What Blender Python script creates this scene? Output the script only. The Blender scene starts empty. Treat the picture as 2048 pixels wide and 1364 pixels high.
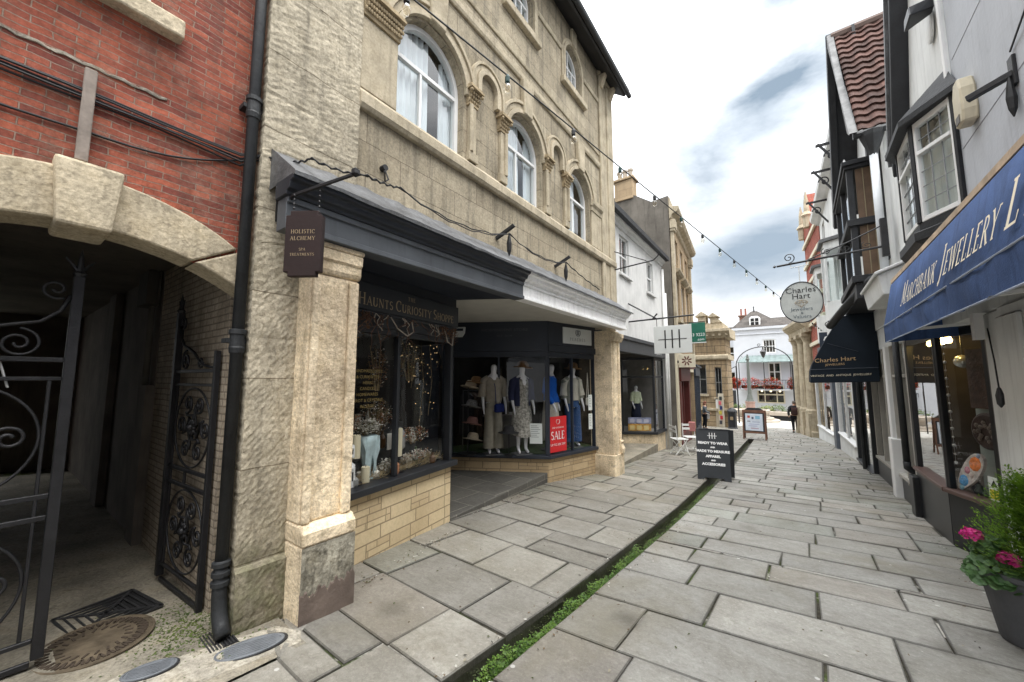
import bpy, bmesh, math, random
from math import sin, cos, pi, radians, sqrt, atan2
from mathutils import Vector, Matrix
random.seed(11)
SC = bpy.context.scene
COL = SC.collection
ORG = {}
# ---------------------------------------------------------------- frames
AX, AY = -3.1, 1.1
CA, SA = cos(radians(1.5)), sin(radians(1.5))
def LF(p):                      # left facade frame: (out of the wall, along the street, up) -> world
    return (AX + p[0]*CA - p[1]*SA, AY + p[0]*SA + p[1]*CA, p[2])
def ID(p): return p
def G(y):                       # the street falls away from the camera
    return -.055*y if y < 30 else max(-1.65 - .03*(y-30), -2.6)
def GL(u): return G(AY+u)
def frame(o, yaw):              # local frame: x to the right of yaw direction, y forward, z up
    c, s = cos(yaw), sin(yaw)
    return lambda p: (o[0]+p[0]*c-p[1]*s, o[1]+p[0]*s+p[1]*c, o[2]+p[2])
def lerp(a, b, t): return a+(b-a)*t
def vl(a, b, t): return tuple(a[i]+(b[i]-a[i])*t for i in range(len(a)))
# ---------------------------------------------------------------- mesh builder
class MB:
    def __init__(s, T=ID): s.v = []; s.f = []; s.c = []; s.T = T; s.col = None
    def add(s, vs, fs):
        o = len(s.v); s.v += [s.T(p) for p in vs]
        for f in fs:
            s.f.append(tuple(i+o for i in f)); s.c.append(s.col)
        return s
    def quad(s, *p): return s.add(p, [tuple(range(len(p)))])
    def box(s, x0, x1, y0, y1, z0, z1):
        return s.add([(x0,y0,z0),(x1,y0,z0),(x1,y1,z0),(x0,y1,z0),(x0,y0,z1),(x1,y0,z1),(x1,y1,z1),(x0,y1,z1)],
            [(3,2,1,0),(4,5,6,7),(0,1,5,4),(1,2,6,5),(2,3,7,6),(3,0,4,7)])
    def slant(s, x0, x1, y0, y1, zb0, zb1, zt0, zt1):   # box whose bottom/top height vary along y
        return s.add([(x0,y0,zb0),(x1,y0,zb0),(x1,y1,zb1),(x0,y1,zb1),(x0,y0,zt0),(x1,y0,zt0),(x1,y1,zt1),(x0,y1,zt1)],
            [(3,2,1,0),(4,5,6,7),(0,1,5,4),(1,2,6,5),(2,3,7,6),(3,0,4,7)])
    def prism(s, poly, a, b, ax='y'):
        def P(q, t):
            return (q[0],t,q[1]) if ax == 'y' else ((t,q[0],q[1]) if ax == 'x' else (q[0],q[1],t))
        n = len(poly); vs = [P(q,a) for q in poly]+[P(q,b) for q in poly]
        fs = [tuple(range(n)), tuple(range(2*n-1,n-1,-1))]+[(i,i+n,(i+1)%n+n,(i+1)%n) for i in range(n)]
        return s.add(vs, fs)
    def loft(s, rings, cap=True, closed=True):
        n = len(rings[0]); vs = [p for r in rings for p in r]; fs = []
        for k in range(len(rings)-1):
            for i in range(n if closed else n-1):
                j = (i+1) % n
                fs.append((k*n+i, k*n+j, (k+1)*n+j, (k+1)*n+i))
        if cap and closed: fs += [tuple(range(n-1,-1,-1)), tuple(range((len(rings)-1)*n, len(rings)*n))]
        return s.add(vs, fs)
    def tube(s, pts, r, seg=8, cap=True):
        pts = [Vector(p) for p in pts]; n = len(pts); rings = []
        rr = r if isinstance(r, (list,tuple)) else [r]*n
        prev = None
        for i, p in enumerate(pts):
            d = (pts[min(i+1,n-1)]-pts[max(i-1,0)])
            d = d.normalized() if d.length > 1e-9 else Vector((0,0,1))
            if prev is None:
                a = d.orthogonal().normalized()
            else:
                a = prev - d*prev.dot(d)
                a = a.normalized() if a.length > 1e-6 else d.orthogonal().normalized()
            prev = a; b = d.cross(a)
            rings.append([tuple(p+a*cos(2*pi*k/seg)*rr[i]+b*sin(2*pi*k/seg)*rr[i]) for k in range(seg)])
        return s.loft(rings, cap)
    def bar(s, a, b, w, h=None, up=(0,0,1)):   # square bar between two points
        a, b = Vector(a), Vector(b); d = (b-a).normalized(); u = Vector(up)
        if abs(d.dot(u)) > .95: u = Vector((1,0,0)) if abs(d.x) < .9 else Vector((0,1,0))
        r = d.cross(u).normalized(); u = r.cross(d); h = h or w
        R = [[tuple(p+r*sx*w/2+u*sy*h/2) for sx,sy in ((-1,-1),(1,-1),(1,1),(-1,1))] for p in (a,b)]
        return s.loft(R)
    def lathe(s, c, prof, seg=16, sx=1, sy=1):
        return s.loft([[(c[0]+r*sx*cos(2*pi*k/seg), c[1]+r*sy*sin(2*pi*k/seg), c[2]+z) for k in range(seg)] for r,z in prof])
    def ball(s, c, r, seg=10, rings=7, sz=1, sx=1, sy=1):
        return s.lathe(c, [(max(r*sin(pi*i/rings),1e-4), -r*sz*cos(pi*i/rings)) for i in range(rings+1)], seg, sx, sy)
    def build(s, name, mat, parent=None, smooth=False, bevel=0, recalc=True, bseg=1):
        me = bpy.data.meshes.new(name)
        if parent is not None: o3 = ORG[parent.name]
        elif s.v:
            xs = [p[0] for p in s.v]; ys = [p[1] for p in s.v]; zs = [p[2] for p in s.v]
            o3 = ((min(xs)+max(xs))/2, (min(ys)+max(ys))/2, min(zs))
        else: o3 = (0,0,0)
        me.from_pydata([(p[0]-o3[0],p[1]-o3[1],p[2]-o3[2]) for p in s.v], [], s.f)
        if recalc:
            bm = bmesh.new(); bm.from_mesh(me); bmesh.ops.recalc_face_normals(bm, faces=bm.faces); bm.to_mesh(me); bm.free()
        if any(c is not None for c in s.c):
            at = me.color_attributes.new('col', 'FLOAT_COLOR', 'CORNER')
            for pl in me.polygons:
                c = s.c[pl.index] or (1,1,1)
                for q, li in enumerate(pl.loop_indices):
                    d = c[q] if isinstance(c[0],tuple) else c
                    at.data[li].color = (d[0],d[1],d[2],1)
        me.materials.append(mat)
        if smooth:
            me.polygons.foreach_set('use_smooth', [True]*len(me.polygons))
        o = bpy.data.objects.new(name, me); COL.objects.link(o)
        ORG[o.name] = o3
        if parent is not None: o.parent = parent
        else: o.location = o3
        if bevel:
            b = o.modifiers.new('bevel', 'BEVEL'); b.width = bevel; b.segments = bseg; b.limit_method = 'ANGLE'; b.angle_limit = radians(40)
        return o
def thing(name, label, cat, loc, group=None):
    o = bpy.data.objects.new(name, None); COL.objects.link(o); o.location = loc; o.empty_display_size = .2
    o['label'] = label; o['category'] = cat
    if group: o['group'] = group
    ORG[o.name] = tuple(loc); return o
def tag(o, label=None, cat=None, group=None, kind=None):
    if label: o['label'] = label
    if cat: o['category'] = cat
    if group: o['group'] = group
    if kind: o['kind'] = kind
    return o
def copy_tree(o, loc=None, rz=None, label=None, parent=None):
    c = o.copy(); COL.objects.link(c); ORG[c.name] = ORG[o.name]
    if parent is not None: c.parent = parent
    if loc is not None: c.location = loc; ORG[c.name] = tuple(loc)
    if rz is not None: c.rotation_euler = (0,0,rz)
    if label: c['label'] = label
    for ch in list(o.children): copy_tree(ch, parent=c)
    return c
# ---------------------------------------------------------------- openings in walls that run along y (x = outward)
def arc_pts(c, hw, zsp, rise, seg=14):
    if rise <= 0: return [(c-hw, zsp), (c+hw, zsp)]
    return [(c-hw*cos(pi*i/seg), zsp+rise*sin(pi*i/seg)) for i in range(seg+1)]
def outline(c, hw, zs, zsp, rise, seg=14):
    return [(c-hw, zs)]+arc_pts(c, hw, zsp, rise, seg)+[(c+hw, zs)]
def wall_open(mb, x, u0, u1, z0, z1, ops, dep, seg=14):
    cur = u0; q = mb.quad
    for (c,hw,zs,zsp,rise) in sorted(ops):
        a, b = c-hw, c+hw
        if a > cur+1e-4: q((x,cur,z0),(x,a,z0),(x,a,z1),(x,cur,z1))
        if zs > z0: q((x,a,z0),(x,b,z0),(x,b,zs),(x,a,zs)); q((x,a,zs),(x,b,zs),(x-dep,b,zs),(x-dep,a,zs))
        P = arc_pts(c,hw,zsp,rise,seg)
        for p, r in zip(P, P[1:]):
            q((x,p[0],p[1]),(x,r[0],r[1]),(x,r[0],z1),(x,p[0],z1))
            q((x,p[0],p[1]),(x-dep,p[0],p[1]),(x-dep,r[0],r[1]),(x,r[0],r[1]))
        q((x,a,max(zs,z0)),(x-dep,a,max(zs,z0)),(x-dep,a,zsp),(x,a,zsp)); q((x,b,max(zs,z0)),(x,b,zsp),(x-dep,b,zsp),(x-dep,b,max(zs,z0)))
        cur = b
    if u1 > cur+1e-4: q((x,cur,z0),(x,u1,z0),(x,u1,z1),(x,cur,z1))
def band(mb, P, Q, x0, x1, close=True):        # solid strip between outlines P (outer) and Q (inner), from x0 to x1
    n = len(P)
    vs = [(x1,a,b) for a,b in P]+[(x1,a,b) for a,b in Q]+[(x0,a,b) for a,b in P]+[(x0,a,b) for a,b in Q]
    fs = []
    for i in range(n if close else n-1):
        j = (i+1) % n
        fs += [(i,j,n+j,n+i),(n+i,n+j,3*n+j,3*n+i),(2*n+j,2*n+i,3*n+i,3*n+j),(j,i,2*n+i,2*n+j)]
    if not close: fs += [(0,n,3*n,2*n),(n-1,2*n-1,4*n-1,3*n-1)]
    mb.add(vs, fs)
def window(parent, T, x, c, hw, zs, zsp, rise, fmat, gmat, bars_z=(), bars_u=(), fw=.05, fd=.05, back=None, curtain=None, name='window', bw=.022):
    f = MB(T); P = outline(c,hw,zs,zsp,rise); Q = outline(c,hw-fw,zs+fw,zsp if rise > 0 else zsp-fw,max(rise-fw,0))
    band(f, P, Q, x-fd, x)
    for z in bars_z: f.box(x-fd*.8, x-.004, c-hw+fw, c+hw-fw, z-bw, z+bw)
    zt = zsp+rise-fw if rise > 0 else zsp-fw
    for (u,za,zb) in bars_u: f.box(x-fd*.75, x-.008, u-bw*.7, u+bw*.7, zs+fw if za is None else za, zt if zb is None else zb)
    w = f.build(name, fmat, parent)
    g = MB(T); R = outline(c,hw-fw,zs+fw,zsp if rise > 0 else zsp-fw,max(rise-fw,0))
    g.add([(x-fd*.55,a,b) for a,b in R], [tuple(range(len(R)))])
    g.build('pane', gmat, w, recalc=False)
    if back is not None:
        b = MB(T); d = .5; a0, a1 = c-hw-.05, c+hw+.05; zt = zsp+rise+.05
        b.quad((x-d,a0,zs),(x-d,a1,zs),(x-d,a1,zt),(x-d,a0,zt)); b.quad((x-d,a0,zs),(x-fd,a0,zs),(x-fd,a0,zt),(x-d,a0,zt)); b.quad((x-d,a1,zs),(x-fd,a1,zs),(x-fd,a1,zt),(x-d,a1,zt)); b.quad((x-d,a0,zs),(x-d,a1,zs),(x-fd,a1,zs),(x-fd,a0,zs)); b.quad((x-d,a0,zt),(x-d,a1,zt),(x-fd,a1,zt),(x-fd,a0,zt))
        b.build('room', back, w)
    if curtain is not None:
        k = MB(T); n = 40; prev = None
        for lo, hi in curtain[1]:
            rows = []
            for zz in (0,1):
                rows.append([(x-.12-.025*sin(i*1.15)-.012*sin(i*2.7+zz), lerp(c-hw*.99,c+hw*.99,lerp(lo,hi,i/n)), lerp(zs+.03, zsp+rise*.97*sqrt(max(0,1-((2*lerp(lo,hi,i/n)-1))**2)) if rise > 0 else zsp, zz)) for i in range(n+1)])
            k.loft(rows, cap=False, closed=False)
        k.build('curtain', curtain[0], w, smooth=True)
    return w
# ---------------------------------------------------------------- lettering
def _arc(cx,cy,rx,ry,a0,a1,n=12): return [(cx+rx*cos(radians(lerp(a0,a1,i/n))), cy+ry*sin(radians(lerp(a0,a1,i/n)))) for i in range(n+1)]
TK, TN = .15, .065
GL_ = {   # width, [(stroke width, points)], [serif centres]
'A':(.82,[(TN,[(.06,0),(.41,1)]),(TK,[(.41,1),(.76,0)]),(TN,[(.19,.36),(.63,.36)])],[(.06,0),(.76,0)]),
'B':(.68,[(TK,[(.14,0),(.14,1)]),(.1,[(.14,.97)]+_arc(.3,.76,.24,.21,90,-90)+[(.14,.55)]),(.11,_arc(.32,.285,.28,.255,90,-90)+[(.14,.03)])],[]),
'C':(.78,[(.12,_arc(.46,.5,.38,.47,48,312,18)),(TN,[(.715,.66),(.715,.9)])],[]),
'D':(.82,[(TK,[(.14,0),(.14,1)]),(.12,[(.14,.97),(.3,.97)]+_arc(.32,.5,.4,.47,90,-90,16)+[(.14,.03)])],[]),
'E':(.64,[(TK,[(.14,0),(.14,1)]),(TN,[(.02,.97),(.56,.97),(.56,.82)]),(TN,[(.14,.52),(.44,.52)]),(TN,[(.02,.03),(.58,.03),(.6,.2)])],[]),
'H':(.86,[(TK,[(.15,0),(.15,1)]),(TK,[(.71,0),(.71,1)]),(TN,[(.15,.52),(.71,.52)])],[(.15,0),(.15,1),(.71,0),(.71,1)]),
'I':(.34,[(TK,[(.17,0),(.17,1)])],[(.17,0),(.17,1)]),
'J':(.44,[(TK,[(.26,1),(.26,.1),(.2,-.1),(.06,-.2)])],[(.26,1)]),
'K':(.8,[(TK,[(.14,0),(.14,1)]),(TN,[(.2,.42),(.66,1)]),(TK,[(.34,.58),(.74,0)])],[(.14,0),(.14,1),(.66,1),(.74,0)]),
'L':(.62,[(TK,[(.14,0),(.14,1)]),(TN,[(.02,.03),(.56,.03),(.58,.24)])],[(.14,1)]),
'M':(1.0,[(TN,[(.12,0),(.16,1)]),(TK,[(.17,1),(.5,.12)]),(TN,[(.5,.12),(.83,1)]),(TK,[(.84,1),(.88,0)])],[(.12,0),(.88,0)]),
'N':(.86,[(TN,[(.12,0),(.12,1)]),(TK,[(.12,1),(.74,0)]),(TN,[(.74,0),(.74,1)])],[(.12,0),(.74,1)]),
'O':(.88,[(.12,_arc(.44,.5,.38,.47,0,360,24))],[]),
'P':(.64,[(TK,[(.14,0),(.14,1)]),(.1,[(.14,.97)]+_arc(.3,.73,.27,.24,90,-90)+[(.14,.49)])],[(.14,0)]),
'R':(.76,[(TK,[(.14,0),(.14,1)]),(.1,[(.14,.97)]+_arc(.3,.74,.25,.23,90,-90)+[(.14,.51)]),(TK,[(.34,.5),(.72,0)])],[(.14,0),(.72,0)]),
'S':(.58,[(.12,_arc(.29,.745,.2,.225,35,270,12)+_arc(.29,.275,.22,.245,90,-150,14)[1:])],[]),
'T':(.74,[(TK,[(.37,0),(.37,1)]),(TN,[(.05,.78),(.05,.97),(.69,.97),(.69,.78)])],[(.37,0)]),
'U':(.84,[(TK,[(.15,1),(.15,.35)]+_arc(.42,.33,.27,.3,180,360,12)),(TN,[(.69,.33),(.69,1)])],[(.15,1),(.69,1)]),
'W':(1.12,[(TK,[(.08,1),(.34,0)]),(TN,[(.34,0),(.56,1)]),(TK,[(.56,1),(.8,0)]),(TN,[(.8,0),(1.04,1)])],[(.08,1),(1.04,1)]),
'Y':(.78,[(TK,[(.08,1),(.39,.48)]),(TN,[(.39,.48),(.72,1)]),(TK,[(.39,0),(.39,.5)])],[(.08,1),(.72,1),(.39,0)]),
}
def serif_text(mb, s, org, rt, up, h, big=1.25, track=.1, italic=0, width=None, thick=.004, centre=False, stretch=1):
    """letters as raised strips on the plane org + rt*x + up*y; upper-case letters in s are drawn larger than lower-case ones"""
    rt, up = Vector(rt).normalized(), Vector(up).normalized(); nr = rt.cross(up)
    tot = 0; items = []
    for ch in s:
        if ch == ' ': tot += .42*h; continue
        k = h*big if ch.isupper() else h
        g = GL_.get(ch.upper())
        if not g: tot += .3*h; continue
        items.append((tot, k, g)); tot += (g[0]+track)*k*stretch
    sc = (width/tot) if width else 1
    off = -tot*sc/2 if centre else 0; k_ = 0
    O = Vector(org)
    for x0, k, g in items:
        def P(x, y, e): return tuple(O+rt*(off+(x0+(x+italic*y)*k*stretch)*sc)+up*(y*k)+nr*e)
        for w, pts in g[1]+[(.055, [(a-.13,b+(.027 if b < .5 else -.027)),(a+.13,b+(.027 if b < .5 else -.027))]) for a,b in g[2]]:
            k_ += 1; e = thick+.00012*(k_ % 9); n = len(pts); L = []; R = []
            for i,(px,py) in enumerate(pts):
                a = pts[max(i-1,0)]; b = pts[min(i+1,n-1)]; dx, dy = b[0]-a[0], b[1]-a[1]; m = sqrt(dx*dx+dy*dy) or 1
                ww = w/2
                if n > 6: ww = (TN+(w*1.25-TN)*abs(dy/m))/2
                L.append((px-dy/m*ww, py+dx/m*ww)); R.append((px+dy/m*ww, py-dx/m*ww))
            for i in range(n-1):
                mb.quad(P(*L[i],e),P(*R[i],e),P(*R[i+1],e),P(*L[i+1],e))
    return tot*sc
def plain_text(s, org, rt, up, h, name, mat, parent, align='CENTER', lift=.003, sx=1.0, shear=0, bold=0):
    cu = bpy.data.curves.new('t', 'FONT'); cu.body = s; cu.size = h*1.38; cu.align_x = align; cu.shear = shear; cu.offset = bold; cu.space_line = .9; cu.resolution_u = 2
    ob = bpy.data.objects.new('t', cu); COL.objects.link(ob)
    dg = bpy.context.evaluated_depsgraph_get(); ev = ob.evaluated_get(dg); me = bpy.data.meshes.new_from_object(ev)
    rt, up = Vector(rt).normalized(), Vector(up).normalized(); nr = rt.cross(up); O = Vector(org)
    m = MB(); m.add([tuple(O+rt*v.co.x*sx+up*v.co.y+nr*lift) for v in me.vertices], [tuple(p.vertices) for p in me.polygons])
    bpy.data.objects.remove(ob); bpy.data.curves.remove(cu); bpy.data.meshes.remove(me)
    return m.build(name, mat, parent, recalc=False)
# ---------------------------------------------------------------- skinned figures
def skin_body(name, mat, parent, joints, edges, sub=2, root=0):
    """one continuous surface grown over a skeleton: joints = [(point, rx, ry)]"""
    o3 = ORG[parent.name] if parent is not None else (joints[root][0][0], joints[root][0][1], min(j[0][2] for j in joints))
    me = bpy.data.meshes.new(name)
    me.from_pydata([tuple(j[0][k]-o3[k] for k in range(3)) for j in joints], edges, [])
    me.materials.append(mat)
    o = bpy.data.objects.new(name, me); COL.objects.link(o); ORG[o.name] = o3
    if parent is not None: o.parent = parent
    else: o.location = o3
    md = o.modifiers.new('skin', 'SKIN'); md.use_smooth_shade = True
    if not me.skin_vertices: me.skin_vertices.new()
    for i, j in enumerate(joints):
        sv = me.skin_vertices[0].data[i]; sv.radius = (j[1], j[2]); sv.use_root = (i == root)
    if sub: s_ = o.modifiers.new('sub', 'SUBSURF'); s_.levels = sub; s_.render_levels = sub
    return o
# ---------------------------------------------------------------- materials
def nt(name):
    m = bpy.data.materials.new(name); m.use_nodes = True; t = m.node_tree; t.nodes.clear()
    out = t.nodes.new('ShaderNodeOutputMaterial'); return m, t, out
def N(t, kind, **kw):
    n = t.nodes.new(kind)
    for k, v in kw.items():
        if k.startswith('i_'):
            key = k[2:]; key = int(key) if key.isdigit() else key.replace('_',' ')
            n.inputs[key].default_value = v
        else: setattr(n, k, v)
    return n
def lk(t, a, b): t.links.new(a, b)
def rgb(c): return (c[0],c[1],c[2],1)
def srgb(r, g, b):
    f = lambda x: ((x/255+.055)/1.055)**2.4 if x > 10 else x/255/12.92
    return (f(r), f(g), f(b))
def mixc(t, fac, a, b, mode='MIX'):
    m = N(t, 'ShaderNodeMix', data_type='RGBA', blend_type=mode)
    for sock, v in ((m.inputs[0], fac), (m.inputs[6], a), (m.inputs[7], b)):
        if hasattr(v, 'is_linked'): lk(t, v, sock)
        elif isinstance(v, (int,float)): sock.default_value = v
        else: sock.default_value = rgb(v)
    return m.outputs[2]
def ramp(t, src, a, b):
    r = N(t, 'ShaderNodeMapRange'); r.clamp = True
    lk(t, src, r.inputs[0]); r.inputs[1].default_value = a; r.inputs[2].default_value = b; return r.outputs[0]
def math_(t, op, a, b=0.):
    m = N(t, 'ShaderNodeMath', operation=op)
    for s, v in ((m.inputs[0],a),(m.inputs[1],b)):
        if hasattr(v, 'is_linked'): lk(t, v, s)
        else: s.default_value = v
    return m.outputs[0]
def noise(t, vec, scale, detail=4, rough=.55, dist=0):
    n = N(t, 'ShaderNodeTexNoise', i_Scale=scale, i_Detail=detail, i_Roughness=rough, i_Distortion=dist); lk(t, vec, n.inputs['Vector']); return n.outputs[0]
def stretch(t, vec, s):
    m = N(t, 'ShaderNodeMapping'); m.inputs['Scale'].default_value = s; lk(t, vec, m.inputs['Vector']); return m.outputs[0]
def objco(t): return N(t, 'ShaderNodeTexCoord').outputs['Object']
def facemap(t):
    """flat wall coordinates (along the wall, height) picked from the face's own direction"""
    o = objco(t); g = N(t, 'ShaderNodeNewGeometry').outputs['Normal']
    s = N(t, 'ShaderNodeSeparateXYZ'); lk(t, o, s.inputs[0]); n = N(t, 'ShaderNodeSeparateXYZ'); lk(t, g, n.inputs[0])
    ax, az = math_(t,'ABSOLUTE',n.outputs[0]), math_(t,'ABSOLUTE',n.outputs[2])
    fx = math_(t,'GREATER_THAN',ax,.6); fz = math_(t,'GREATER_THAN',az,.75)
    def mx(f,a,b):
        m = N(t,'ShaderNodeMix',data_type='FLOAT'); lk(t,f,m.inputs[0]); lk(t,a,m.inputs[2]); lk(t,b,m.inputs[3]); return m.outputs[0]
    u = mx(fx, s.outputs[0], s.outputs[1]); v = mx(fz, s.outputs[2], s.outputs[1]); u = mx(fz, u, s.outputs[0])
    c = N(t,'ShaderNodeCombineXYZ'); lk(t,u,c.inputs[0]); lk(t,v,c.inputs[1]); return c.outputs[0], o
def pbsdf(t, out, color, rough=.8, metal=0, bump=None, bstr=.3, bdist=.02, spec=.4, coat=0):
    p = N(t, 'ShaderNodeBsdfPrincipled')
    if hasattr(color, 'is_linked'): lk(t, color, p.inputs['Base Color'])
    else: p.inputs['Base Color'].default_value = rgb(color)
    if hasattr(rough, 'is_linked'): lk(t, rough, p.inputs['Roughness'])
    else: p.inputs['Roughness'].default_value = rough
    p.inputs['Metallic'].default_value = metal; p.inputs['Specular IOR Level'].default_value = spec; p.inputs['Coat Weight'].default_value = coat
    if bump is not None:
        b = N(t, 'ShaderNodeBump', i_Strength=bstr, i_Distance=bdist); lk(t, bump, b.inputs['Height']); lk(t, b.outputs[0], p.inputs['Normal'])
    lk(t, p.outputs[0], out.inputs[0]); return p
def plain(name, c, rough=.7, metal=0, var=.12, scale=5, bump=.12, bscale=70, spec=.4, coat=0, streak=0, attr=False, spot=0, grain=0):
    m, t, out = nt(name); o = objco(t)
    n1 = noise(t, o, scale, 5)
    col = mixc(t, ramp(t, n1, .3, .7), tuple(x*(1-var) for x in c), tuple(min(x*(1+var),1) for x in c))
    if streak:
        n3 = noise(t, stretch(t, o, (7,7,.5)), 2.2, 5, .6)
        col = mixc(t, math_(t,'MULTIPLY',ramp(t,n3,.52,.75),streak), col, tuple(x*.35 for x in c))
    if spot:
        n4 = noise(t, o, bscale*.35, 3, .6); col = mixc(t, math_(t,'MULTIPLY',ramp(t,n4,.58,.68),spot), col, tuple(x*.45 for x in c))
    if grain:
        n7 = noise(t,o,42,6,.8); n8 = noise(t,o,6,6,.7)
        col = mixc(t, math_(t,'MULTIPLY',ramp(t,n7,.34,.7),grain), mixc(t,1.,col,(1.35,1.33,1.28),'MULTIPLY'), mixc(t,1.,col,(.4,.38,.35),'MULTIPLY'))
        col = mixc(t, math_(t,'MULTIPLY',ramp(t,n8,.48,.7),grain), col, mixc(t,1.,col,(.6,.57,.5),'MULTIPLY'))
        vo = N(t,'ShaderNodeTexVoronoi',i_Scale=30.); lk(t,mixc(t,.25,o,N(t,'ShaderNodeTexNoise',i_Scale=9.).outputs[1]),vo.inputs['Vector'])
        col = mixc(t, math_(t,'MULTIPLY',ramp(t,vo.outputs['Distance'],.16,.06),grain*.8), col, mixc(t,1.,col,(.35,.32,.28),'MULTIPLY'))
    if attr:
        a = N(t,'ShaderNodeVertexColor',layer_name='col'); col = mixc(t, 1., col, a.outputs[0], 'MULTIPLY')
    pbsdf(t, out, col, rough, metal, noise(t,o,bscale,3) if bump else None, bump, .01, spec, coat)
    return m
def masonry(name, c1, c2, mortar, bw, bh, ms=.012, var=.25, streak=.0, bump=.5, grit=.25, squash=1, sqf=2, off=.5, pale=0, moss=0, rough=.9, wash=0, grain=.55, wob=.012, wf=3.):
    m, t, out = nt(name); v, o = facemap(t)
    d = N(t,'ShaderNodeVectorMath',operation='ADD'); nn = N(t,'ShaderNodeTexNoise',i_Scale=wf,i_Detail=3); lk(t,o,nn.inputs['Vector'])
    sc = N(t,'ShaderNodeVectorMath',operation='SCALE'); lk(t,nn.outputs[1],sc.inputs[0]); sc.inputs['Scale'].default_value = wob
    lk(t,v,d.inputs[0]); lk(t,sc.outputs[0],d.inputs[1])
    b = N(t,'ShaderNodeTexBrick',offset=off,squash=squash,squash_frequency=sqf,i_Scale=1.,i_Mortar_Size=ms,i_Mortar_Smooth=.3,i_Bias=0.,i_Brick_Width=bw,i_Row_Height=bh)
    b.inputs['Color1'].default_value = rgb(c1); b.inputs['Color2'].default_value = rgb(c2); b.inputs['Mortar'].default_value = rgb(mortar)
    lk(t,d.outputs[0],b.inputs['Vector'])
    n1 = noise(t,o,1.6,5,.6); n2 = noise(t,o,26,4,.6)
    col = mixc(t, ramp(t,n1,.35,.7), b.outputs[0], mixc(t,1.,b.outputs[0],tuple(1-var for _ in range(3)),'MULTIPLY'))
    col = mixc(t, math_(t,'MULTIPLY',ramp(t,n2,.5,.75),grit), col, tuple(x*.5 for x in c1))
    if pale:
        n5 = noise(t,o,3.1,6,.7); col = mixc(t, math_(t,'MULTIPLY',ramp(t,n5,.53,.72),pale), col, mortar)
    if streak:
        n3 = noise(t, stretch(t,o,(5,5,.45)), 1.7, 6, .65)
        col = mixc(t, math_(t,'MULTIPLY',ramp(t,n3,.48,.72),streak), col, (.075,.07,.06))
    if wash:
        s = N(t,'ShaderNodeSeparateXYZ'); lk(t,o,s.inputs[0]); n6 = noise(t,o,4,4)
        f = math_(t,'MULTIPLY',ramp(t,math_(t,'ADD',s.outputs[2],math_(t,'MULTIPLY',n6,.9)),1.38,.55),wash)
        col = mixc(t, f, col, mixc(t, ramp(t,noise(t,o,9,4),.4,.6), (.06,.075,.02), (.15,.14,.10)))
    n7 = noise(t,o,38,6,.8); n8 = noise(t,o,7,6,.7)
    if grain:
        col = mixc(t, math_(t,'MULTIPLY',ramp(t,n7,.34,.7),grain), mixc(t,1.,col,(1.35,1.33,1.28),'MULTIPLY'), mixc(t,1.,col,(.42,.40,.37),'MULTIPLY'))
        col = mixc(t, math_(t,'MULTIPLY',ramp(t,n8,.5,.74),grain*.8), col, mixc(t,1.,col,(.62,.6,.55),'MULTIPLY'))
    h = math_(t,'SUBTRACT',math_(t,'ADD',math_(t,'MULTIPLY',n2,.35),math_(t,'MULTIPLY',n7,.3)),math_(t,'MULTIPLY',b.outputs[1],.7))
    pbsdf(t,out,col,rough,0,h,bump,.012,.25); return m
def rubble(name, c1, c2, mortar, scale=1.0, streak=0):   # blocks of mixed sizes laid to courses
    m, t, out = nt(name); v, o = facemap(t)
    b1 = N(t,'ShaderNodeTexBrick',offset=.37,squash=1.7,squash_frequency=2,i_Scale=scale,i_Mortar_Size=.007,i_Mortar_Smooth=.2,i_Bias=0.,i_Brick_Width=.30,i_Row_Height=.135)
    b2 = N(t,'ShaderNodeTexBrick',offset=.6,squash=.7,squash_frequency=3,i_Scale=scale,i_Mortar_Size=.006,i_Mortar_Smooth=.2,i_Bias=0.,i_Brick_Width=.36,i_Row_Height=.0675)
    ck = N(t,'ShaderNodeTexBrick',offset=.37,squash=1.7,squash_frequency=2,i_Scale=scale,i_Mortar_Size=0.,i_Bias=0.,i_Brick_Width=.30,i_Row_Height=.135)
    for b in (b1,b2): b.inputs['Color1'].default_value = rgb(c1); b.inputs['Color2'].default_value = rgb(c2); b.inputs['Mortar'].default_value = rgb(mortar)
    ck.inputs['Color1'].default_value = (0,0,0,1); ck.inputs['Color2'].default_value = (1,1,1,1)
    for b in (b1,b2,ck): lk(t,v,b.inputs['Vector'])
    sel = ramp(t, ck.outputs[0], .55, .56)
    inb = mixc(t, sel, b1.outputs[0], mixc(t, b1.outputs[1], b2.outputs[0], mortar))
    n2 = noise(t,o,30,4,.6); n1 = noise(t,o,2,4)
    col = mixc(t, math_(t,'MULTIPLY',ramp(t,n2,.45,.75),.3), inb, tuple(x*.55 for x in c1)); col = mixc(t, ramp(t,n1,.3,.75), col, mixc(t,1.,col,(.8,.78,.74),'MULTIPLY'))
    h = math_(t,'SUBTRACT',math_(t,'MULTIPLY',n2,.4),math_(t,'MULTIPLY',b1.outputs[1],.6))
    pbsdf(t,out,col,.92,0,h,.6,.015,.2); return m
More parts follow.
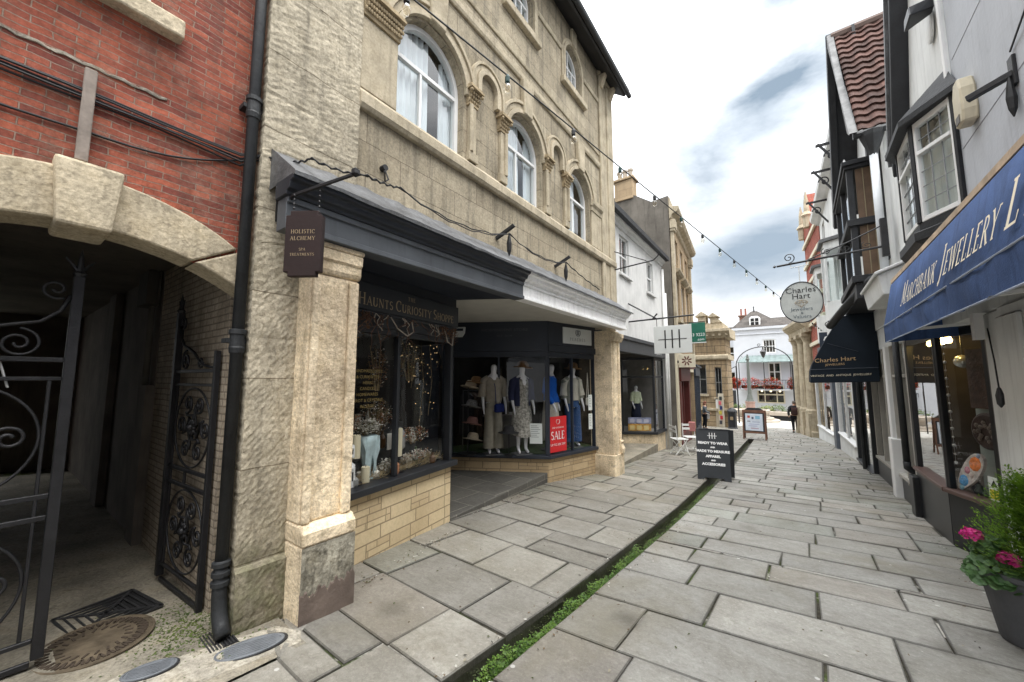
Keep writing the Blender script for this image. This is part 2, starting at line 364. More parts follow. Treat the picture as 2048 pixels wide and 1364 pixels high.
def glass(name, tint=(.9,.95,.95), f=1.5, rough=0., extra=0.):
    m, t, out = nt(name)
    lw = N(t,'ShaderNodeLayerWeight',i_Blend=.5); f0 = 2*((f-1)/(f+1))**2
    sch = math_(t,'ADD',math_(t,'MULTIPLY',math_(t,'POWER',lw.outputs['Facing'],4.),1-f0),f0)
    tr = N(t,'ShaderNodeBsdfTransparent'); tr.inputs[0].default_value = rgb(tint)
    gl = N(t,'ShaderNodeBsdfGlossy'); gl.inputs['Roughness'].default_value = rough; gl.inputs[0].default_value = (1,1,1,1)
    o = objco(t); b = N(t,'ShaderNodeBump',i_Strength=.06,i_Distance=.01); lk(t,noise(t,o,2.2,1),b.inputs['Height']); lk(t,b.outputs[0],gl.inputs['Normal'])
    mx = N(t,'ShaderNodeMixShader'); lk(t,math_(t,'ADD',sch,extra),mx.inputs[0]); lk(t,tr.outputs[0],mx.inputs[1]); lk(t,gl.outputs[0],mx.inputs[2]); lk(t,mx.outputs[0],out.inputs[0])
    return m
def leaf(name, a, b, rough=.55, trans=.25):
    m, t, out = nt(name); o = objco(t); n = noise(t,o,14,2); p = N(t,'ShaderNodeBsdfPrincipled'); c = mixc(t,ramp(t,n,.35,.65),a,b)
    lk(t,c,p.inputs['Base Color']); p.inputs['Roughness'].default_value = rough
    tl = N(t,'ShaderNodeBsdfTranslucent'); lk(t,c,tl.inputs[0]); mx = N(t,'ShaderNodeMixShader'); mx.inputs[0].default_value = trans
    lk(t,p.outputs[0],mx.inputs[1]); lk(t,tl.outputs[0],mx.inputs[2]); lk(t,mx.outputs[0],out.inputs[0]); return m
def emit(name, c, s):
    m, t, out = nt(name); e = N(t,'ShaderNodeEmission'); e.inputs[0].default_value = rgb(c); e.inputs[1].default_value = s; lk(t,e.outputs[0],out.inputs[0]); return m
def flagmat(name, wet=0):
    m, t, out = nt(name); o = objco(t); a = N(t,'ShaderNodeVertexColor',layer_name='col')
    n1 = noise(t,o,2.3,6,.65,.4); n2 = noise(t,o,26,6,.8); n3 = noise(t,o,.75,5,.6,.6); n4 = noise(t,o,9,7,.78); n5 = noise(t,stretch(t,o,(1.5,4,1)),6,6,.7,.8); n6 = noise(t,o,60,4,.8)
    A = a.outputs[0]
    col = mixc(t, ramp(t,n1,.3,.72), mixc(t,1.,A,(1.12,1.12,1.1),'MULTIPLY'), mixc(t,1.,A,(.70,.675,.62),'MULTIPLY'))
    col = mixc(t, math_(t,'MULTIPLY',ramp(t,n5,.5,.72),.55), col, mixc(t,1.,A,(.52,.50,.45),'MULTIPLY'))
    col = mixc(t, math_(t,'MULTIPLY',ramp(t,n2,.42,.72),.6), col, mixc(t,1.,A,(.45,.43,.39),'MULTIPLY'))
    col = mixc(t, math_(t,'MULTIPLY',ramp(t,n6,.52,.75),.5), col, mixc(t,1.,A,(1.6,1.58,1.52),'MULTIPLY'))
    col = mixc(t, math_(t,'MULTIPLY',ramp(t,n3,.54,.72),.55), col, (.17,.15,.10))
    col = mixc(t, math_(t,'MULTIPLY',ramp(t,n4,.55,.72),.5), col, mixc(t,1.,A,(1.5,1.48,1.42),'MULTIPLY'))
    vo = N(t,'ShaderNodeTexVoronoi',i_Scale=3.6); lk(t,o,vo.inputs['Vector'])
    col = mixc(t, math_(t,'MULTIPLY',ramp(t,vo.outputs['Distance'],.06,.045),.7), col, (.58,.57,.54))
    v2 = N(t,'ShaderNodeTexVoronoi',i_Scale=1.1); lk(t,mixc(t,.06,o,N(t,'ShaderNodeTexNoise',i_Scale=5.).outputs[1]),v2.inputs['Vector'])
    col = mixc(t, math_(t,'MULTIPLY',ramp(t,v2.outputs['Distance'],.16,.03),.6), col, (.07,.062,.05))
    r = math_(t,'ADD',math_(t,'MULTIPLY',n1,.35),.40)
    h = math_(t,'ADD',math_(t,'ADD',math_(t,'MULTIPLY',n4,.9),math_(t,'MULTIPLY',n2,.4)),math_(t,'MULTIPLY',n5,.5))
    pbsdf(t,out,col,r,0,h,.7,.014,.35); return m
def groundmat(name):
    m, t, out = nt(name); o = objco(t)
    n1 = noise(t,o,1.1,5,.6,.5); n2 = noise(t,o,30,4); n3 = noise(t,o,.9,3,.5)
    c = mixc(t, ramp(t,n2,.3,.7), (.03,.028,.022), (.075,.068,.052))
    c = mixc(t, ramp(t,n1,.52,.62), c, mixc(t, ramp(t,n2,.35,.65), (.03,.042,.012), (.075,.10,.03)))
    c = mixc(t, ramp(t,noise(t,o,1.7,5,.65,.3),.43,.36), c, (.40,.38,.34))
    pbsdf(t,out,c,.95,0,n2,.8,.02,.1); return m
B_ = {}
M_stone = masonry('bath_stone_ashlar', (.445,.392,.30), (.345,.30,.225), (.19,.155,.115), .78, .29, .004, .28, .7, .7, .35, rough=.92, grain=.75)
M_trim = plain('dressed_stone', (.385,.338,.258), .9, 0, .22, 3.5, .4, 40, .2, streak=.6, spot=.25, grain=.45)
M_rough = masonry('rough_pier_stone', (.55,.495,.395), (.47,.425,.335), (.27,.23,.17), 2.4, .62, .005, .3, .5, .65, .6, wash=.95, rough=.95, grain=1.0)
M_pillar = plain('weathered_pillar_stone', (.76,.63,.47), .93, 0, .36, 1.8, 1.0, 34, .2, streak=.5, spot=.45, grain=.8)
M_plinth = plain('lichened_plinth_stone', (.30,.285,.24), .95, 0, .55, 7, 1.0, 30, .2, spot=.8, grain=.9)
M_brick = masonry('red_brick', (.48,.14,.085), (.21,.06,.048), (.36,.255,.205), .165, .042, .0038, .5, .4, 1.2, .6, pale=.45, grain=.7, wob=.022, wf=7.)
M_voussoir = plain('arch_stone', (.47,.41,.31), .93, 0, .3, 3, .7, 30, .2, streak=.4, spot=.5, grain=.7)
M_whitebrick = masonry('whitewashed_brick', (.50,.43,.35), (.40,.34,.27), (.25,.21,.17), .16, .054, .007, .4, .4, .7, .4)
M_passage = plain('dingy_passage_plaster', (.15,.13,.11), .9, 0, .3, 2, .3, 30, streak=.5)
M_riser = rubble('cream_block_stone', (.76,.62,.40), (.62,.48,.30), (.36,.28,.18))
M_riser2 = rubble('tan_block_stone', (.55,.42,.26), (.42,.31,.18), (.26,.2,.13))
M_black = plain('charcoal_paint', (.017,.019,.023), .42, 0, .15, 4, .08, 60, .45)
M_navy = plain('charcoal_navy_paint', (.024,.029,.041), .45, 0, .12, 3, .05, 60, .4)
M_fascia = plain('slate_grey_fascia_paint', (.095,.104,.116), .45, 0, .16, 3, .08, 60, .4, streak=.35)
M_iron = plain('black_ironwork', (.014,.014,.016), .5, .2, .3, 12, .3, 60, .5)
M_pipe = plain('black_cast_iron_paint', (.020,.022,.025), .55, .1, .4, 6, .3, 50, .4, streak=.4, grain=.5)
M_white = plain('white_paint', (.74,.74,.73), .5, 0, .05, 4, .05, 50, .4)
M_whitef = plain('grey_white_fascia_paint', (.80,.81,.84), .55, 0, .08, 3, .1, 50, .35, streak=.3, grain=.25)
M_soffit = plain('pale_soffit_boards', (.55,.53,.48), .7, 0, .08, 3, .05, 40)
M_lead = plain('weathered_lead', (.12,.125,.135), .6, .25, .3, 5, .6, 25, .4, streak=.5, grain=.6)
M_curtain = plain('white_net_curtain', (.78,.79,.82), .9, 0, .05, 5, 0)
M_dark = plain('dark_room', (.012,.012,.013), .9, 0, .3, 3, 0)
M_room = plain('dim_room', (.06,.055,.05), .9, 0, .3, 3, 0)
M_glass = glass('window_glass')
M_shopglass = glass('shop_glass', (.97,.98,.98), 1.24)
M_rightglass = glass('mirror_bright_shop_glass', (.9,.93,.93), 1.55, 0, .05)
M_slate = masonry('roof_slates', (.085,.085,.095), (.06,.06,.068), (.025,.025,.028), .28, .2, .008, .3, .2, .8, .3)
M_tile = plain('red_clay_pantiles', (.088,.047,.038), .85, 0, .35, 5, .4, 30, .25, spot=.5, attr=True)
M_flag = flagmat('pennant_flagstones')
M_ground = groundmat('joint_earth_and_moss')
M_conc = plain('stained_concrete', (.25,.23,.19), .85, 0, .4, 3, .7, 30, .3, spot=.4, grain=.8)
M_mortar = plain('pale_mortar', (.40,.375,.325), .92, 0, .35, 5, .9, 30, .2, spot=.5, grain=.9)
M_moss = leaf('moss', (.05,.085,.015), (.1,.13,.03), .9, .1)
M_wet = plain('wet_gully_stone', (.05,.048,.035), .35, 0, .5, 6, .5, 30, .5)
M_gold = plain('gold_lettering', (.55,.38,.2), .45, .3, .1, 20, 0)
M_dullgold = plain('dull_gold_lettering', (.33,.25,.15), .5, .2, .15, 20, 0)
M_cream = plain('cream_lettering', (.8,.72,.55), .6, 0, .06, 20, 0)
M_wlet = plain('white_lettering', (.82,.82,.82), .6, 0, .03, 20, 0)
M_blet = plain('black_lettering', (.02,.02,.022), .6, 0, .03, 20, 0)
M_signw = plain('off_white_sign_board', (.66,.68,.67), .45, 0, .04, 3, 0)
M_mann = plain('white_mannequin_gloss', (.74,.74,.77), .3, 0, .02, 4, 0, spec=.5)
def cloth(name, c, var=.12, sc=14): return plain(name, c, .92, 0, var, sc, .25, 90, .15)
# ---------------------------------------------------------------- ground
def interp(tab, y):
    if y <= tab[0][0]: return tab[0][1]
    for (a,b),(c,d) in zip(tab, tab[1:]):
        if y <= c: return b+(d-b)*(y-a)/(c-a)
    return tab[-1][1]
GXL = [(-4,-1.79),(1.2,-1.735),(2.9,-1.655),(6.2,-1.625),(9.2,-1.70),(14,-1.84),(18.5,-2.02),(20.5,-2.10)]
GXR = [(-4,-1.52),(1.2,-1.515),(3.2,-1.475),(5.4,-1.44),(9.3,-1.475),(14,-1.60),(18.5,-1.80),(20.5,-1.88)]
GEND = 20.5
def xL(y): return interp(GXL, y)
def xR(y): return interp(GXR, y)
YS = [-6+i*.5 for i in range(73)]+[32,36,40,46,52,60,70,90,130,400]
base = MB()
def strip(mb, fa, fb, ys, dz):
    base_ = []
    for a, b in zip(ys, ys[1:]):
        mb.quad((fa(a),a,G(a)+dz),(fb(a),a,G(a)+dz),(fb(b),b,G(b)+dz),(fa(b),b,G(b)+dz))
yg = [y for y in YS if y <= GEND]+[GEND]; yf = [GEND]+[y for y in YS if y > GEND]
strip(base, lambda y: -150, xL, yg, -.016); strip(base, xR, lambda y: 150, yg, -.016); strip(base, lambda y: -150, lambda y: 150, yf, -.016)
tag(base.build('ground', M_ground), kind='structure')
gb = MB()
for a, b in zip(yg, yg[1:]):
    for f0, f1, z0, z1 in ((xL, xL, -.016, -.2), (xR, xR, -.2, -.016)):
        gb.quad((f0(a),a,G(a)+z0),(f1(a),a,G(a)+z1),(f1(b),b,G(b)+z1),(f0(b),b,G(b)+z0))
    gb.quad((xL(a),a,G(a)-.2),(xR(a),a,G(a)-.2),(xR(b),b,G(b)-.2),(xL(b),b,G(b)-.2))
gb.quad((xL(GEND),GEND,G(GEND)-.2),(xR(GEND),GEND,G(GEND)-.2),(xR(GEND),GEND,G(GEND)-.016),(xL(GEND),GEND,G(GEND)-.016))
tag(gb.build('stone_gutter', M_wet), kind='structure')
rg = random.Random(5)
TONE = [1,1,1]
def slab_col():
    r = rg.random(); v = rg.uniform(.80,1.14)
    c = (.315,.308,.288) if r < .5 else ((.285,.279,.264) if r < .75 else ((.288,.272,.25) if r < .88 else (.28,.284,.26)))
    return (c[0]*v*TONE[0], c[1]*v*TONE[1], c[2]*v*TONE[2])
def slabs(mb, fa, fb, y0, y1, rowh, wid, skew=0, gap=.009, xref=0, split=0):
    y = y0
    while y < y1:
        h = rg.uniform(*rowh(y)); g = gap
        a, b = fa(y+h/2), fb(y+h/2); x = a - rg.uniform(0, .5)
        while x < b:
            w = rg.uniform(*wid(y)); xa, xb = x, x+w
            if b-xb < .25: xb = b+.5
            pieces = [(y, y+h)]
            if split and rg.random() < split and h > .5 and w > .5: m_ = y+h*rg.uniform(.4,.6); pieces = [(y,m_),(m_,y+h)]
            for ya, yb in pieces:
                hz = rg.uniform(-.003,.004); tl = rg.uniform(-.002,.002); C = []
                for (cx,cy) in ((xa+g,ya+g),(xb-g,ya+g),(xb-g,yb-g),(xa+g,yb-g)):
                    cx += rg.uniform(-.009,.009); cy += rg.uniform(-.011,.011)
                    cy2 = cy+skew*(cx-xref); cx = min(max(cx, fa(cy2)), fb(cy2)); C.append((cx, cy+skew*(cx-xref)))
                if max(c[0] for c in C)-min(c[0] for c in C) < .06: continue
                mb.col = slab_col(); cx = sum(c[0] for c in C)/4; cy = sum(c[1] for c in C)/4
                top = []; mid = []; low = []
                for k,(px,py) in enumerate(C):
                    dx, dy = cx-px, cy-py; q = min(.009/max(abs(dx),.02),.5); q2 = min(.009/max(abs(dy),.02),.5)
                    z = G(py)+hz+tl*(1 if k in (0,3) else -1)
                    top.append((px+dx*q, py+dy*q2, z)); mid.append((px,py,z-.006)); low.append((px,py,z-.05))
                c0 = mb.col; inn = []; e_ = rg.uniform(.02,.05)
                for (px,py,z) in top:
                    dx, dy = cx-px, cy-py; inn.append((px+dx*min(e_/max(abs(dx),.05),.45), py+dy*min(e_/max(abs(dy),.05),.45), z+rg.uniform(-.0012,.0012)))
                dk = [tuple(v_*f for v_ in c0) for f in [rg.uniform(.80,1.0) for _ in range(4)]]; md = [tuple(v_*f for v_ in c0) for f in [rg.uniform(.9,1.08) for _ in range(4)]]
                n0 = len(mb.v); mb.add(inn+top, []); base_i = n0
                mb.f.append(tuple(base_i+i for i in range(4))); mb.c.append(md)
                for i in range(4):
                    j = (i+1)%4; mb.f.append((base_i+4+i,base_i+4+j,base_i+j,base_i+i)); mb.c.append([dk[i],dk[j],md[j],md[i]])
                mb.col = tuple(v_*.5 for v_ in c0)
                mb.add(top+mid+low, [(i+4,(i+1)%4+4,(i+1)%4,i) for i in range(4)]+[(i+8,(i+1)%4+8,(i+1)%4+4,i+4) for i in range(4)])
            x = xb
        y += h
pv = MB(); CH = []
slabs(pv, xR, lambda y: 2.9, -3.0, 20.3, lambda y: (.045,.05) if 4.3 < y and not CH.append(y) and len(CH) == 1 else (.62,.74) if y < 2.3 else ((.5,.66) if y < 3.2 else ((.36,.56) if y < 8 else (.33,.5))), lambda y: (.7,1.2) if y < 3.4 else (.5,1.15), .115, .007, -1.5)
slabs(pv, lambda y: -2.1, lambda y: 2.9, 20.6, 31, lambda y: (.35,.5), lambda y: (.5,1.0), .1, .0105, -1.5)
tag(pv.build('road_paving', M_flag, recalc=False), kind='structure')
pl = MB(); TONE[:] = [.92,.90,.865]
slabs(pl, lambda y: -2.58 if y < 1.28 else (-4.3 if y < 9 else -4.3-(y-9)*.16), xL, -3.0, 20.3, lambda y: (.5,.68) if y < 9 else (.4,.6), lambda y: (.5,.95), 0, .006, 0, .12)
slabs(pl, lambda y: -7.2, lambda y: -2.1, 20.6, 31, lambda y: (.4,.55), lambda y: (.5,.9), 0, .0095)
tag(pl.build('pavement', M_flag, recalc=False), kind='structure')
# market place beyond the street
M_plaza = masonry('pale_square_paving', (.42,.41,.385), (.36,.35,.33), (.2,.19,.17), .5, .35, .012, .2, 0, .3, .3)
pz = MB(); ys = [31,34,38,44,52,62,80]
strip(pz, lambda y: -16, lambda y: 14, ys, .004); tag(pz.build('market_square', M_plaza), kind='structure')
# apron in front of the passage, with its patched edge
ap = MB(); NX, NY = 44, 16
def apz(x, y): return G(min(max(y,-1.2),1.25))+.004+.006*sin(x*3.1)*sin(y*2.3)
X0, X1, Y0_, Y1_ = -10.5, -2.6, -2.6, 1.27
for i in range(NX):
    for j in range(NY):
        xa, xb = lerp(X0,X1,i/NX), lerp(X0,X1,(i+1)/NX); ya, yb = lerp(Y0_,Y1_,j/NY), lerp(Y0_,Y1_,(j+1)/NY)
        ap.quad((xa,ya,apz(xa,ya)),(xb,ya,apz(xb,ya)),(xb,yb,apz(xb,yb)),(xa,yb,apz(xa,yb)))
tag(ap.build('passage_floor', M_conc, smooth=True), kind='structure')
# water weed in the gutter
ww = MB(); rw = random.Random(3)
def leafq(mb, c, r, rnd, up=.5):
    a = rnd.uniform(0,2*pi); t = rnd.uniform(-.6,.9)*up; d = Vector((cos(a)*cos(t), sin(a)*cos(t), sin(t)+.15)); s = Vector((-sin(a), cos(a), rnd.uniform(-.3,.3)))
    c = Vector(c); mb.quad(tuple(c), tuple(c+d*r*.5+s*r*.38), tuple(c+d*r), tuple(c+d*r*.5-s*r*.38))
clumps = [(1.22,.11),(1.40,.12),(1.56,.12),(1.74,.12),(1.92,.10),(2.08,.10),(2.24,.12),(2.38,.12),(2.52,.12),(2.70,.10),(2.86,.12),(3.02,.11),(3.28,.1),(3.42,.12),(3.6,.11),(3.78,.11),(3.98,.10),(4.18,.09),(4.32,.07)]
for (y,s) in clumps:
    cx = lerp(xL(y),xR(y),rw.uniform(.4,.62)); hgt = rw.uniform(.14,.21)
    for k in range(760):
        px = cx+rw.gauss(0,.045); py = y+rw.gauss(0,.075); px = min(max(px,xL(y)+.03),xR(y)-.012)
        hz = max(0,1-((px-cx)/.11)**2-((py-y)/.17)**2)
        leafq(ww, (px,py,G(py)-.19+hz*rw.uniform(.02,hgt)), rw.choice((.008,.011,.014,.019))*rw.uniform(.8,1.2), rw)
wd = MB()
for k in range(15000):
    py = rw.uniform(1,20) if rw.random() < .6 else rw.uniform(1,7); side = rw.choice((rw.uniform(0,.25),rw.uniform(.1,1))); px = lerp(xL(py),xR(py),side)
    leafq(wd, (px,py,G(py)-.195+max(0,.25-side)*rw.uniform(0,.55)+rw.random()*.02), rw.uniform(.006,.018), rw)
for k in range(130):
    y = rw.uniform(4.4,9.0); cx = lerp(xL(y),xR(y),rw.uniform(.25,.75)); hgt = rw.uniform(.05,.15)
    for q in range(120):
        px = min(max(cx+rw.gauss(0,.035),xL(y)+.02),xR(y)-.01); py = y+rw.gauss(0,.06); hz = max(0,1-((px-cx)/.09)**2-((py-y)/.14)**2)
        leafq(ww if q%2 == 0 else wd, (px,py,G(py)-.19+hz*rw.uniform(.02,hgt)), rw.uniform(.009,.02), rw)
tag(wd.build('gutter_moss', leaf('dark_gutter_moss',(.028,.038,.012),(.085,.105,.03),.9,.1), recalc=False), 'dark brown and green moss lining the stone gutter', 'moss', kind='stuff')
M_weed = leaf('water_weed_leaf', (.05,.12,.015), (.15,.25,.04), .5, .3)
tag(ww.build('water_weed', M_weed, recalc=False), 'bright green water weed filling the stone gutter', 'weeds', kind='stuff')
# moss tufts in the joints near the passage foot
mo = MB(); 
for k in range(1500):
    px = rw.gauss(-3.3,.22); py = rw.gauss(.86,.16)
    if px > -2.75: continue
    leafq(mo, (px,py,apz(px,py)+.001), rw.uniform(.006,.02), rw, .3)
tag(mo.build('moss_patch', M_moss, recalc=False), kind='stuff')

# bits of dead leaf, petal and grit along the wall feet and in the joints
lt = MB(); r5 = random.Random(55)
for k in range(1500):
    q = r5.random()
    if q < .3: u = r5.uniform(.2,7.2); n_ = lerp(.33,-.25,min(u/2.4,1))+r5.gauss(0,.05) if u < 2.5 else (-.62+.35*(u-5.2)/1.7 if u > 5.2 else -.58)+abs(r5.gauss(0,.06))+.02; p = LF((n_,u,0))
    elif q < .5: y = r5.uniform(2,14); p = (1.24-abs(r5.gauss(0,.05)),y,0)
    elif q < .7: y = r5.uniform(1.2,12); p = ((xL(y)-abs(r5.gauss(0,.06))) if r5.random() < .5 else (xR(y)+abs(r5.gauss(0,.06))),y,0)
    else: y = r5.uniform(1.2,12); p = (r5.uniform(-3.2,1.2),y,0)
    if xL(p[1])-.005 < p[0] < xR(p[1])+.005: continue
    lt.col = r5.choice([(.55,.53,.48),(.10,.07,.04),(.16,.11,.06),(.05,.045,.035),(.07,.08,.03),(.3,.27,.2)])
    a = r5.uniform(0,pi); w_, l_ = r5.uniform(.003,.009), r5.uniform(.005,.018); z = G(p[1])+.006+r5.random()*.003; d = (cos(a)*l_,sin(a)*l_); e = (-sin(a)*w_,cos(a)*w_)
    lt.quad((p[0]-d[0],p[1]-d[1],z),(p[0]+e[0],p[1]+e[1],z+.002),(p[0]+d[0],p[1]+d[1],z+.001),(p[0]-e[0],p[1]-e[1],z))
tag(lt.build('leaf_litter', plain('leaf_litter_bits',(.9,.9,.9),.9,0,.1,9,0,attr=True), recalc=False), kind='stuff')
# ---------------------------------------------------------------- stone building with the two shops
SB = thing('stone_building', 'tan ashlar building with arched upper windows over two dark shopfronts', 'building', LF((-.3,3.5,GL(3.5))))
LOW = [(1.56,.49,4.28,5.10,.50),(3.43,.475,4.28,5.10,.485),(5.32,.47,4.28,5.10,.48)]
UPP = [(1.5,.35,7.17,7.72,.35),(3.33,.35,7.17,7.72,.35),(5.12,.34,7.17,7.72,.34)]
m = MB(LF)
wall_open(m, 0, .5, 7.1, 2.95, 6.2, LOW, .2); wall_open(m, 0, .5, 7.1, 6.2, 8.5, UPP, .2)
m.quad((0,7.1,-.6),(-7,7.1,-.6),(-7,7.1,8.5),(0,7.1,8.5)); m.quad((-7,-.1,3.2),(-7,7.1,3.2),(-7,7.1,8.5),(-7,-.1,8.5)); m.quad((0,-.09,2.9),(-7,-.09,2.9),(-7,-.09,8.5),(0,-.09,8.5))
m.build('wall', M_stone, SB, recalc=False)
# rough-faced pier at the passage corner: courses with hacked faces
rp = random.Random(8); m = MB(LF); z = GL(0)-.05
def hacked(mb, x, u0, u1, z0, z1, n, k, amp, T3=None):
    for i in range(n):
        for j in range(k):
            pass
NU, NZ = 14, 340
def pn(u, z):
    return .05+.003*sin(z*17+u*9)+.003*sin(u*31+z*5)+rp.uniform(-.003,.003)-(.004 if abs((z % .93)-.02) < .010 else 0)
ring = []
for j in range(NZ+1):
    zz = lerp(GL(0)-.05, 8.6, j/NZ); low = zz < 2.6; u1 = .2 if low else .64
    row = [(-.22,-.11,zz)]+[(pn(lerp(-.11,u1,i/NU),zz)+(.035 if zz < .35 else 0), lerp(-.11,u1,i/NU)+rp.uniform(-.004,.004), zz) for i in range(NU+1)]+[(-.22,u1,zz)]
    ring.append(row)
m.loft(ring, cap=False); m.build('corner_pier', M_rough, SB)
# sill band, string courses, keystones, upper sills
m = MB(LF)
m.prism([(0,4.08),(.05,4.08),(.075,4.12),(.075,4.22),(.03,4.28),(0,4.28)], .64, 7.1)
m.prism([(0,6.16),(.03,6.16),(.045,6.2),(.045,6.27),(0,6.3)], .64, 6.34)
m.prism([(0,6.46),(.02,6.46),(.03,6.5),(.0,6.53)], .64, 6.34)
m.prism([(0,7.7),(.025,7.7),(.035,7.73),(.035,7.79),(0,7.8)], .64, 1.02); m.prism([(0,7.7),(.025,7.7),(.035,7.73),(.035,7.79),(0,7.8)], 1.98, 2.85); m.prism([(0,7.7),(.025,7.7),(.035,7.73),(.035,7.79),(0,7.8)], 3.81, 4.65); m.prism([(0,7.7),(.025,7.7),(.035,7.73),(.035,7.79),(0,7.8)], 5.59, 6.34)
m.build('string_course', M_trim, SB, bevel=.006)
for c,hw,zs,zsp,r in LOW: m = MB(LF); m.prism([(c-.11,5.61),(c+.11,5.61),(c+.15,6.158),(c-.15,6.158)], .002, .085, 'x'); m.build('keystone', M_trim, SB, bevel=.012)
for c,hw,zs,zsp,r in UPP:
    m = MB(LF); m.prism([(c-.08,8.08),(c+.08,8.08),(c+.11,8.42),(c-.11,8.42)], .002, .07, 'x'); m.build('keystone', M_trim, SB, bevel=.012)
    m = MB(LF); m.box(0,.09,c-.5,c+.5,zs-.12,zs-.0); m.build('window_sill', M_trim, SB, bevel=.01)
# arch mouldings and blind niches
for c,hw,zs,zsp,r in LOW:
    m = MB(LF)
    for d0,d1,x in ((.012,.075,.055),(.078,.15,.035),(.152,.2,.06)):
        P = arc_pts(c,hw+d1,zsp+.02,r+d1,22); Q = arc_pts(c,hw+d0,zsp+.02,r+d0,22); band(m,P,Q,0,x,False)
    m.build('arch_moulding', M_trim, SB, bevel=.004)
for c,hw,zs,zsp,r in UPP:
    m = MB(LF)
    for d0,d1,x in ((.01,.07,.045),(.075,.12,.03)):
        band(m,[(c-hw-d1,7.17)]+arc_pts(c,hw+d1,zsp,r+d1,18)+[(c+hw+d1,7.17)],[(c-hw-d0,7.17)]+arc_pts(c,hw+d0,zsp,r+d0,18)+[(c+hw+d0,7.17)],0,x,False)
    m.build('arch_moulding', M_trim, SB, bevel=.004)
NI = [(2.495,.165,5.46),(4.375,.165,5.46)]
for c,hw,zsp in NI:
    m = MB(LF)
    for d0,d1,x in ((0,.07,.075),(.073,.13,.045),(.133,.17,.065)):
        band(m,[(c-hw-d1,5.28)]+arc_pts(c,hw+d1,zsp,hw+d1,18)+[(c+hw+d1,5.28)],[(c-hw-d0,5.28)]+arc_pts(c,hw+d0,zsp,hw+d0,18)+[(c+hw+d0,5.28)],0,x,False)
    m.build('niche_arch', M_trim, SB, bevel=.004)
for c,hw,zs,zsp,r in LOW:
    for sgn in (-1,1):
        if (c < 2 and sgn < 0) or (c > 5 and sgn > 0): continue
        a = c+sgn*(hw+.135); m = MB(LF)
        m.box(0,.05,a-.06,a+.06,4.281,5.02); m.box(0,.068,a-.08,a+.08,4.281,4.40); m.lathe((.06,a-sgn*.045,4.40),[(.028,0),(.028,.62)],10)
        m.build('pilaster', M_trim, SB, bevel=.006)
# carved leaf capitals
M_cap = plain('carved_capital_stone',(.38,.30,.19),.95,0,.25,9,.6,45,.2,spot=.5)
for c,hw,zs,zsp,r in LOW:
    for sgn in (-1,1):
        if (c < 2 and sgn < 0) or (c > 5 and sgn > 0): continue
        a = c+sgn*(hw+.135); w = .10; m = MB(LF)
        m.box(0,.06,a-w*.8,a+w*.8,5.02,5.05); m.prism([(0,5.05),(.05,5.05),(.085,5.2),(.0,5.2)], a-w*.85, a+w*.85); m.box(0,.135,a-w*1.2,a+w*1.2,5.2,5.225); m.box(0,.115,a-w*1.08,a+w*1.08,5.226,5.262)
        for row in range(3):
            for k in range(5):
                q = a+(k-2+.25*(row%2))*w*.42; m.ball((.062+.016*row,q,5.075+.045*row), .020, 6,4, 1.2, .8, .8)
        for s2 in (-1,1): m.ball((.115,a+s2*w*1.0,5.17),.022,7,5)
        m.build('capital', M_cap, SB)
m = MB(LF); m.box(0,.03,.645,1.05,4.29,5.02); m.build('pilaster', M_trim, SB, bevel=.006)
m = MB(LF); m.prism([(0,5.02),(.05,5.02),(.09,5.2),(.0,5.2)],.645,1.06); m.box(0,.13,.645,1.075,5.2,5.225); m.box(0,.11,.645,1.07,5.226,5.262); rc2 = random.Random(4)
for row in range(3):
    for k in range(15): m.ball((.066+.014*row,.66+.028*k+.012*(row%2),5.075+.045*row),.02,6,4,1.2,.8,.8)
m.build('capital', M_cap, SB)
m = MB(LF); m.box(0,.03,5.84,6.34,4.29,5.02); m.build('pilaster', M_trim, SB, bevel=.006)
m = MB(LF); m.prism([(0,5.02),(.045,5.02),(.05,5.1),(.09,5.15),(.10,5.24),(0,5.26)],5.82,6.335); m.build('capital', M_trim, SB, bevel=.005)
# right-hand strip and quoins
m = MB(LF); m.box(0,.05,6.36,6.5,2.95,8.38); m.box(0,.05,6.78,7.12,2.95,8.38); m.box(0,.025,6.502,6.778,2.95,8.3); m.box(0,.085,6.34,7.14,8.381,8.5)
for uu in (6.42,6.95): m.prism([(0,8.1),(.09,8.1),(.2,8.36),(.2,8.38),(0,8.38)],uu-.06,uu+.06)
m.build('corner_strip', M_trim, SB, bevel=.012)
# eaves and roof
m = MB(LF); m.prism([(-.2,8.5),(.0,8.5),(.32,8.26),(.36,8.26),(.36,8.36),(.02,8.62),(-.2,8.62)], -.2, 7.2); m.build('eaves', plain('dark_eaves_board',(.03,.03,.032),.7,0,.2,4,.1), SB)
m = MB(LF); m.prism([(.36,8.362),(.42,8.33),(.44,8.4),(.38,8.47),(-3.5,11.4),(-3.6,11.3)], -.2, 7.26); m.build('roof', M_slate, SB)
m = MB(LF); m.tube([(.42,-.2,8.3),(.42,7.3,8.28)], .055, 8); m.build('gutter', M_pipe, SB, smooth=True)
for k,(c,hw,zs,zsp,r) in enumerate(LOW):
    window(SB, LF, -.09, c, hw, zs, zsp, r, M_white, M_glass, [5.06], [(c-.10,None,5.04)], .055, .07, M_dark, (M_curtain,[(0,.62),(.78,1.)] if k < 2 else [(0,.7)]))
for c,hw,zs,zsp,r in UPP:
    window(SB, LF, -.09, c, hw, zs, zsp, r, M_white, M_glass, [7.70], [(c,None,None),(c-.16,None,7.68),(c+.16,None,7.68)], .045, .06, M_dark, (M_curtain,[(.0,.25),(.75,1.)]))
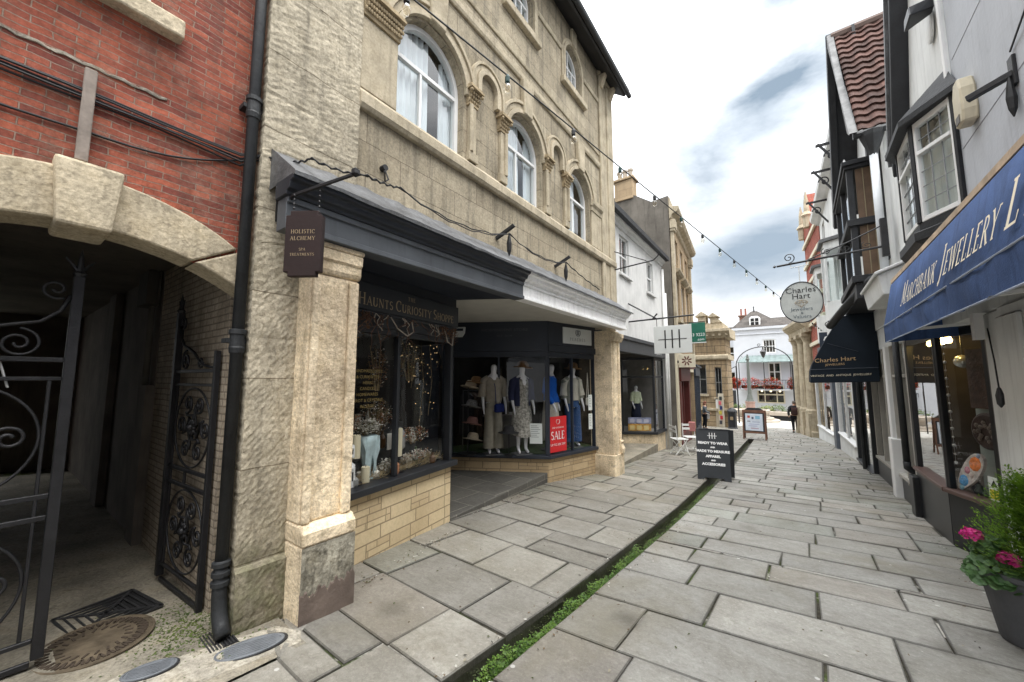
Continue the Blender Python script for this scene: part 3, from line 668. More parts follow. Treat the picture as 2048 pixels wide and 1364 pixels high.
# ---- fascia, cornice, soffit, lead flashing
M_cornice = plain('near_black_cornice_paint', (.030,.034,.042), .45, 0, .2, 3, .1, 60, .4, streak=.3)
def fascia(u0, u1, mat, nm, capl=False):
    m = MB(LF)
    m.box(.16,.30,u0,u1,2.645,2.875); m.box(.302,.318,u0,u1,2.645,2.69); m.box(.302,.318,u0,u1,2.83,2.874)
    o_f = m.build(nm, mat, SB, bevel=.004)
    m = MB(LF)
    m.prism([(.16,2.876),(.33,2.876),(.335,2.90),(.37,2.912),(.385,2.955),(.42,2.965),(.43,3.0),(.16,3.0)], u0-(.02 if capl else 0), u1)
    m.build('cornice', M_cornice if capl else mat, SB, bevel=.004)
    return o_f
fascia(-.03, 2.93, M_fascia, 'dark_fascia', True); fascia(2.934, 6.92, M_whitef, 'white_fascia')
m = MB(LF); rl = random.Random(4); rows = []
for k in range(61):
    u = lerp(-.05,7.0,k/60); rows.append([(.446,u,2.985+rl.uniform(-.006,.006)),(.45,u,3.012+rl.uniform(-.006,.006)),(.30,u,3.105+rl.uniform(-.015,.015)),(.12,u,3.25+rl.uniform(-.015,.015)),(.012,u,3.345+rl.uniform(-.015,.02)),(.002,u,3.35)])
m.loft(rows, cap=False, closed=False); m.quad((.446,-.05,2.985),(.45,-.05,3.012),(.012,-.05,3.34),(.012,-.05,2.98)); m.build('lead_flashing', M_lead, SB, smooth=False)
m = MB(LF); m.box(-2.4,.296,2.0,6.9,2.72,2.76); m.build('pale_soffit', M_soffit, SB)
m = MB(LF); m.box(-2.4,.158,.2,1.998,2.655,2.76); m.prism([(.296,2.0),(.296,2.93),(-1.3,2.03),(-1.3,2.0)],2.655,2.716,'z'); m.build('dark_soffit', M_navy, SB)
# ---- shop pillar on the left
m = MB(LF); g0 = GL(.4)
m.box(-.3,.30,.2,.60,g0-.1,.43)
m.prism([(-.3,.431),(.305,.431),(.30,.52),(.255,.57),(-.3,.57)],.2,.605)
m.box(.19-.49,.225,.2,.59,.571,2.40); m.box(.226,.262,.21,.27,.571,2.38); m.box(.226,.262,.50,.58,.571,2.38)
m.prism([(-.3,2.401),(.235,2.401),(.252,2.44),(.252,2.50),(.268,2.52),(.275,2.60),(-.3,2.60)],.19,.603)
m.box(-.3,.28,.2,.61,2.601,2.644)
m.build('shop_pillar', M_pillar, SB, bevel=.015, bseg=2)
m = MB(LF); rows = []
for k in range(73):
    u = lerp(.195,.605,k/72); ww_ = .085+.05*u/.6+.022*sin(k*.31)+.014*sin(k*.83+1)+.006*sin(k*2.3); rows.append([(.306,u,g0-.1),(.308,u,ww_),(.301,u,ww_+.012)])
m.loft(rows, cap=False, closed=False); m.build('render_patch', plain('brown_grey_render',(.16,.125,.105),.95,0,.25,6,.4,30,.2), SB)
m = MB(LF); rows = [[(.302,lerp(.2,.60,k/20),.1),(.304+.004*sin(k*2.1),lerp(.2,.60,k/20),.25+.03*sin(k)),(.302,lerp(.2,.60,k/20),.43)] for k in range(21)]
m.loft(rows, cap=False, closed=False); m.build('lichen_face', M_plinth, SB)
# ---- fluted pilaster on the right
m = MB(LF); g1 = GL(6.9)
m.box(-.5,.10,6.62,7.16,g1-.1,.0); m.box(-.45,.06,6.66,7.12,.001,2.64)
for a,b,x in ((6.70,6.80,.10),(6.98,7.08,.10),(6.84,6.94,.085)): m.prism([(.061,a),(x,a+.02),(x,b-.02),(.061,b)],.001,2.4,'z')
m.prism([(.061,.0),(.14,.0),(.15,.1),(.105,.2),(.13,.25),(.061,.3)],6.96,7.1)
m.prism([(.061,2.401),(.12,2.401),(.15,2.46),(.17,2.5),(.17,2.58),(.061,2.58)],6.64,7.14)
m.build('shop_pilaster', M_pillar, SB, bevel=.012, bseg=2)
# ---- shopfront helper: a vertical plane between two (n,u) points
def seg(p, q):
    dx, dy = q[0]-p[0], q[1]-p[1]; L = sqrt(dx*dx+dy*dy); dx /= L; dy /= L
    # local x: out of the glass (to the street side), y along p->q
    def T(a): return LF((p[0]+dx*a[1]+dy*a[0], p[1]+dy*a[1]-dx*a[0], a[2]))
    return T, L
HP, HQ = (-.22,.66), (-.48,2.42)
HT, HL = seg(HP, HQ)
PC = (-.66,5.2); PR = (-.33,6.7); PLf = (-2.35,4.27)
PT, PLn = seg(PC, PR); QT, QL = seg(PLf, PC)
# curiosity shop front
m = MB(HT); m.slant(-.14,.0,0,HL,GL(.6)-.1,GL(2.4)-.1,.50,.50); m.build('stall_riser', M_riser, SB, bevel=.006)
TE, TL = seg(HQ,(-2.2,2.62))
m = MB(TE); m.slant(-.1,-.005,.005,TL,GL(2.4)-.1,GL(2.4)-.1,.50,.50); m.build('stall_riser', M_riser, SB, bevel=.006)
sf = MB(HT)
sf.box(-.14,.07,-.02,HL+.05,.501,.565)
sf.box(-.09,.0,0,.05,.566,2.12); sf.box(-.09,.012,HL-.055,HL+.0,.566,2.2); sf.box(-.07,-.01,.80,.845,.566,2.08)
sf.box(-.09,.0,.051,HL-.056,2.06,2.12)
sf.box(-.09,.02,-.02,HL+.02,2.121,2.24)
sf.box(-.1,.035,-.04,HL+.04,2.241,2.27)
sf.box(-.1,.05,-.05,HL+.05,2.271,2.54); sf.box(-.1,.03,-.03,HL+.03,2.541,2.654)
w = sf.build('curiosity_shopfront', M_black, SB, bevel=.004)
m = MB(HT); m.quad((-.05,.05,.566),(-.05,HL-.055,.566),(-.05,HL-.055,2.06),(-.05,.05,2.06)); m.build('pane', M_shopglass, w, recalc=False)
TT, _ = HT, 0
o_, r_, u_ = Vector(HT((.05,0,0))), Vector(HT((.05,1,0)))-Vector(HT((.05,0,0))), Vector((0,0,1))
t_ = MB(); serif_text(t_, 'Haunts Curiosity Shoppe', HT((.052,.19,2.315)), r_, u_, .09, 1.3, .14, width=HL-.25)
t_.build('lettering', M_dullgold, w, recalc=False)
t_ = MB(); serif_text(t_, 'THE', HT((.052,HL*.52,2.455)), r_, u_, .045, 1., .2, centre=True); t_.build('lettering', M_dullgold, w, recalc=False)
# side return of that shop along the lobby
sf = MB(TE); sf.box(-.09,.03,.0,TL,.501,.565); sf.box(-.09,-.0,0.03,TL,2.06,2.654); sf.box(-.08,-.01,TL*.5-.03,TL*.5+.03,.566,2.06); sf.box(-.08,-.01,TL-.06,TL,.566,2.06)
w2 = sf.build('lobby_window', M_black, SB, bevel=.004)
m = MB(TE); m.quad((-.05,0.01,.566),(-.05,TL,.566),(-.05,TL,2.06),(-.05,.01,2.06)); m.build('pane', M_shopglass, w2, recalc=False)
# clothes shop front
m = MB(PT); m.slant(-.12,0,0.003,PLn,GL(5.2)-.1,GL(6.7)-.1,.09,.09); m.build('stall_riser', M_riser2, SB, bevel=.006)
m = MB(QT); m.box(-.12,0,0,QL,GL(4.2)-.12,.09); m.build('stall_riser', M_riser2, SB, bevel=.006)
sf = MB(PT)
sf.box(-.12,.06,-.02,PLn,.091,.15); sf.box(-.09,.0,0,.05,.151,2.02); sf.box(-.07,-.01,PLn*.49-.02,PLn*.49+.02,.151,2.02); sf.box(-.09,.0,PLn-.06,PLn,.151,2.02)
sf.box(-.1,.0,0,PLn,2.021,2.12); sf.box(-.1,.035,-.01,PLn,2.121,2.25); sf.box(-.1,.015,0,PLn,2.251,2.718)
w = sf.build('clothes_shopfront', M_navy, SB, bevel=.004)
m = MB(PT); m.quad((-.05,.05,.151),(-.05,PLn-.06,.151),(-.05,PLn-.06,2.02),(-.05,.05,2.02)); m.build('pane', M_shopglass, w, recalc=False)
sg = MB(PT); sg.box(.016,.04,.42,1.36,2.31,2.64); sgn_ = sg.build('shop_sign', M_signw, w, bevel=.003)
r_ = Vector(PT((0,1,0)))-Vector(PT((0,0,0)))
t_ = MB(); serif_text(t_, 'PEACHES', PT((.041,.89,2.375)), r_, (0,0,1), .062, 1, .5, centre=True)
for sx in (-1,1): t_.tube([PT((.043,.89+sx*.075*a,2.49+b)) for a,b in ((.2,.11),(.95,.1),(1,.04),(.6,.0),(.25,-.015))], .007, 5)
for sx in (-.25,0,.25): t_.tube([PT((.043,.89+sx*.12,2.60)),PT((.043,.89+sx*.1,2.50))], .006, 5)
t_.build('lettering', plain('grey_lettering',(.10,.10,.11),.5,0,.1,20,0), sgn_, recalc=False)
sf = MB(QT)
sf.box(-.12,.06,0,QL+.02,.091,.15); sf.box(-.07,-.01,QL*.5-.02,QL*.5+.02,.151,2.02); sf.box(-.09,.0,QL-.055,QL-.001,.151,2.02); sf.box(-.09,.0,0,.05,.151,2.02)
sf.box(-.1,.0,0,QL,2.021,2.13); sf.box(-.1,.02,0,QL-.001,2.131,2.718)
w2 = sf.build('clothes_shopfront', M_navy, SB, bevel=.004)
m = MB(QT); m.quad((-.05,.05,.151),(-.05,QL-.055,.151),(-.05,QL-.055,2.02),(-.05,.05,2.02)); m.build('pane', M_shopglass, w2, recalc=False)
r_ = Vector(QT((0,1,0)))-Vector(QT((0,0,0)))
dimlet = plain('faint_lettering',(.085,.085,.09),.5,0,.1,20,0)
plain_text('INDEPENDENT STORE', QT((.022,QL*.56,2.53)), r_, (0,0,1), .05, 'lettering', dimlet, w2, sx=1.35)
plain_text('EST. 2014', QT((.022,QL*.56,2.42)), r_, (0,0,1), .04, 'lettering', dimlet, w2, sx=1.35)
# shop interiors (floor, back and side walls of each window space)
m = MB(LF)
m.quad((-1.3,.66,.5),(-1.3,2.6,.5),(-1.3,2.6,2.66),(-1.3,.66,2.66)); m.quad((-.2,.64,.4),(-1.3,.64,.4),(-1.3,.64,2.66),(-.2,.64,2.66))
m.quad((-.36,.66,.5),(-1.3,.66,.5),(-1.3,2.4,.5),(-.62,2.4,.5))
m.quad((-1.8,2.52,0),(-2.3,3.2,0),(-2.3,3.2,2.7),(-1.8,2.52,2.7))
m.build('curiosity_shop_room', plain('near_black_display_lining',(.02,.019,.019),.8,0,.3,3,0), SB)
m = MB(LF); 
m.quad((-3.2,4.4,-.3),(-2.0,7.05,-.3),(-2.0,7.05,2.72),(-3.2,4.4,2.72)); m.quad((-2.0,7.05,-.3),(-.3,7.05,-.3),(-.3,7.05,2.72),(-2.0,7.05,2.72)); m.quad((-3.2,4.4,-.3),(-2.4,4.1,-.3),(-2.4,4.1,2.72),(-3.2,4.4,2.72))
m.build('clothes_shop_room', plain('charcoal_display_wall',(.028,.027,.027),.8,0,.3,3,0), SB)
m = MB(LF); m.prism([(-2.5,4.25),(-.72,5.2),(-.38,6.9),(-2.0,7.0),(-3.0,4.6)],.10,.149,'z'); m.build('display_floor', plain('green_display_turf',(.03,.06,.018),.95,0,.4,30,.5,80), SB)
# lobby floor, raised one step; lobby back wall with door
m = MB(LF); m.prism([(-.5,2.44),(-.68,5.19),(-2.5,4.2),(-2.6,2.5)],GL(2.4)-.2,GL(2.4)+.03,'z')
lob = m.build('lobby_floor', masonry('dark_slate_tiles',(.12,.115,.105),(.085,.083,.078),(.2,.19,.17),.62,.55,.008,.3,0,.3,.3), SB, bevel=.01)
m = MB(LF); m.box(-2.7,-2.55,2.4,4.4,-.3,2.72); dw = m.build('door_wall', M_navy, SB)
m = MB(LF); m.box(-2.548,-2.5,2.75,3.75,-.17,2.1); d_ = m.build('door', M_black, SB, bevel=.005)
m = MB(LF); m.quad((-2.497,2.9,.7),(-2.497,3.6,.7),(-2.497,3.6,1.95),(-2.497,2.9,1.95)); m.build('pane', M_shopglass, d_, recalc=False)
# ---------------------------------------------------------------- brick building over the passage
BB = thing('brick_building', 'red brick building with a stone arch over a dark gated passage', 'building', LF((-.2,-1,GL(0))))
BN = -.1; AC, AH, ASP, AR = -.92, .80, 2.215, .245
m = MB(LF); 
def seg_arc(c,hw,zsp,rise,seg=20):
    R = (hw*hw+rise*rise)/(2*rise); z0 = zsp+rise-R; a0 = math.asin(hw/R)
    return [(c+R*sin(lerp(-a0,a0,i/seg)), z0+R*cos(lerp(-a0,a0,i/seg))) for i in range(seg+1)]
IN_ = seg_arc(AC,AH,ASP,AR); 
TOPZ = 8.2; WIN = (-1.15,.42,3.95,5.2,0)
# solid brick around the arch and the window
def brick_q(*p): m.quad(*p)
for p, r in zip(IN_, IN_[1:]): m.quad((BN,p[0],p[1]),(BN,r[0],r[1]),(BN,r[0],3.5),(BN,p[0],3.5))
m.quad((BN,AC+AH,-.2),(BN,-.105,-.2),(BN,-.105,3.5),(BN,AC+AH,3.5)); m.quad((BN,-4.5,-.1),(BN,AC-AH,-.1),(BN,AC-AH,3.5),(BN,-4.5,3.5))
wall_open(m, BN, -4.5, -.105, 3.5, TOPZ, [WIN], .14)
m.quad((BN,-4.5,-.1),(-9,-4.5,-.1),(-9,-4.5,TOPZ),(BN,-4.5,TOPZ)); m.quad((BN,-.105,2.6),(-7,-.105,2.6),(-7,-.105,TOPZ),(BN,-.105,TOPZ))
m.build('wall', M_brick, BB, recalc=False)
m = MB(LF); m.prism([(.2,8.0),(.25,8.1),(-4,11),(-8.5,8.1),(-8.4,8.0)],-4.6,-.15); m.build('roof', M_slate, BB)
# voussoirs
OUT_ = seg_arc(AC,AH+.30,ASP-.10,AR+.40)
cuts = [0,.17,.36,.42,.58,.64,.83,1.0]
def at_(L,t):
    f = t*(len(L)-1); i = min(int(f),len(L)-2); return vl(L[i],L[i+1],f-i)
m = MB(LF); rv = random.Random(6)
for a,b in ((0,.20),(.20,.46),(.54,.80),(.80,1.)):
    n = 6; P = [at_(OUT_,lerp(a+.004,b-.004,i/n)) for i in range(n+1)]; Q = [at_(IN_,lerp(a+.004,b-.004,i/n)) for i in range(n+1)]
    m.prism(P+Q[::-1], BN-.22, BN+.035+rv.uniform(-.006,.006), 'x')
m.build('arch_stones', M_voussoir, BB, bevel=.012, bseg=2)
m = MB(LF); m.prism([(AC-.1,2.42),(AC+.11,2.42),(AC+.14,2.79),(AC-.13,2.79)], BN-.25, BN+.11, 'x'); m.build('keystone', M_voussoir, BB, bevel=.018, bseg=2)
# window, stone sill
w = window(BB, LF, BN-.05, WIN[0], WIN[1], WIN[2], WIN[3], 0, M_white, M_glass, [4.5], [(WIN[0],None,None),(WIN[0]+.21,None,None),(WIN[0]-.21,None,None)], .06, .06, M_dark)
m = MB(LF); m.box(BN-.05,BN+.09,-1.72,-.575,3.82,3.945); m.build('window_sill', M_voussoir, BB, bevel=.015, bseg=2)
# passage: side walls, ceiling, end wall with an opening to the yard
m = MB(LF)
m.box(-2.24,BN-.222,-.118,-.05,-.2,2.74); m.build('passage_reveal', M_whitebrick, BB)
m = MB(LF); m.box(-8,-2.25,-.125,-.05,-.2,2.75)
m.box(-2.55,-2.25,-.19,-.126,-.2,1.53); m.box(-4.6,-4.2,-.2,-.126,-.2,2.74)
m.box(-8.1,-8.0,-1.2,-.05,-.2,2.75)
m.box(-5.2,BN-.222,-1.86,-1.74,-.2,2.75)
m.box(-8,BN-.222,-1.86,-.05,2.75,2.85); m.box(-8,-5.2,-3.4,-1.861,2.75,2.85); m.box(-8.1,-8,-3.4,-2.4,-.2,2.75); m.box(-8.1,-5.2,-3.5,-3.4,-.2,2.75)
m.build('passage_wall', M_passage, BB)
m = MB(LF); m.tube([(-2.45,-.16,1.53),(-2.45,-.16,2.66)],.028,8); m.build('conduit', plain('dusty_conduit',(.13,.12,.10),.8), BB, smooth=True)
m = MB(LF); m.box(-2.7,-2.3,-.24,-.127,2.38,2.74); m.tube([(-2.25,-.15,2.74),(-2.25,-.15,2.45),(-2.35,-.15,2.36)],.016,6); m.build('meter_box', plain('grimy_meter_box',(.06,.055,.045),.8), BB, bevel=.01)
# timber batten and cables on the brick
m = MB(LF); m.box(BN+.002,BN+.05,-.975,-.925,2.81,3.36); tag(m.build('timber_batten', plain('weathered_grey_timber',(.26,.22,.19),.9,0,.35,9,.3,50,.2,streak=.4), None, bevel=.004), 'weathered grey timber batten fixed upright to the red brick above the keystone', 'batten')
M_cable = plain('black_cable',(.013,.013,.014),.6,0,.2,20,0)
m = MB(LF); rcb = random.Random(3)
for k in range(5):
    z0 = 3.22-.024*k; pts = []
    for i in range(20):
        u = lerp(-4.4,-.2,i/19); zz = lerp(z0-.02,3.24-.012*k,i/19)+.006*sin(i*1.3+k); 
        if u > -.75: zz -= .02*k*(u+.75)
        pts.append((BN+.02+.012*(k%2),u,zz))
    pts += [(.02,-.1,3.235),(.09,.0,3.23)]
    m.tube(pts,.0065,5)
m.tube([(BN+.012,lerp(-2.2,-.95,i/10),lerp(3.08,3.0,i/10)-.05*sin(pi*i/10)) for i in range(11)]+[(BN+.014,lerp(-.95,-.2,i/8),lerp(3.0,3.19,i/8)-.06*sin(pi*i/8)) for i in range(1,9)]+[(.09,.0,3.22)],.007,5)
tag(m.build('cable_bundle', M_cable, None, smooth=True), 'bundle of black cables sagging along the red brick wall to the downpipe', 'cables')
m = MB(LF); m.tube([(BN+.002,lerp(-2.6,-.62,i/60),3.40+.006*sin(i*1.9)) for i in range(61)],[.007+.006*abs(sin(i*2.3)) for i in range(61)],5); m.build('mortar_fillet', M_mortar, BB)
# downpipe
DP = thing('downpipe', 'tall black cast iron downpipe between the red brick and the stone pier', 'downpipe', LF((.0,-.16,GL(0))))
m = MB(LF); pu = -.165; m.tube([(.0,pu,.42),(.0,pu,9)],.037,14); m.tube([(.0,pu,.42),(.0,pu,.2),(.02,pu,.1),(.06,pu,.03),(.11,pu,-.01)],[.040,.042,.044,.044,.043],14); m.build('pipe', M_pipe, DP, smooth=True)
for z in (1.86,3.58,5.6):
    m = MB(LF); m.lathe((.0,pu,z),[(.038,-.09),(.044,-.085),(.049,-.05),(.045,-.04),(.045,.04),(.053,.045),(.053,.075),(.040,.08)],16); m.box(-.09,.0,pu-.065,pu+.065,z-.015,z+.015); m.build('collar', M_pipe, DP, smooth=False)
m = MB(LF); 
for z in (.40,.34,.28): m.lathe((.0,pu,z),[(.040,-.02),(.053,-.016),(.053,.010),(.040,.016)],16)
m.build('shoe_ring', M_pipe, DP)
# ---- wrought iron gates
def spiral(c, r0, turns, a0, dirn=1, n=36, r1=.012):
    return [(c[0]+lerp(r0,r1,(i/n))*cos(a0+dirn*turns*2*pi*i/n), c[1]+lerp(r0,r1,i/n)*sin(a0+dirn*turns*2*pi*i/n)) for i in range(n+1)]
def gate(name, label, loc, yaw, W_, mirror=1):
    g = thing(name, label, 'gate', loc, 'wrought iron gates of the passage')
    B = (lambda p: frame(loc,yaw)((p[0]*mirror,p[1],p[2])))
    def mk(nm, fn, **k):
        m = MB(B); fn(m); return m.build(nm, M_iron, g, **k)
    def fr(m):
        m.box(-.024,.024,-.024,.024,.05,2.22); m.box(W_-.018,W_+.018,-.018,.018,.0,1.86)
        for z,h in ((1.71,.014),(1.60,.011),(.93,.014),(.81,.014),(.15,.012),(.03,.016)): m.box(.024,W_-.018,-.011,.011,z-h,z+h)
        for x in (.07,): m.box(x-.008,x+.008,-.008,.008,.166,1.6)
        m.box(.45*W_-.01,.45*W_+.01,-.009,.009,.825,.915)
    mk('frame', fr, bevel=.003)
    def fin(m):
        m.lathe((0,0,2.22),[(.024,0),(.032,.02),(.018,.035),(.012,.12),(.002,.17)],8)
        for s_ in (-1,1): m.tube([(0,0,2.24),(s_*.03,0,2.29),(s_*.062,0,2.33)],[.012,.009,.004],6)
    mk('finial', fin)
    def top(m):
        P = [(.024,2.1),(.06,2.0),(.13,1.93),(.24,1.90),(.36,1.86),(.46,1.80),(.56,1.755),(W_-.02,1.73)]
        m.tube([(x,0,z) for x,z in P],.011,6)
        for c,r,a,tn,d in (((.085,2.13),.06,-2.2,1.3,1),((.20,1.80),.085,pi*.5,1.75,1),((.50,1.78),.05,0,1.4,-1)):
            m.tube([(x,0,z) for x,z in spiral(c,r,tn,a,d)],.008,6)
    mk('crest_scroll', top, smooth=True)
    def panel(z0,z1):
        def f(m):
            cx, cz = .065+(W_-.08)/2, (z0+z1)/2; rx, rz = (W_-.12)/2, (z1-z0)/2-.012
            m.tube([(cx+rx*cos(2*pi*i/40),0,cz+rz*sin(2*pi*i/40)) for i in range(41)],.008,6)
            for k in range(6):
                a = pi/6+k*pi/3+.5; ex, ez = cx+rx*.66*cos(a), cz+rz*.68*sin(a)
                S = spiral((ex,ez),.075,1.6,a+pi*.7,1,30,.014)
                pth = [(cx+.03*cos(a-.7),cz+.03*sin(a-.7)),(lerp(cx,ex,.35)+.05*cos(a-1.57),lerp(cz,ez,.35)+.07*sin(a-1.57)),(lerp(cx,S[0][0],.75),lerp(cz,S[0][1],.75))]+S
                m.tube([(x,.0015*(k+1),z) for x,z in pth],.010,6)
            for k in range(8): m.ball((cx+.035*cos(k*.8),0.004,cz+.045*sin(k*.8)),.02,6,4)
            m.ball((cx,-.01,cz),.03,7,5)
        return f
    mk('scroll_panel', panel(.945,1.585), smooth=True); mk('scroll_panel', panel(.165,.795), smooth=True)
    return g
LG = gate('iron_gate', 'closed left leaf of the black wrought iron gates, nearer the camera', LF((-.42,-.875,GL(-.9)+.01)), radians(1.5)-pi/2, .74)
# the bolt rod hanging on the closed leaf
m = MB(LF); m.tube([(-.44,-1.17,1.86),(-.435,-1.09,1.55)],.0055,6); m.build('bolt_rod', plain('bare_steel_rod',(.6,.6,.58),.4,.6,.1,10,0), LG)
RG = gate('iron_gate', 'open right leaf of the black wrought iron gates, folded against the passage wall', LF((-1.2,-.2,GL(0)+.01)), radians(1.5)+.06, .80)
for ch in RG.children:
    pass
# grates and covers in the floor
def zf(n,u): return apz(LF((n,u,0))[0], LF((n,u,0))[1])
def flat(name,label,cat,cn,cu,group=None):
    p = LF((cn,cu,0)); return thing(name,label,cat,(p[0],p[1],zf(cn,cu)+.001),group)
M_cast = plain('dark_cast_iron',(.05,.05,.052),.5,.5,.3,8,.4,60,.5)
M_rust = plain('rusty_cover',(.105,.082,.055),.85,.1,.45,9,.6,40,.3)
M_galv = plain('galvanised_cover',(.22,.235,.255),.55,.5,.2,8,.4,60,.5)
fl = flat('floor_grate','rectangular iron grate with diagonal bars in the passage floor','grate',-.87,-.57)
fx = frame((ORG[fl.name][0],ORG[fl.name][1],ORG[fl.name][2]), atan2(.37-.3,-3.67+4.11)+.62)
A_ = [PGW for PGW in ((-4.11,.3),(-4.2,.70),(-3.75,.79),(-3.67,.37))]
def T2(s,t,z):   # bilinear in the grate's four corners
    a = vl(A_[0],A_[3],s); b = vl(A_[1],A_[2],s); p = vl(a,b,t); return (p[0],p[1],zf(-.87,-.57)+.004+z)
m = MB(lambda p: T2(p[0],p[1],p[2])); m.box(0,1,0,1,-.03,-.008); m.build('pit', M_dark, fl)
m = MB(lambda p: T2(p[0],p[1],p[2]))
for a,b in (((0,0),(1,0)),((1,0),(1,1)),((1,1),(0,1)),((0,1),(0,0)),((0,0),(1,1)),((0,1),(1,0))): m.bar((a[0],a[1],0),(b[0],b[1],0),.05,.012)
for k in range(1,5):
    t1 = k/10
    m.bar((t1,t1+.02,0),(t1,1-t1-.02,0),.03,.01); m.bar((1-t1,t1+.02,0),(1-t1,1-t1-.02,0),.03,.01)
    m.bar((t1+.02,t1,0),(1-t1-.02,t1,0),.03,.01); m.bar((t1+.02,1-t1,0),(1-t1-.02,1-t1,0),.03,.01)
m.build('bars', M_cast, fl)
fl = flat('manhole_cover','large round rusty manhole cover with a zigzag rim in the passage entry','manhole cover',-.47,-.64)
c = ORG[fl.name]; m = MB(); m.lathe((c[0],c[1],c[2]),[(.27,0),(.27,.008),(.255,.010),(.25,.006),(.0001,.007)],40); m.build('plate', M_rust, fl)
m = MB()
for k in range(34):
    a = 2*pi*k/34; r1, r2 = .235, .185
    for s_ in (-1,1): m.bar((c[0]+r1*cos(a+s_*.06),c[1]+r1*sin(a+s_*.06),c[2]+.009),(c[0]+r2*cos(a),c[1]+r2*sin(a),c[2]+.009),.012,.006)
for k in range(20):
    a = 2*pi*k/20; m.bar((c[0]+.165*cos(a-.1),c[1]+.165*sin(a-.1),c[2]+.008),(c[0]+.13*cos(a),c[1]+.13*sin(a),c[2]+.008),.012,.006)
m.build('tread', plain('rust_tread',(.055,.04,.028),.9), fl)
def oval(label, cn, cu, rx, ry, rot):
    f_ = flat('service_cover',label,'service cover',cn,cu,'oval service covers'); c = ORG[f_.name]; T = frame(c, rot)
    m = MB(T); m.lathe((0,0,.002),[(1.0,0),(1.0,.008),(.9,.010),(.88,.006),(.0001,.0065)],36,rx,ry); m.build('plate', M_galv, f_)
    m = MB(T); m.lathe((0,0,.0),[(1.10,0),(1.10,.006),(1.01,.006),(1.01,.0)],36,rx,ry); m.build('rim', M_cast, f_)
    m = MB(T)
    for k in range(-3,4): m.box(-rx*.75,rx*.75,ry*k*.2-.006,ry*k*.2+.003,.0085,.0105)
    m.build('tread', M_galv, f_)
oval('oval grey metal cover set in pale mortar beside the stone pier', .29,-.08,.185,.088,1.24)
oval('oval grey metal cover at the picture edge beside the rusty manhole', .08,-.50,.12,.07,1.24)
gl = flat('gully_grate','small black gully grate under the foot of the black downpipe','grate',.0+.05,-.17)
c = ORG[gl.name]; T = frame(c,.0); m = MB(T); m.box(-.12,.12,-.075,.075,-.03,-.0); m.build('pit', M_dark, gl); m = MB(T)
for k in range(-4,5): m.box(-.118,.118,k*.017-.004,k*.017+.004,.001,.006)
m.build('bars', M_cast, gl)
# pale mortar haunching round the covers
m = MB(LF); m.prism([(.16,-.9),(.36,-.62),(.43,-.1),(.47,.14),(.36,.19),(.18,.12),(.10,-.2),(.0,-.62)],0,.001,'z')
hz = MB(); hz.v = [(p[0],p[1],apz(p[0],p[1])+.0015) for p in m.v[:8]]; hz.f = [tuple(range(8))]; hz.c = [None]
tag(hz.build('mortar_surround', M_mortar, None, recalc=False), kind='structure')
# ---------------------------------------------------------------- left side beyond the stone building
WB = thing('white_building', 'two-storey white rendered house with a dark shopfront after the stone building', 'building', LF((-.6,9.8,GL(9.8))))
M_render = plain('white_lime_render',(.66,.655,.64),.85,0,.1,2.5,.25,30,.2,streak=.3,spot=.1)
WN = -.3; WW = [(8.72,.37,4.36,5.42,0),(11.1,.35,4.3,5.32,0)]
m = MB(LF); wall_open(m,WN,7.13,12.55,2.72,5.75,WW,.14); m.quad((WN,12.55,-.8),(-6,12.55,-.8),(-6,12.55,5.75),(WN,12.55,5.75)); m.quad((-6,7.13,2),(-6,12.55,2),(-6,12.55,5.75),(-6,7.13,5.75)); m.build('wall', M_render, WB, recalc=False)
m = MB(LF); m.prism([(WN,5.55),(WN+.04,5.55),(WN+.06,5.62),(WN+.14,5.66),(WN+.16,5.76),(WN,5.76)],7.13,12.55); m.build('cornice', M_render, WB)
m = MB(LF); m.prism([(WN+.165,5.70),(WN+.27,5.70),(WN+.28,5.82),(WN+.1,5.85),(WN,5.77)],7.12,12.6); m.build('gutter', M_pipe, WB)
m = MB(LF); m.prism([(WN+.1,5.855),(-3.2,7.2),(-6,5.8)],7.12,12.6); m.build('roof', M_slate, WB)
for c,hw,zs,zsp,r in WW:
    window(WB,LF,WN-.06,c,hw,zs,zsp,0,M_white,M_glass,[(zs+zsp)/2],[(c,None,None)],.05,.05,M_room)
    m = MB(LF); m.box(WN,WN+.07,c-hw-.1,c+hw+.1,zs-.08,zs-.001); m.build('window_sill', M_render, WB, bevel=.01)
sf = MB(LF); sf.box(WN-.1,WN+.06,7.15,12.5,2.28,2.60); sf.box(WN-.1,WN+.1,7.13,12.55,2.601,2.70); fs_ = sf.build('shop_fascia', plain('mid_grey_fascia',(.05,.053,.058),.5), WB, bevel=.006)
t_ = MB(); rr = (Vector(LF((0,1,0)))-Vector(LF((0,0,0)))); serif_text(t_, 'Jonty', LF((WN+.062,11.3,2.36)), rr, (0,0,1), .13, 1.1, .1, width=.62); t_.build('lettering', M_wlet, fs_, recalc=False)
B1,B2,B3 = (-1.25,10.85),(-.36,11.4),(-.36,12.5)
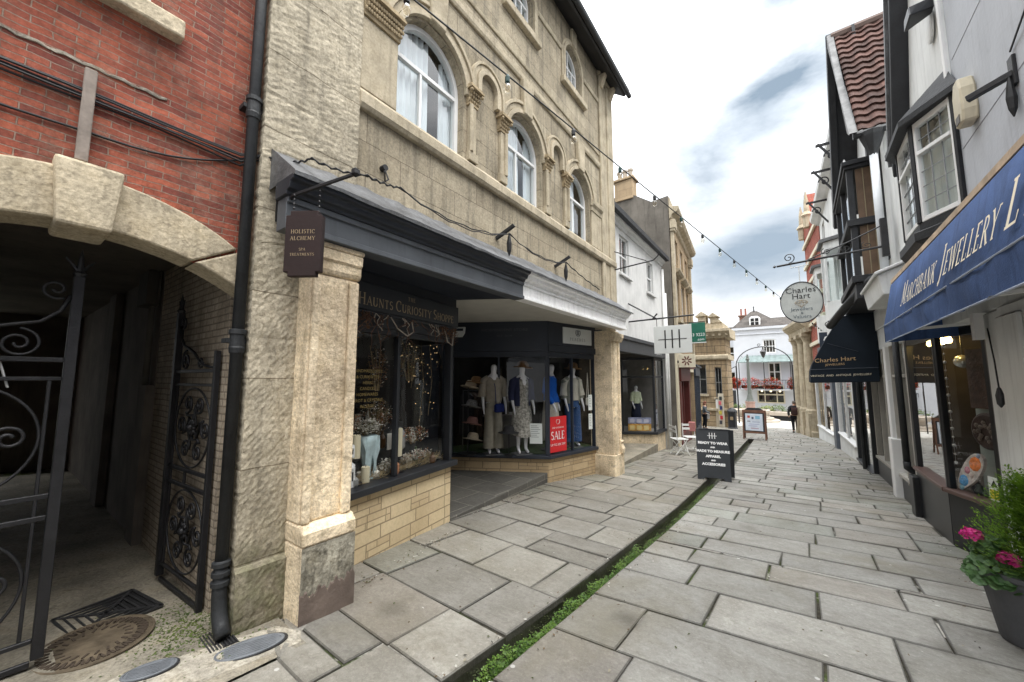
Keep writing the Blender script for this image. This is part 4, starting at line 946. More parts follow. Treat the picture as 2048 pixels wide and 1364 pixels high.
for nm,(p,q),mid in (('bay_window',(B1,B2),[.93]),('bay_window',(B2,B3),[.55])):
    T, L = seg(p,q); g_ = GL(11.4)
    m = MB(T); m.box(-.1,.0,0.003,L-.003,g_-.1,-.16); m.build('stall_riser', M_pillar, WB)
    m = MB(T); m.box(-.12,.05,-.01,L+.01,-.159,-.08); m.box(-.07,0,0,.045,-.079,2.28); m.box(-.07,0,L-.045,L-.001,-.079,2.28); m.box(-.06,-.005,.046,L-.046,2.2,2.279); m.box(-.06,-.005,.046,L-.046,1.62,1.68)
    w = m.build(nm, M_black, WB, bevel=.003)
    m = MB(T); m.quad((-.03,.04,-.08),(-.03,L-.04,-.08),(-.03,L-.04,2.2),(-.03,.04,2.2)); m.build('pane', M_shopglass, w, recalc=False)
m = MB(LF); m.quad((-2.2,10.6,-.6),(-2.2,12.54,-.6),(-2.2,12.54,2.5),(-2.2,10.6,2.5)); m.quad((-2.2,12.54,-.6),(-.4,12.54,-.6),(-.4,12.54,2.5),(-2.2,12.54,2.5)); m.quad((-2.2,10.6,-.1),(-.4,11.4,-.1),(-.4,12.5,-.1),(-2.2,12.5,-.1)); m.build('shop_room', plain('grey_shop_room',(.22,.21,.2),.8), WB)
m = MB(LF); m.box(-1.5,-1.4,7.3,10.85,-.6,2.5); m.build('recess_wall', plain('pale_recess',(.42,.41,.39),.7), WB)
m = MB(LF); m.box(-1.398,-1.34,9.4,10.3,-.5,1.95); dd = m.build('door', M_black, WB, bevel=.005)
m = MB(LF); m.quad((-1.336,9.52,-.1),(-1.336,10.18,-.1),(-1.336,10.18,1.8),(-1.336,9.52,1.8)); m.build('pane', M_shopglass, dd, recalc=False)
m = MB(LF); m.box(-1.4,-.34,7.2,7.5,-.7,2.28); m.box(-.9,-.5,7.51,7.8,-.7,-.15); m.build('shop_pier', M_pillar, WB, bevel=.01)
m = MB(LF); m.prism([(-.25,7.3),(-.32,11.38),(-1.4,10.8),(-1.4,7.3)],-.75,-.44,'z'); m.build('shop_step', M_conc, WB)
M_wpipe = plain('white_plastic_pipe',(.68,.68,.66),.5,0,.08,5,.05)
for k,(n_,u_) in enumerate(((-.24,12.45),(-.24,12.72))):
    m = MB(LF); m.tube([(n_,u_,GL(12.5)),(n_,u_,2.2),(n_-.02,u_+.01,5.4 if k == 0 else 4.6)],.05,10); 
    tag(m.build('downpipe', M_wpipe, None, smooth=True), ['white plastic downpipe at the end of the white house, nearer one of the pair','white plastic downpipe beside the red shopfront, farther one of the pair'][k], 'downpipe', 'white downpipes')
# tall stone building with the grey party wall
P0, P1 = (-3.62,14.6), (-4.25,20.5)
DT, DL = (lambda p,q: (None,None))(0,0)
def wseg(p,q):     # world segment: x out to the right of travel p->q
    dx, dy = q[0]-p[0], q[1]-p[1]; L = sqrt(dx*dx+dy*dy); dx /= L; dy /= L
    return (lambda a: (p[0]+dx*a[1]+dy*a[0], p[1]+dy*a[1]-dx*a[0], a[2])), L
DT, DL = wseg(P0,P1)
TB = thing('tall_stone_building','tall stone house with heavy cornice and grey rendered party wall','building',(-6,17.5,G(17.5)))
M_warm = masonry('warm_stone', (.42,.32,.21), (.36,.27,.175), (.22,.17,.11), .8,.3,.005,.25,.4,.4,.3)
TW = [(1.4,.45,3.9,5.6,0),(3.0,.45,3.9,5.6,0),(4.6,.45,3.9,5.6,0),(1.4,.42,6.1,7.2,0),(3.0,.42,6.1,7.2,0),(4.6,.42,6.1,7.2,0)]
m = MB(DT); wall_open(m,0,0,DL,2.6,5.8,TW[:3],.15); wall_open(m,0,0,DL,5.8,7.9,TW[3:],.15); m.quad((0,DL,-1.5),(-8,DL,-1.5),(-8,DL,7.9),(0,DL,7.9)); m.build('wall', M_warm, TB, recalc=False)
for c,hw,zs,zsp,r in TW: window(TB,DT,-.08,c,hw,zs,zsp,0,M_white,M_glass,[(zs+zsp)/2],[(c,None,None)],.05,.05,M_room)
for k in range(3):
    c = TW[k][0]; m = MB(DT); m.prism([(0.001,5.7),(.12,5.72),(.2,5.8),(.2,5.86),(0.001,5.9)],c-.65,c+.65); m.build('window_hood', M_trim, TB, bevel=.01); m = MB(DT); m.box(0.001,.14,c-.62,c+.62,3.76,3.89); m.build('window_sill', M_trim, TB, bevel=.01)
m = MB(DT); m.prism([(0,7.55),(.08,7.6),(.1,7.72),(.28,7.8),(.34,7.9),(.34,8.0),(0,8.05)],-.12,DL+.12); m.prism([(0.02,3.3),(.12,3.35),(.15,3.48),(0.02,3.5)],-.05,DL+.05); m.build('cornice', M_trim, TB, bevel=.01)
m = MB(DT); m.box(-.25,.02,0.01,DL,8.051,8.45); m.build('parapet', M_trim, TB, bevel=.01)
for u in (.12,DL-.3): m = MB(DT); m.box(.002,.11,u-.12,u+.16,2.6,7.1); m.box(.002,.17,u-.17,u+.21,7.101,7.2); m.box(.002,.2,u-.2,u+.24,7.201,7.54); m.build('corner_pilaster', M_trim, TB, bevel=.012)
M_party = plain('stained_grey_render',(.155,.14,.12),.92,0,.3,1.6,.4,20,.2,streak=.75)
y_ = 14.58
m = MB(); m.prism([(-3.64,-.9),(-3.64,8.5),(-4.26,8.44),(-4.9,8.9),(-5.75,9.03),(-6.6,8.5),(-9.5,7.4),(-9.5,-.9)],y_-.02,y_+.3); m.build('party_wall', M_party, TB)
ch = MB(); ch.box(-5.70,-4.95,14.5,15.0,8.8,9.62); ch.box(-5.77,-4.88,14.43,15.07,9.621,9.72); ck_ = ch.build('chimney', M_warm, TB, bevel=.015)
for k in range(3):
    m = MB(); m.lathe((-5.56+.23*k,14.75,9.721),[(.10,0),(.09,.03),(.085,.32),(.11,.34),(.11,.42),(.08,.43)],12); m.build('chimney_pot', plain('buff_chimney_pot',(.38,.33,.27),.85), ck_, smooth=False)
m = MB(); m.prism([(-4.2,8.0),(-6.2,8.7),(-9.5,7.4)],15.1,20.4); m.build('roof', M_slate, TB)
M_red = plain('oxblood_shopfront_paint',(.11,.022,.018),.5,0,.15,4,.1)
M_creamp = plain('cream_paint',(.62,.56,.42),.6,0,.08,4,.1)
sf = MB(DT); sf.box(-.25,.05,0,.35,GL(13.6)-.2,2.59); sf.build('cream_pilaster', M_creamp, TB, bevel=.02)
sf = MB(DT); sf.box(-.2,.12,.4,3.4,1.5,2.0); sf.box(-.2,.3,.35,3.45,2.001,2.12); sf.box(-.2,.08,.4,.75,-1.1,1.49); sf.box(-.2,.08,3.05,3.4,-1.2,1.49); sf.box(-.2,.06,.76,3.04,-1.2,-.45); sf.box(-.12,.0,1.85,1.93,-.449,1.49); w = sf.build('red_shopfront', M_red, TB, bevel=.01)
m = MB(DT); m.quad((-.06,.75,-.45),(-.06,3.05,-.45),(-.06,3.05,1.5),(-.06,.75,1.5)); m.build('pane', M_shopglass, w, recalc=False)
m = MB(DT); m.box(-.9,-.85,.4,5.9,-1.3,2.6); m.build('shop_room', M_room, TB)
m = MB(DT); m.box(-.2,-.0,.36,3.45,2.121,2.6); m.box(-.2,-.0,3.46,DL,1.9,2.6); m.build('lower_wall', M_creamp, TB)
# low navy shopfront
NVT, NVL = wseg((-4.25,20.55),(-4.95,25.2))
NV = thing('navy_shop','low dark navy shopfront between the tall stone house and the bank','shop',(-5.2,22.8,G(22.8)))
M_blue = plain('deep_navy_paint',(.022,.032,.052),.45,0,.12,4,.05)
m = MB(NVT); m.box(-4,-.06,0,NVL,-1.6,2.35); m.build('wall', M_blue, NV)
m = MB(NVT)
for k in range(5): m.box(-.059,.03,lerp(.05,NVL-.25,k/4),lerp(.05,NVL-.25,k/4)+.2,-1.6,1.75)
m.box(-.059,.08,0,NVL,1.751,2.2); m.box(-.059,.16,-.03,NVL+.03,2.201,2.3); m.box(-.059,.02,.26,NVL-.3,-1.6,-.9); w = m.build('shopfront', M_blue, NV, bevel=.01)
m = MB(NVT); m.quad((-.04,.2,-.9),(-.04,NVL-.2,-.9),(-.04,NVL-.2,1.75),(-.04,.2,1.75)); m.build('pane', M_shopglass, w, recalc=False)
# ---- hanging signs on the left
def hang_bracket(t, pts, r=.016): m = MB(); [m.tube(p, r, 6) for p in pts]; return m.build('bracket', M_iron, t)
S3 = thing('hanging_sign','pale rectangular hanging sign with three black strokes and a crossbar','hanging sign',(-2.53,10,2.22))
hang_bracket(S3,[[(-3.75,10,3.12),(-2.0,10,3.15)],[(-3.75,10,3.7),(-2.9,10,3.14)],[(-3.0,10,3.14),(-2.88,10,3.27)]],.02)
m = MB()
for x in (-2.9,-2.16): m.tube([(x,10,3.14),(x,10,2.93)],.007,5)
m.build('hanger', M_iron, S3)
m = MB(); m.box(-2.98,-2.08,9.985,10.015,2.23,2.93); bd = m.build('board', M_signw, S3, bevel=.004)
m = MB()
for x in (-2.70,-2.53,-2.36): m.box(x-.016,x+.016,9.979,9.984,2.36,2.82)
m.box(-2.87,-2.19,9.980,9.9835,2.575,2.592); m.build('emblem', M_blet, bd)
GS = thing('projecting_sign','green projecting estate sign with white figures on the tall stone house','sign',(-2.9,15,2.92))
m = MB(); m.box(-3.75,-2.66,14.98,15.02,3.63,3.66); m.box(-3.75,-3.6,14.97,15.03,2.9,3.7); m.build('bracket', M_iron, GS)
m = MB(); m.box(-3.2,-2.66,14.97,15.03,2.92,3.62); bd = m.build('board', plain('bottle_green_panel',(.015,.13,.085),.45), GS, bevel=.005)
m = MB(); m.box(-3.22,-2.64,14.975,15.025,2.88,2.915); m.build('lower_rail', M_signw, bd)
plain_text('43 3223',(-2.92,14.968,3.13),(1,0,0),(0,0,1),.11,'lettering',M_wlet,bd)
plain_text('.com',(-2.82,14.968,2.97),(1,0,0),(0,0,1),.09,'lettering',M_wlet,bd)
QS = thing('projecting_sign','square cream sign with a dark red patchwork star, near the green sign','sign',(-3.25,14.7,2.0))
m = MB(); m.box(-3.75,-3.52,14.68,14.72,2.15,2.25); m.build('bracket', M_iron, QS)
m = MB(); m.box(-3.53,-2.98,14.67,14.73,2.0,2.47); bd = m.build('board', plain('cream_sign_board',(.66,.60,.47),.5), QS, bevel=.005)
m = MB(); c = (-3.255,2.235); k_ = 0
for i in range(8):
    a = pi/8+i*pi/4; b = .035; y9 = 14.668
    m.quad((c[0]+.05*cos(a-.35),y9,c[1]+.05*sin(a-.35)),(c[0]+.15*cos(a-.18),y9,c[1]+.15*sin(a-.18)),(c[0]+.19*cos(a),y9,c[1]+.19*sin(a)),(c[0]+.15*cos(a+.18),y9,c[1]+.15*sin(a+.18)),(c[0]+.05*cos(a+.35),y9,c[1]+.05*sin(a+.35)))
m.build('emblem', plain('dark_red_star',(.12,.025,.02),.6), bd, recalc=False)
# plain iron bracket left on the white house and the kitchen of cables across the stone front
m = MB(LF); m.tube([(.0,7.02,4.05),(.9,7.02,4.12)],.014,6); m.tube([(.0,7.02,4.5),(.75,7.02,4.14)],.01,6); m.tube([(.9,7.02,4.12),(1.0,7.02,4.2),(1.02,7.02,4.28)],.012,6); m.box(-.0,.03,6.99,7.05,3.95,4.6)
tag(m.build('iron_bracket', M_iron), 'empty black iron sign bracket on the far corner of the stone building', 'bracket')
CB = []
def cable(pts, sag, nm='facade_cable', label='', r=.010, n=14, cnt=2):
    m = MB(LF)
    for q in range(cnt):
        out_ = []
        for (a,b),s_ in zip(zip(pts,pts[1:]),sag):
            for i in range(n+(1 if b == pts[-1] else 0)):
                t = i/n; p = vl(a,b,t); out_.append((p[0]+.012*q,p[1],p[2]-s_*4*t*(1-t)*(1+.25*q)+.01*sin(i*2.1+q)))
        m.tube(out_, r, 5)
    return tag(m.build(nm, M_cable, None, smooth=True), label, 'cable')
cable([(.09,.0,3.23),(.3,.12,3.22),(.55,.42,3.14),(.25,.95,3.36),(.20,2.75,3.50),(.20,4.35,3.52),(.25,5.6,3.30)],[.02,.02,.01,.12,.10,.02],label='black cable looping along the stone front above the lead flashing',r=.0065,cnt=2)
def cblk(u,z,label):
    t = thing('cable_bracket',label,'bracket',LF((.02,u,z)),'cable brackets on the stone front')
    m = MB(LF); m.bar((-.0,u-.02,z-.02),(.26,u+.03,z+.12),.05,.035); m.build('arm', M_iron, t)
    m = MB(LF); m.lathe((.2,u,z-.30),[(.004,0),(.03,.08),(.035,.18),(.02,.26),(.006,.32)],7); m.build('cable_tuft', M_cable, t)
cblk(2.75,3.50,'black cable bracket with a hanging tuft below the middle of the sill band'); cblk(4.35,3.50,'smaller black cable bracket farther along the stone front')
m = MB(LF); m.tube([(.0,.93,3.62),(.06,.93,3.62)],.03,8); m.tube([(.05,.93,3.6),(.08,.95,3.5),(.1,.9,3.45),(.3,.75,3.42)],.008,5); tag(m.build('cable_eye', M_cable), 'small cable eye on the stone wall above the lead flashing', 'cable fixing')
# ---------------------------------------------------------------- market place at the end of the street
def crossT(Y): return lambda p: (p[1], Y-p[0], p[2])       # walls that face the camera: x = towards us, y = to the right
# bank
BK = thing('bank_building','rusticated tan stone bank with scrolled attic closing the left side of the street','building',(-6.5,31,G(31)))
M_bank = masonry('rusticated_bank_stone', (.36,.275,.175), (.29,.22,.14), (.11,.085,.06), 1.3,.42,.022,.35,.7,.9,.5)
BT = crossT(28.5); M_grille = plain('grey_window_joinery',(.2,.2,.19),.6)
OPS = [(-5.55,.42,.55,2.55,0),(-4.42,.2,.35,2.35,0)]
m = MB(BT); wall_open(m,0,-9,-3.9,-1.9,4.3,OPS,.2); m.quad((0,-3.9,-1.9),(-2.6,-3.95,-2.1),(-2.6,-3.95,4.3),(0,-3.9,4.3)); m.build('wall', M_bank, BK, recalc=False)
for c,hw,zs,zsp,r in OPS:
    window(BK,BT,-.1,c,hw,zs,zsp,0,M_grille,M_glass,[(zs+zsp)/2],[(c,None,None)],.05,.05,M_room)
    m = MB(BT); m.box(0,.1,c-hw-.1,c+hw+.1,zs-.13,zs-.002); m.build('window_sill', M_trim, BK)
m = MB(BT); m.prism([(-2.6,4.3),(.05,4.3),(.12,4.42),(.3,4.62),(.42,4.72),(.42,4.9),(-2.6,4.95)],-9,-3.6)
for k in range(14): m.box(.06,.28,-8.8+.38*k,-8.65+.38*k,4.44,4.6)
m.build('cornice', M_trim, BK, bevel=.01)
m = MB(BT); m.prism([(-2.6,2.86),(.1,2.86),(.14,2.95),(.14,3.12),(.04,3.2),(-2.6,3.2)],-9,-3.78); m.prism([(-.3,-.52),(.12,-.52),(.12,-.36),(-.3,-.36)],-9,-3.8); m.build('string_course', M_trim, BK, bevel=.01)
m = MB(BT); m.box(-2.5,-.1,-9,-4.02,4.951,5.35); m.box(-.9,-.05,-5.5,-5.0,5.351,5.85); m.prism([(-5.68,5.851),(-4.82,5.851),(-5.25,6.2)],-1.0,.08,'x'); m.box(-.9,-.05,-4.75,-4.35,5.351,5.75); m.prism([(-4.9,5.751),(-4.2,5.751),(-4.55,6.05)],-1.0,.08,'x')
m.prism([(-4.35,5.351),(-4.05,5.351),(-4.2,5.55),(-4.35,5.7)],-.8,-.05,'x'); m.build('attic', M_trim, BK, bevel=.01)
m = MB(BT); m.box(.0,.06,-4.66,-4.16,-1.62,.2); m.build('door', plain('pale_bank_door',(.42,.36,.27),.6), BK)
m = MB(BT); m.box(.062,.1,-4.62,-4.5,-.5,.3); m.build('notice', M_white, BK)
for nm,lab,px,c1 in (('display_board','narrow colourful display board leaning in the bank doorway',-4.3,(.4,.03,.035)),):
    t = thing(nm,lab,'board',(px,28.1,G(28.1)))
    m = MB(BT); m.box(.25,.29,px-.16,px+.16,-1.5,.62); m.build('board', plain('cream_board',(.55,.5,.4),.6), t)
    for k,(c_) in enumerate(((.05,.05,.06),(.45,.03,.04),(.5,.42,.06),(.03,.04,.12),(.55,.12,.14),(.04,.05,.05))):
        m = MB(BT); m.box(.291,.33,px-.13+.05*(k%2),px+.02+.05*(k%2),-1.35+.31*k,-1.12+.31*k); m.build('card', plain('card_%d'%k,c_,.6), t)
# white inn at the end
IN = thing('inn_building','white end building with slate roof, dormer, balcony flowers and green canopy','building',(-3,48,G(46)))
M_inn = plain('white_inn_render',(.55,.565,.60),.85,0,.05,1.2,.1,20)
IT = crossT(46.)
IW = [(-2.42,.55,4.15,5.55,0),(-2.1,.52,1.35,3.2,0),(-2.55,1.15,-.85,.95,0)]
m = MB(IT); wall_open(m,0,-5.55,4,-2.6,1.15,[IW[2]],.15); wall_open(m,0,-5.55,4,1.15,3.6,[IW[1]],.15); wall_open(m,0,-5.55,4,3.6,6.75,[IW[0]],.15)
m.quad((0,-5.55,-2.6),(-9,-5.55,-2.6),(-9,-5.55,6.75),(0,-5.55,6.75)); m.build('wall', M_inn, IN, recalc=False)
m = MB(IT); m.box(0.001,.09,-5.6,4,6.1,6.2); m.box(-.2,.18,-5.65,4,6.6,6.86); m.build('cornice', M_inn, IN, bevel=.02)
c,hw,zs,zsp,r = IW[0]; window(IN,IT,-.06,c,hw,zs,zsp,0,M_white,M_glass,[zs+.7],[(c,None,None),(c-.26,None,None),(c+.26,None,None)],.11,.06,M_room,bw=.03)
c,hw,zs,zsp,r = IW[1]; window(IN,IT,-.06,c,hw,zs,zsp,0,M_white,M_glass,[zs+.9],[(c,None,None),(c-.05,None,None)],.11,.06,M_dark,bw=.04)
c,hw,zs,zsp,r = IW[2]; window(IN,IT,-.06,c,hw,zs,zsp,0,M_creamp,M_glass,[zs+.85],[(c-.5,None,None),(c+.5,None,None)],.12,.06,M_dark,bw=.06)
m = MB(IT)
for k in range(3): m.ball((-.3,-3.3+.75*k,.35),.09,8,6)
m.build('lit_lamp', emit('warm_lamp',(1,.75,.4),1.2), IN)
M_inroof = masonry('brown_slates',(.105,.095,.09),(.075,.068,.065),(.04,.037,.035),.5,.35,.012,.3,.2,.5,.3)
m = MB(IT); m.add([(.18,-5.65,6.861),(.18,-1.0,6.861),(-2.2,-3.45,8.85),(-2.2,-4.0,8.85),(-7,-5.65,6.861),(-7,-1.0,6.861)],[(0,1,2,3),(1,5,2),(0,3,4),(3,2,5,4),(0,4,5,1)]); m.build('roof', M_inroof, IN)
m = MB(IT); m.add([(-1.0,-1.2,6.861),(-1.0,4,6.861),(-3,4,8.1),(-3,-2.4,8.1),(-6,4,6.861),(-6,-1.2,6.861)],[(0,1,2,3),(3,2,4,5),(0,3,5)]); m.build('rear_roof', M_inroof, IN)
m = MB(IT); m.prism([(-4.02,6.95),(-3.06,6.95),(-3.06,7.85),(-3.28,8.02),(-3.8,8.02),(-4.02,7.85)],-2.2,-.12,'x'); do = m.build('dormer', M_white, IN, bevel=.02)
m = MB(IT)
for a in (-3.88,-3.5): 
    for z in (7.1,7.48): m.box(-.12,-.10,a,a+.3,z,z+.32)
m.build('pane', M_dark, do)
chs = MB(IT); chs.box(-3.4,-2.6,-5.15,-4.4,7.0,8.45); chs.box(-3.5,-2.5,-5.25,-4.3,8.451,8.58); ck2 = chs.build('chimney', masonry('chimney_brick',(.26,.1,.07),(.2,.08,.06),(.3,.25,.2),.3,.1,.015), IN)
for k in range(2): m = MB(IT); m.lathe((-3,-4.98+.42*k,8.581),[(.13,0),(.10,.05),(.09,.7),(.12,.75),(.08,.77)],10); m.build('chimney_pot', plain('red_pot',(.3,.12,.09),.85), ck2)
m = MB(IT); m.lathe((-2.2,-3.72,8.85),[(.1,0),(.06,.3),(.09,.4),(.02,.6)],8); m.build('finial', M_lead, IN)
M_verd = plain('verdigris_canopy',(.17,.215,.21),.6,.1,.2,3,.1,20,.4,streak=.2)
m = MB(IT); m.add([(1.5,-5.1,3.25),(1.5,4,3.25),(.01,4,3.95),(.01,-4.5,3.95),(1.5,-5.1,3.17),(1.5,4,3.17)],[(0,1,2,3),(4,5,1,0),(4,0,3),(4,3,2,5)]); cn = m.build('canopy', M_verd, IN)
m = MB(IT)
for k in range(19): a = -5.0+.5*k; m.bar((1.5,a,3.262),(.02,a*.97-.0,3.96),.05,.04)
m.build('canopy_rib', M_verd, cn)
m = MB(IT)
for a in (-5.0,-2.9,-.8,1.5): m.tube([(1.45,a,.5),(1.45,a,3.2)],.035,6)
m.build('canopy_post', M_iron, IN)
m = MB(IT); m.box(0,1.5,-5.1,4,.42,.55); m.build('balcony_floor', M_inn, IN)
m = MB(IT); m.box(1.44,1.48,-5.1,4,1.42,1.47); m.box(1.44,1.48,-5.1,4,.66,.7)
for k in range(76): m.box(1.45,1.47,-5.1+.12*k,-5.075+.12*k,.70,1.42)
m.build('balcony_rail', M_iron, IN)
# side wing of the inn
WG = thing('inn_wing','narrow white wing left of the white end building with small dark windows','building',(-6.4,47,G(46)))
WT = crossT(46.8); WO = [(-6.02,.42,3.6,5.0,0),(-6.0,.4,.9,2.3,0)]
m = MB(WT); wall_open(m,0,-9,-5.56,-2.6,3,[WO[1]],.12); wall_open(m,0,-9,-5.56,3,6.9,[WO[0]],.12); m.build('wall', M_inn, WG, recalc=False)
m = MB(WT); m.box(-6,.1,-9,-5.56,6.901,7.1); m.build('roof', M_inroof, WG)
for c,hw,zs,zsp,r in WO: window(WG,WT,-.05,c,hw,zs,zsp,0,M_white,M_glass,[(zs+zsp)/2],[(c,None,None)],.06,.05,M_dark,bw=.04)
m = MB(WT); m.box(0.001,.06,-6.2,-5.6,-2.1,.35); m.build('door', M_black, WG)
# red flower troughs on the balcony: five clumps
M_red1 = leaf('red_petals',(.5,.03,.02),(.65,.10,.05),.6,.2); M_gl = leaf('trough_leaf',(.03,.07,.015),(.07,.13,.03),.6,.2)
def flower_clump(c, rx, rz, n, seed, label, group):
    t = thing('flower_basket',label,'flowers',c,group); r = random.Random(seed); a = MB(); b = MB()
    for k in range(n):
        th = r.uniform(0,2*pi); q = sqrt(r.random()); p = (c[0]+rx*q*cos(th), c[1]-.12+r.uniform(-.25,.1), c[2]+rz*q*sin(th)-r.random()*.2*rz)
        leafq(a if r.random() < .66 else b, p, r.uniform(.08,.17), r, .8)
    a.build('blossom', M_red1, t, recalc=False); b.build('leaves', M_gl, t, recalc=False); m = MB(); m.box(c[0]-rx*.7,c[0]+rx*.7,c[1]-.12,c[1]+.1,c[2]-rz*.9,c[2]-rz*.35); m.build('trough', M_dark, t)
for k,(x,rx,lab) in enumerate(((-5.35,.42,'small drooping red flower clump at the left end of the balcony'),(-4.15,1.0,'widest red flower clump on the balcony, behind the market fountain'),(-2.35,.8,'middle red flower clump on the balcony under the tall window'),(-.45,.75,'red flower clump on the balcony nearest the columned building'))):
    flower_clump((x,44.3,1.15),rx,.6,900,k+20,lab,'red flowers along the balcony')
# lantern arch
LA = thing('lantern_arch','thin black iron arch with a hanging lantern spanning the far end of the street','arch',(-2.3,34,G(34)))
m = MB(); zb = G(34); 
m.tube([(-4.0,34,zb),(-4.0,34,2.55)],.05,8); m.tube([(-.5,34,zb),(-.5,34,2.55)],.05,8)
m.tube([(-2.25+1.75*cos(pi-pi*i/24),34,2.55+1.42*sin(pi*i/24)) for i in range(25)],.035,6); m.tube([(-4.4,34,2.3),(-4.2,34,2.45),(-3.95,34,2.55)],.03,6); m.tube([(0,34,2.3),(-.2,34,2.45),(-.45,34,2.55)],.03,6)
for s_ in (-1,1): m.tube([(-2.2+s_*.1+x*s_,34,4.0+z) for x,z in spiral((.12,.12),.13,1.3,-1.5)],.018,5)
m.build('frame', M_iron, LA)
m = MB(); m.lathe((-2.2,34,3.2),[(.02,-.06),(.08,0),(.2,.38),(.22,.4),(.06,.58),(.03,.78)],6); m.build('lantern', plain('dark_lantern_glass',(.05,.05,.05),.25), LA)
# market fountain
FO = thing('market_fountain','stone market fountain with stepped round basin and a slender dark column','fountain',(-3.55,37.5,G(37.5)))
zf0 = G(37.5); M_fst = plain('pale_fountain_stone',(.42,.37,.31),.85,0,.15,3,.3,30,.2,streak=.2)
m = MB(); m.lathe((-3.55,37.5,zf0),[(2.0,0),(2.0,.16),(1.6,.161),(1.6,.32),(1.25,.322)],32); m.lathe((-3.55,37.5,zf0+.32),[(1.05,0),(1.15,.25),(1.32,.42),(1.36,.6),(1.2,.62),(1.15,.5),(.3,.45)],32); m.build('basin', M_fst, FO)
m = MB(); m.lathe((-3.55,37.5,zf0+.75),[(.34,0),(.34,.7),(.38,.74),(.38,.82),(.2,.84)],8); m.build('pedestal', plain('pink_granite',(.3,.2,.17),.6), FO)
m = MB(); m.lathe((-3.55,37.5,zf0+1.59),[(.34,0),(.26,.15),(.16,.6),(.13,1.5),(.11,2.6),(.09,3.4),(.16,3.5),(.1,3.6),(.06,3.9)],8); m.build('column', plain('grey_green_stone',(.10,.11,.10),.75), FO)
# planters with bushes round the square
M_bush = leaf('bush_leaf',(.05,.10,.02),(.16,.22,.05),.6,.25); M_bush2 = leaf('yellow_bush_leaf',(.12,.17,.03),(.28,.32,.09),.6,.25)
def bush(x,y,r,seed,mat,label,group='planted bushes round the square'):
    z = G(y); t = thing('planted_bush',label,'bush',(x,y,z),group); rr_ = random.Random(seed); m = MB()
    for k in range(420):
        a, b = rr_.uniform(0,2*pi), rr_.uniform(-.3,1); q = r*(.55+.5*rr_.random())*(1+.2*sin(3*a+seed)); c_ = sqrt(max(0,1-b*b))
        leafq(m,(x+q*c_*cos(a),y+q*c_*sin(a)*.7,z+.75+q*b*.75),rr_.uniform(.07,.14),rr_,1)
    m.build('leaves', mat, t, recalc=False); m = MB(); m.lathe((x,y,z),[(r*.55,0),(r*.75,.7),(r*.8,.75),(r*.5,.76)],12); m.build('tub', M_fst, t)
for k,(x,y,r,mt,lab) in enumerate(((-5.0,40.5,.62,M_bush,'dark green bush in a tub left of the market fountain'),(-4.1,41,.7,M_bush2,'yellow-green bush in a tub just behind the market fountain'),(-2.6,40.5,.62,M_bush2,'yellow-green bush in a tub right of the market fountain'),(-1.75,40.8,.7,M_bush,'low green bush in a tub under the wide ground-floor window'),(-.55,41,.6,M_bush,'green bush in a tub beside the columned building'))): bush(x,y,r,k+60,mt,lab)
PWt = thing('planter_wall','low stone planter wall with a dark base across the square','wall',(-1.2,39.6,G(39.6)))
m = MB(); m.box(-2.35,1.5,39.4,39.8,G(39.6),G(39.6)+.42); m.build('base', M_dark, PWt); m = MB(); m.box(-2.4,1.5,39.35,39.85,G(39.6)+.421,G(39.6)+.72); m.build('coping', M_fst, PWt)
# litter bin by the bank corner
LB = thing('litter_bin','black cast iron litter bin at the corner of the bank','bin',(-3.62,27.6,G(27.6)))
m = MB(); m.lathe((-3.62,27.6,G(27.6)),[(.27,0),(.28,.05),(.25,.08),(.25,.95),(.29,1.0),(.29,1.08),(.2,1.22),(.06,1.3)],8); m.build('body', M_black, LB)
m = MB(); m.box(-3.7,-3.54,27.34,27.36,G(27.6)+.55,G(27.6)+.75); m.build('crest', M_dullgold, LB)
# ---- right end: columned stone building
CT, CL = wseg((-.12,28.6),(.56,24.9))     # x out = towards the street
CB_ = thing('columned_building','tan stone building with attached columns and broken pediment beyond the red brick front','building',(.8,27.5,G(27)))
m = MB(CT); m.box(-6,0,0,CL,-1.9,4.4); m.build('wall', M_bank, CB_)
for k in range(3):
    u = .45+k*1.4; m = MB(CT); m.lathe((.12,u,-.2),[(.3,0),(.3,.15),(.24,.22),(.23,.4),(.19,3.7),(.2,3.75),(.28,3.95),(.3,4.0)],14); m.box(.0,.38,u-.32,u+.32,-1.9,-.201); m.box(.0,.42,u-.31,u+.31,3.801,4.0); m.build('column', M_trim, CB_, smooth=False, bevel=.008)
m = MB(CT); m.prism([(-6,4.001),(.3,4.001),(.34,4.25),(.5,4.4),(.62,4.55),(.62,4.7),(-6,4.8)],-.35,CL+.3); m.build('cornice', M_trim, CB_, bevel=.01)
m = MB(CT); m.box(-3,.1,-.1,CL*.42,4.801,5.4); m.prism([(-.3,5.401),(CL*.46,5.401),(CL*.3,5.75),(-.1,5.55)],-3,.25,'x'); m.box(-3,.05,CL*.55,CL,4.801,5.15); m.build('attic', M_trim, CB_, bevel=.015)
m = MB(CT); m.box(0.001,.3,0,CL,-1.9,-1.1); m.build('plinth', M_trim, CB_, bevel=.02)
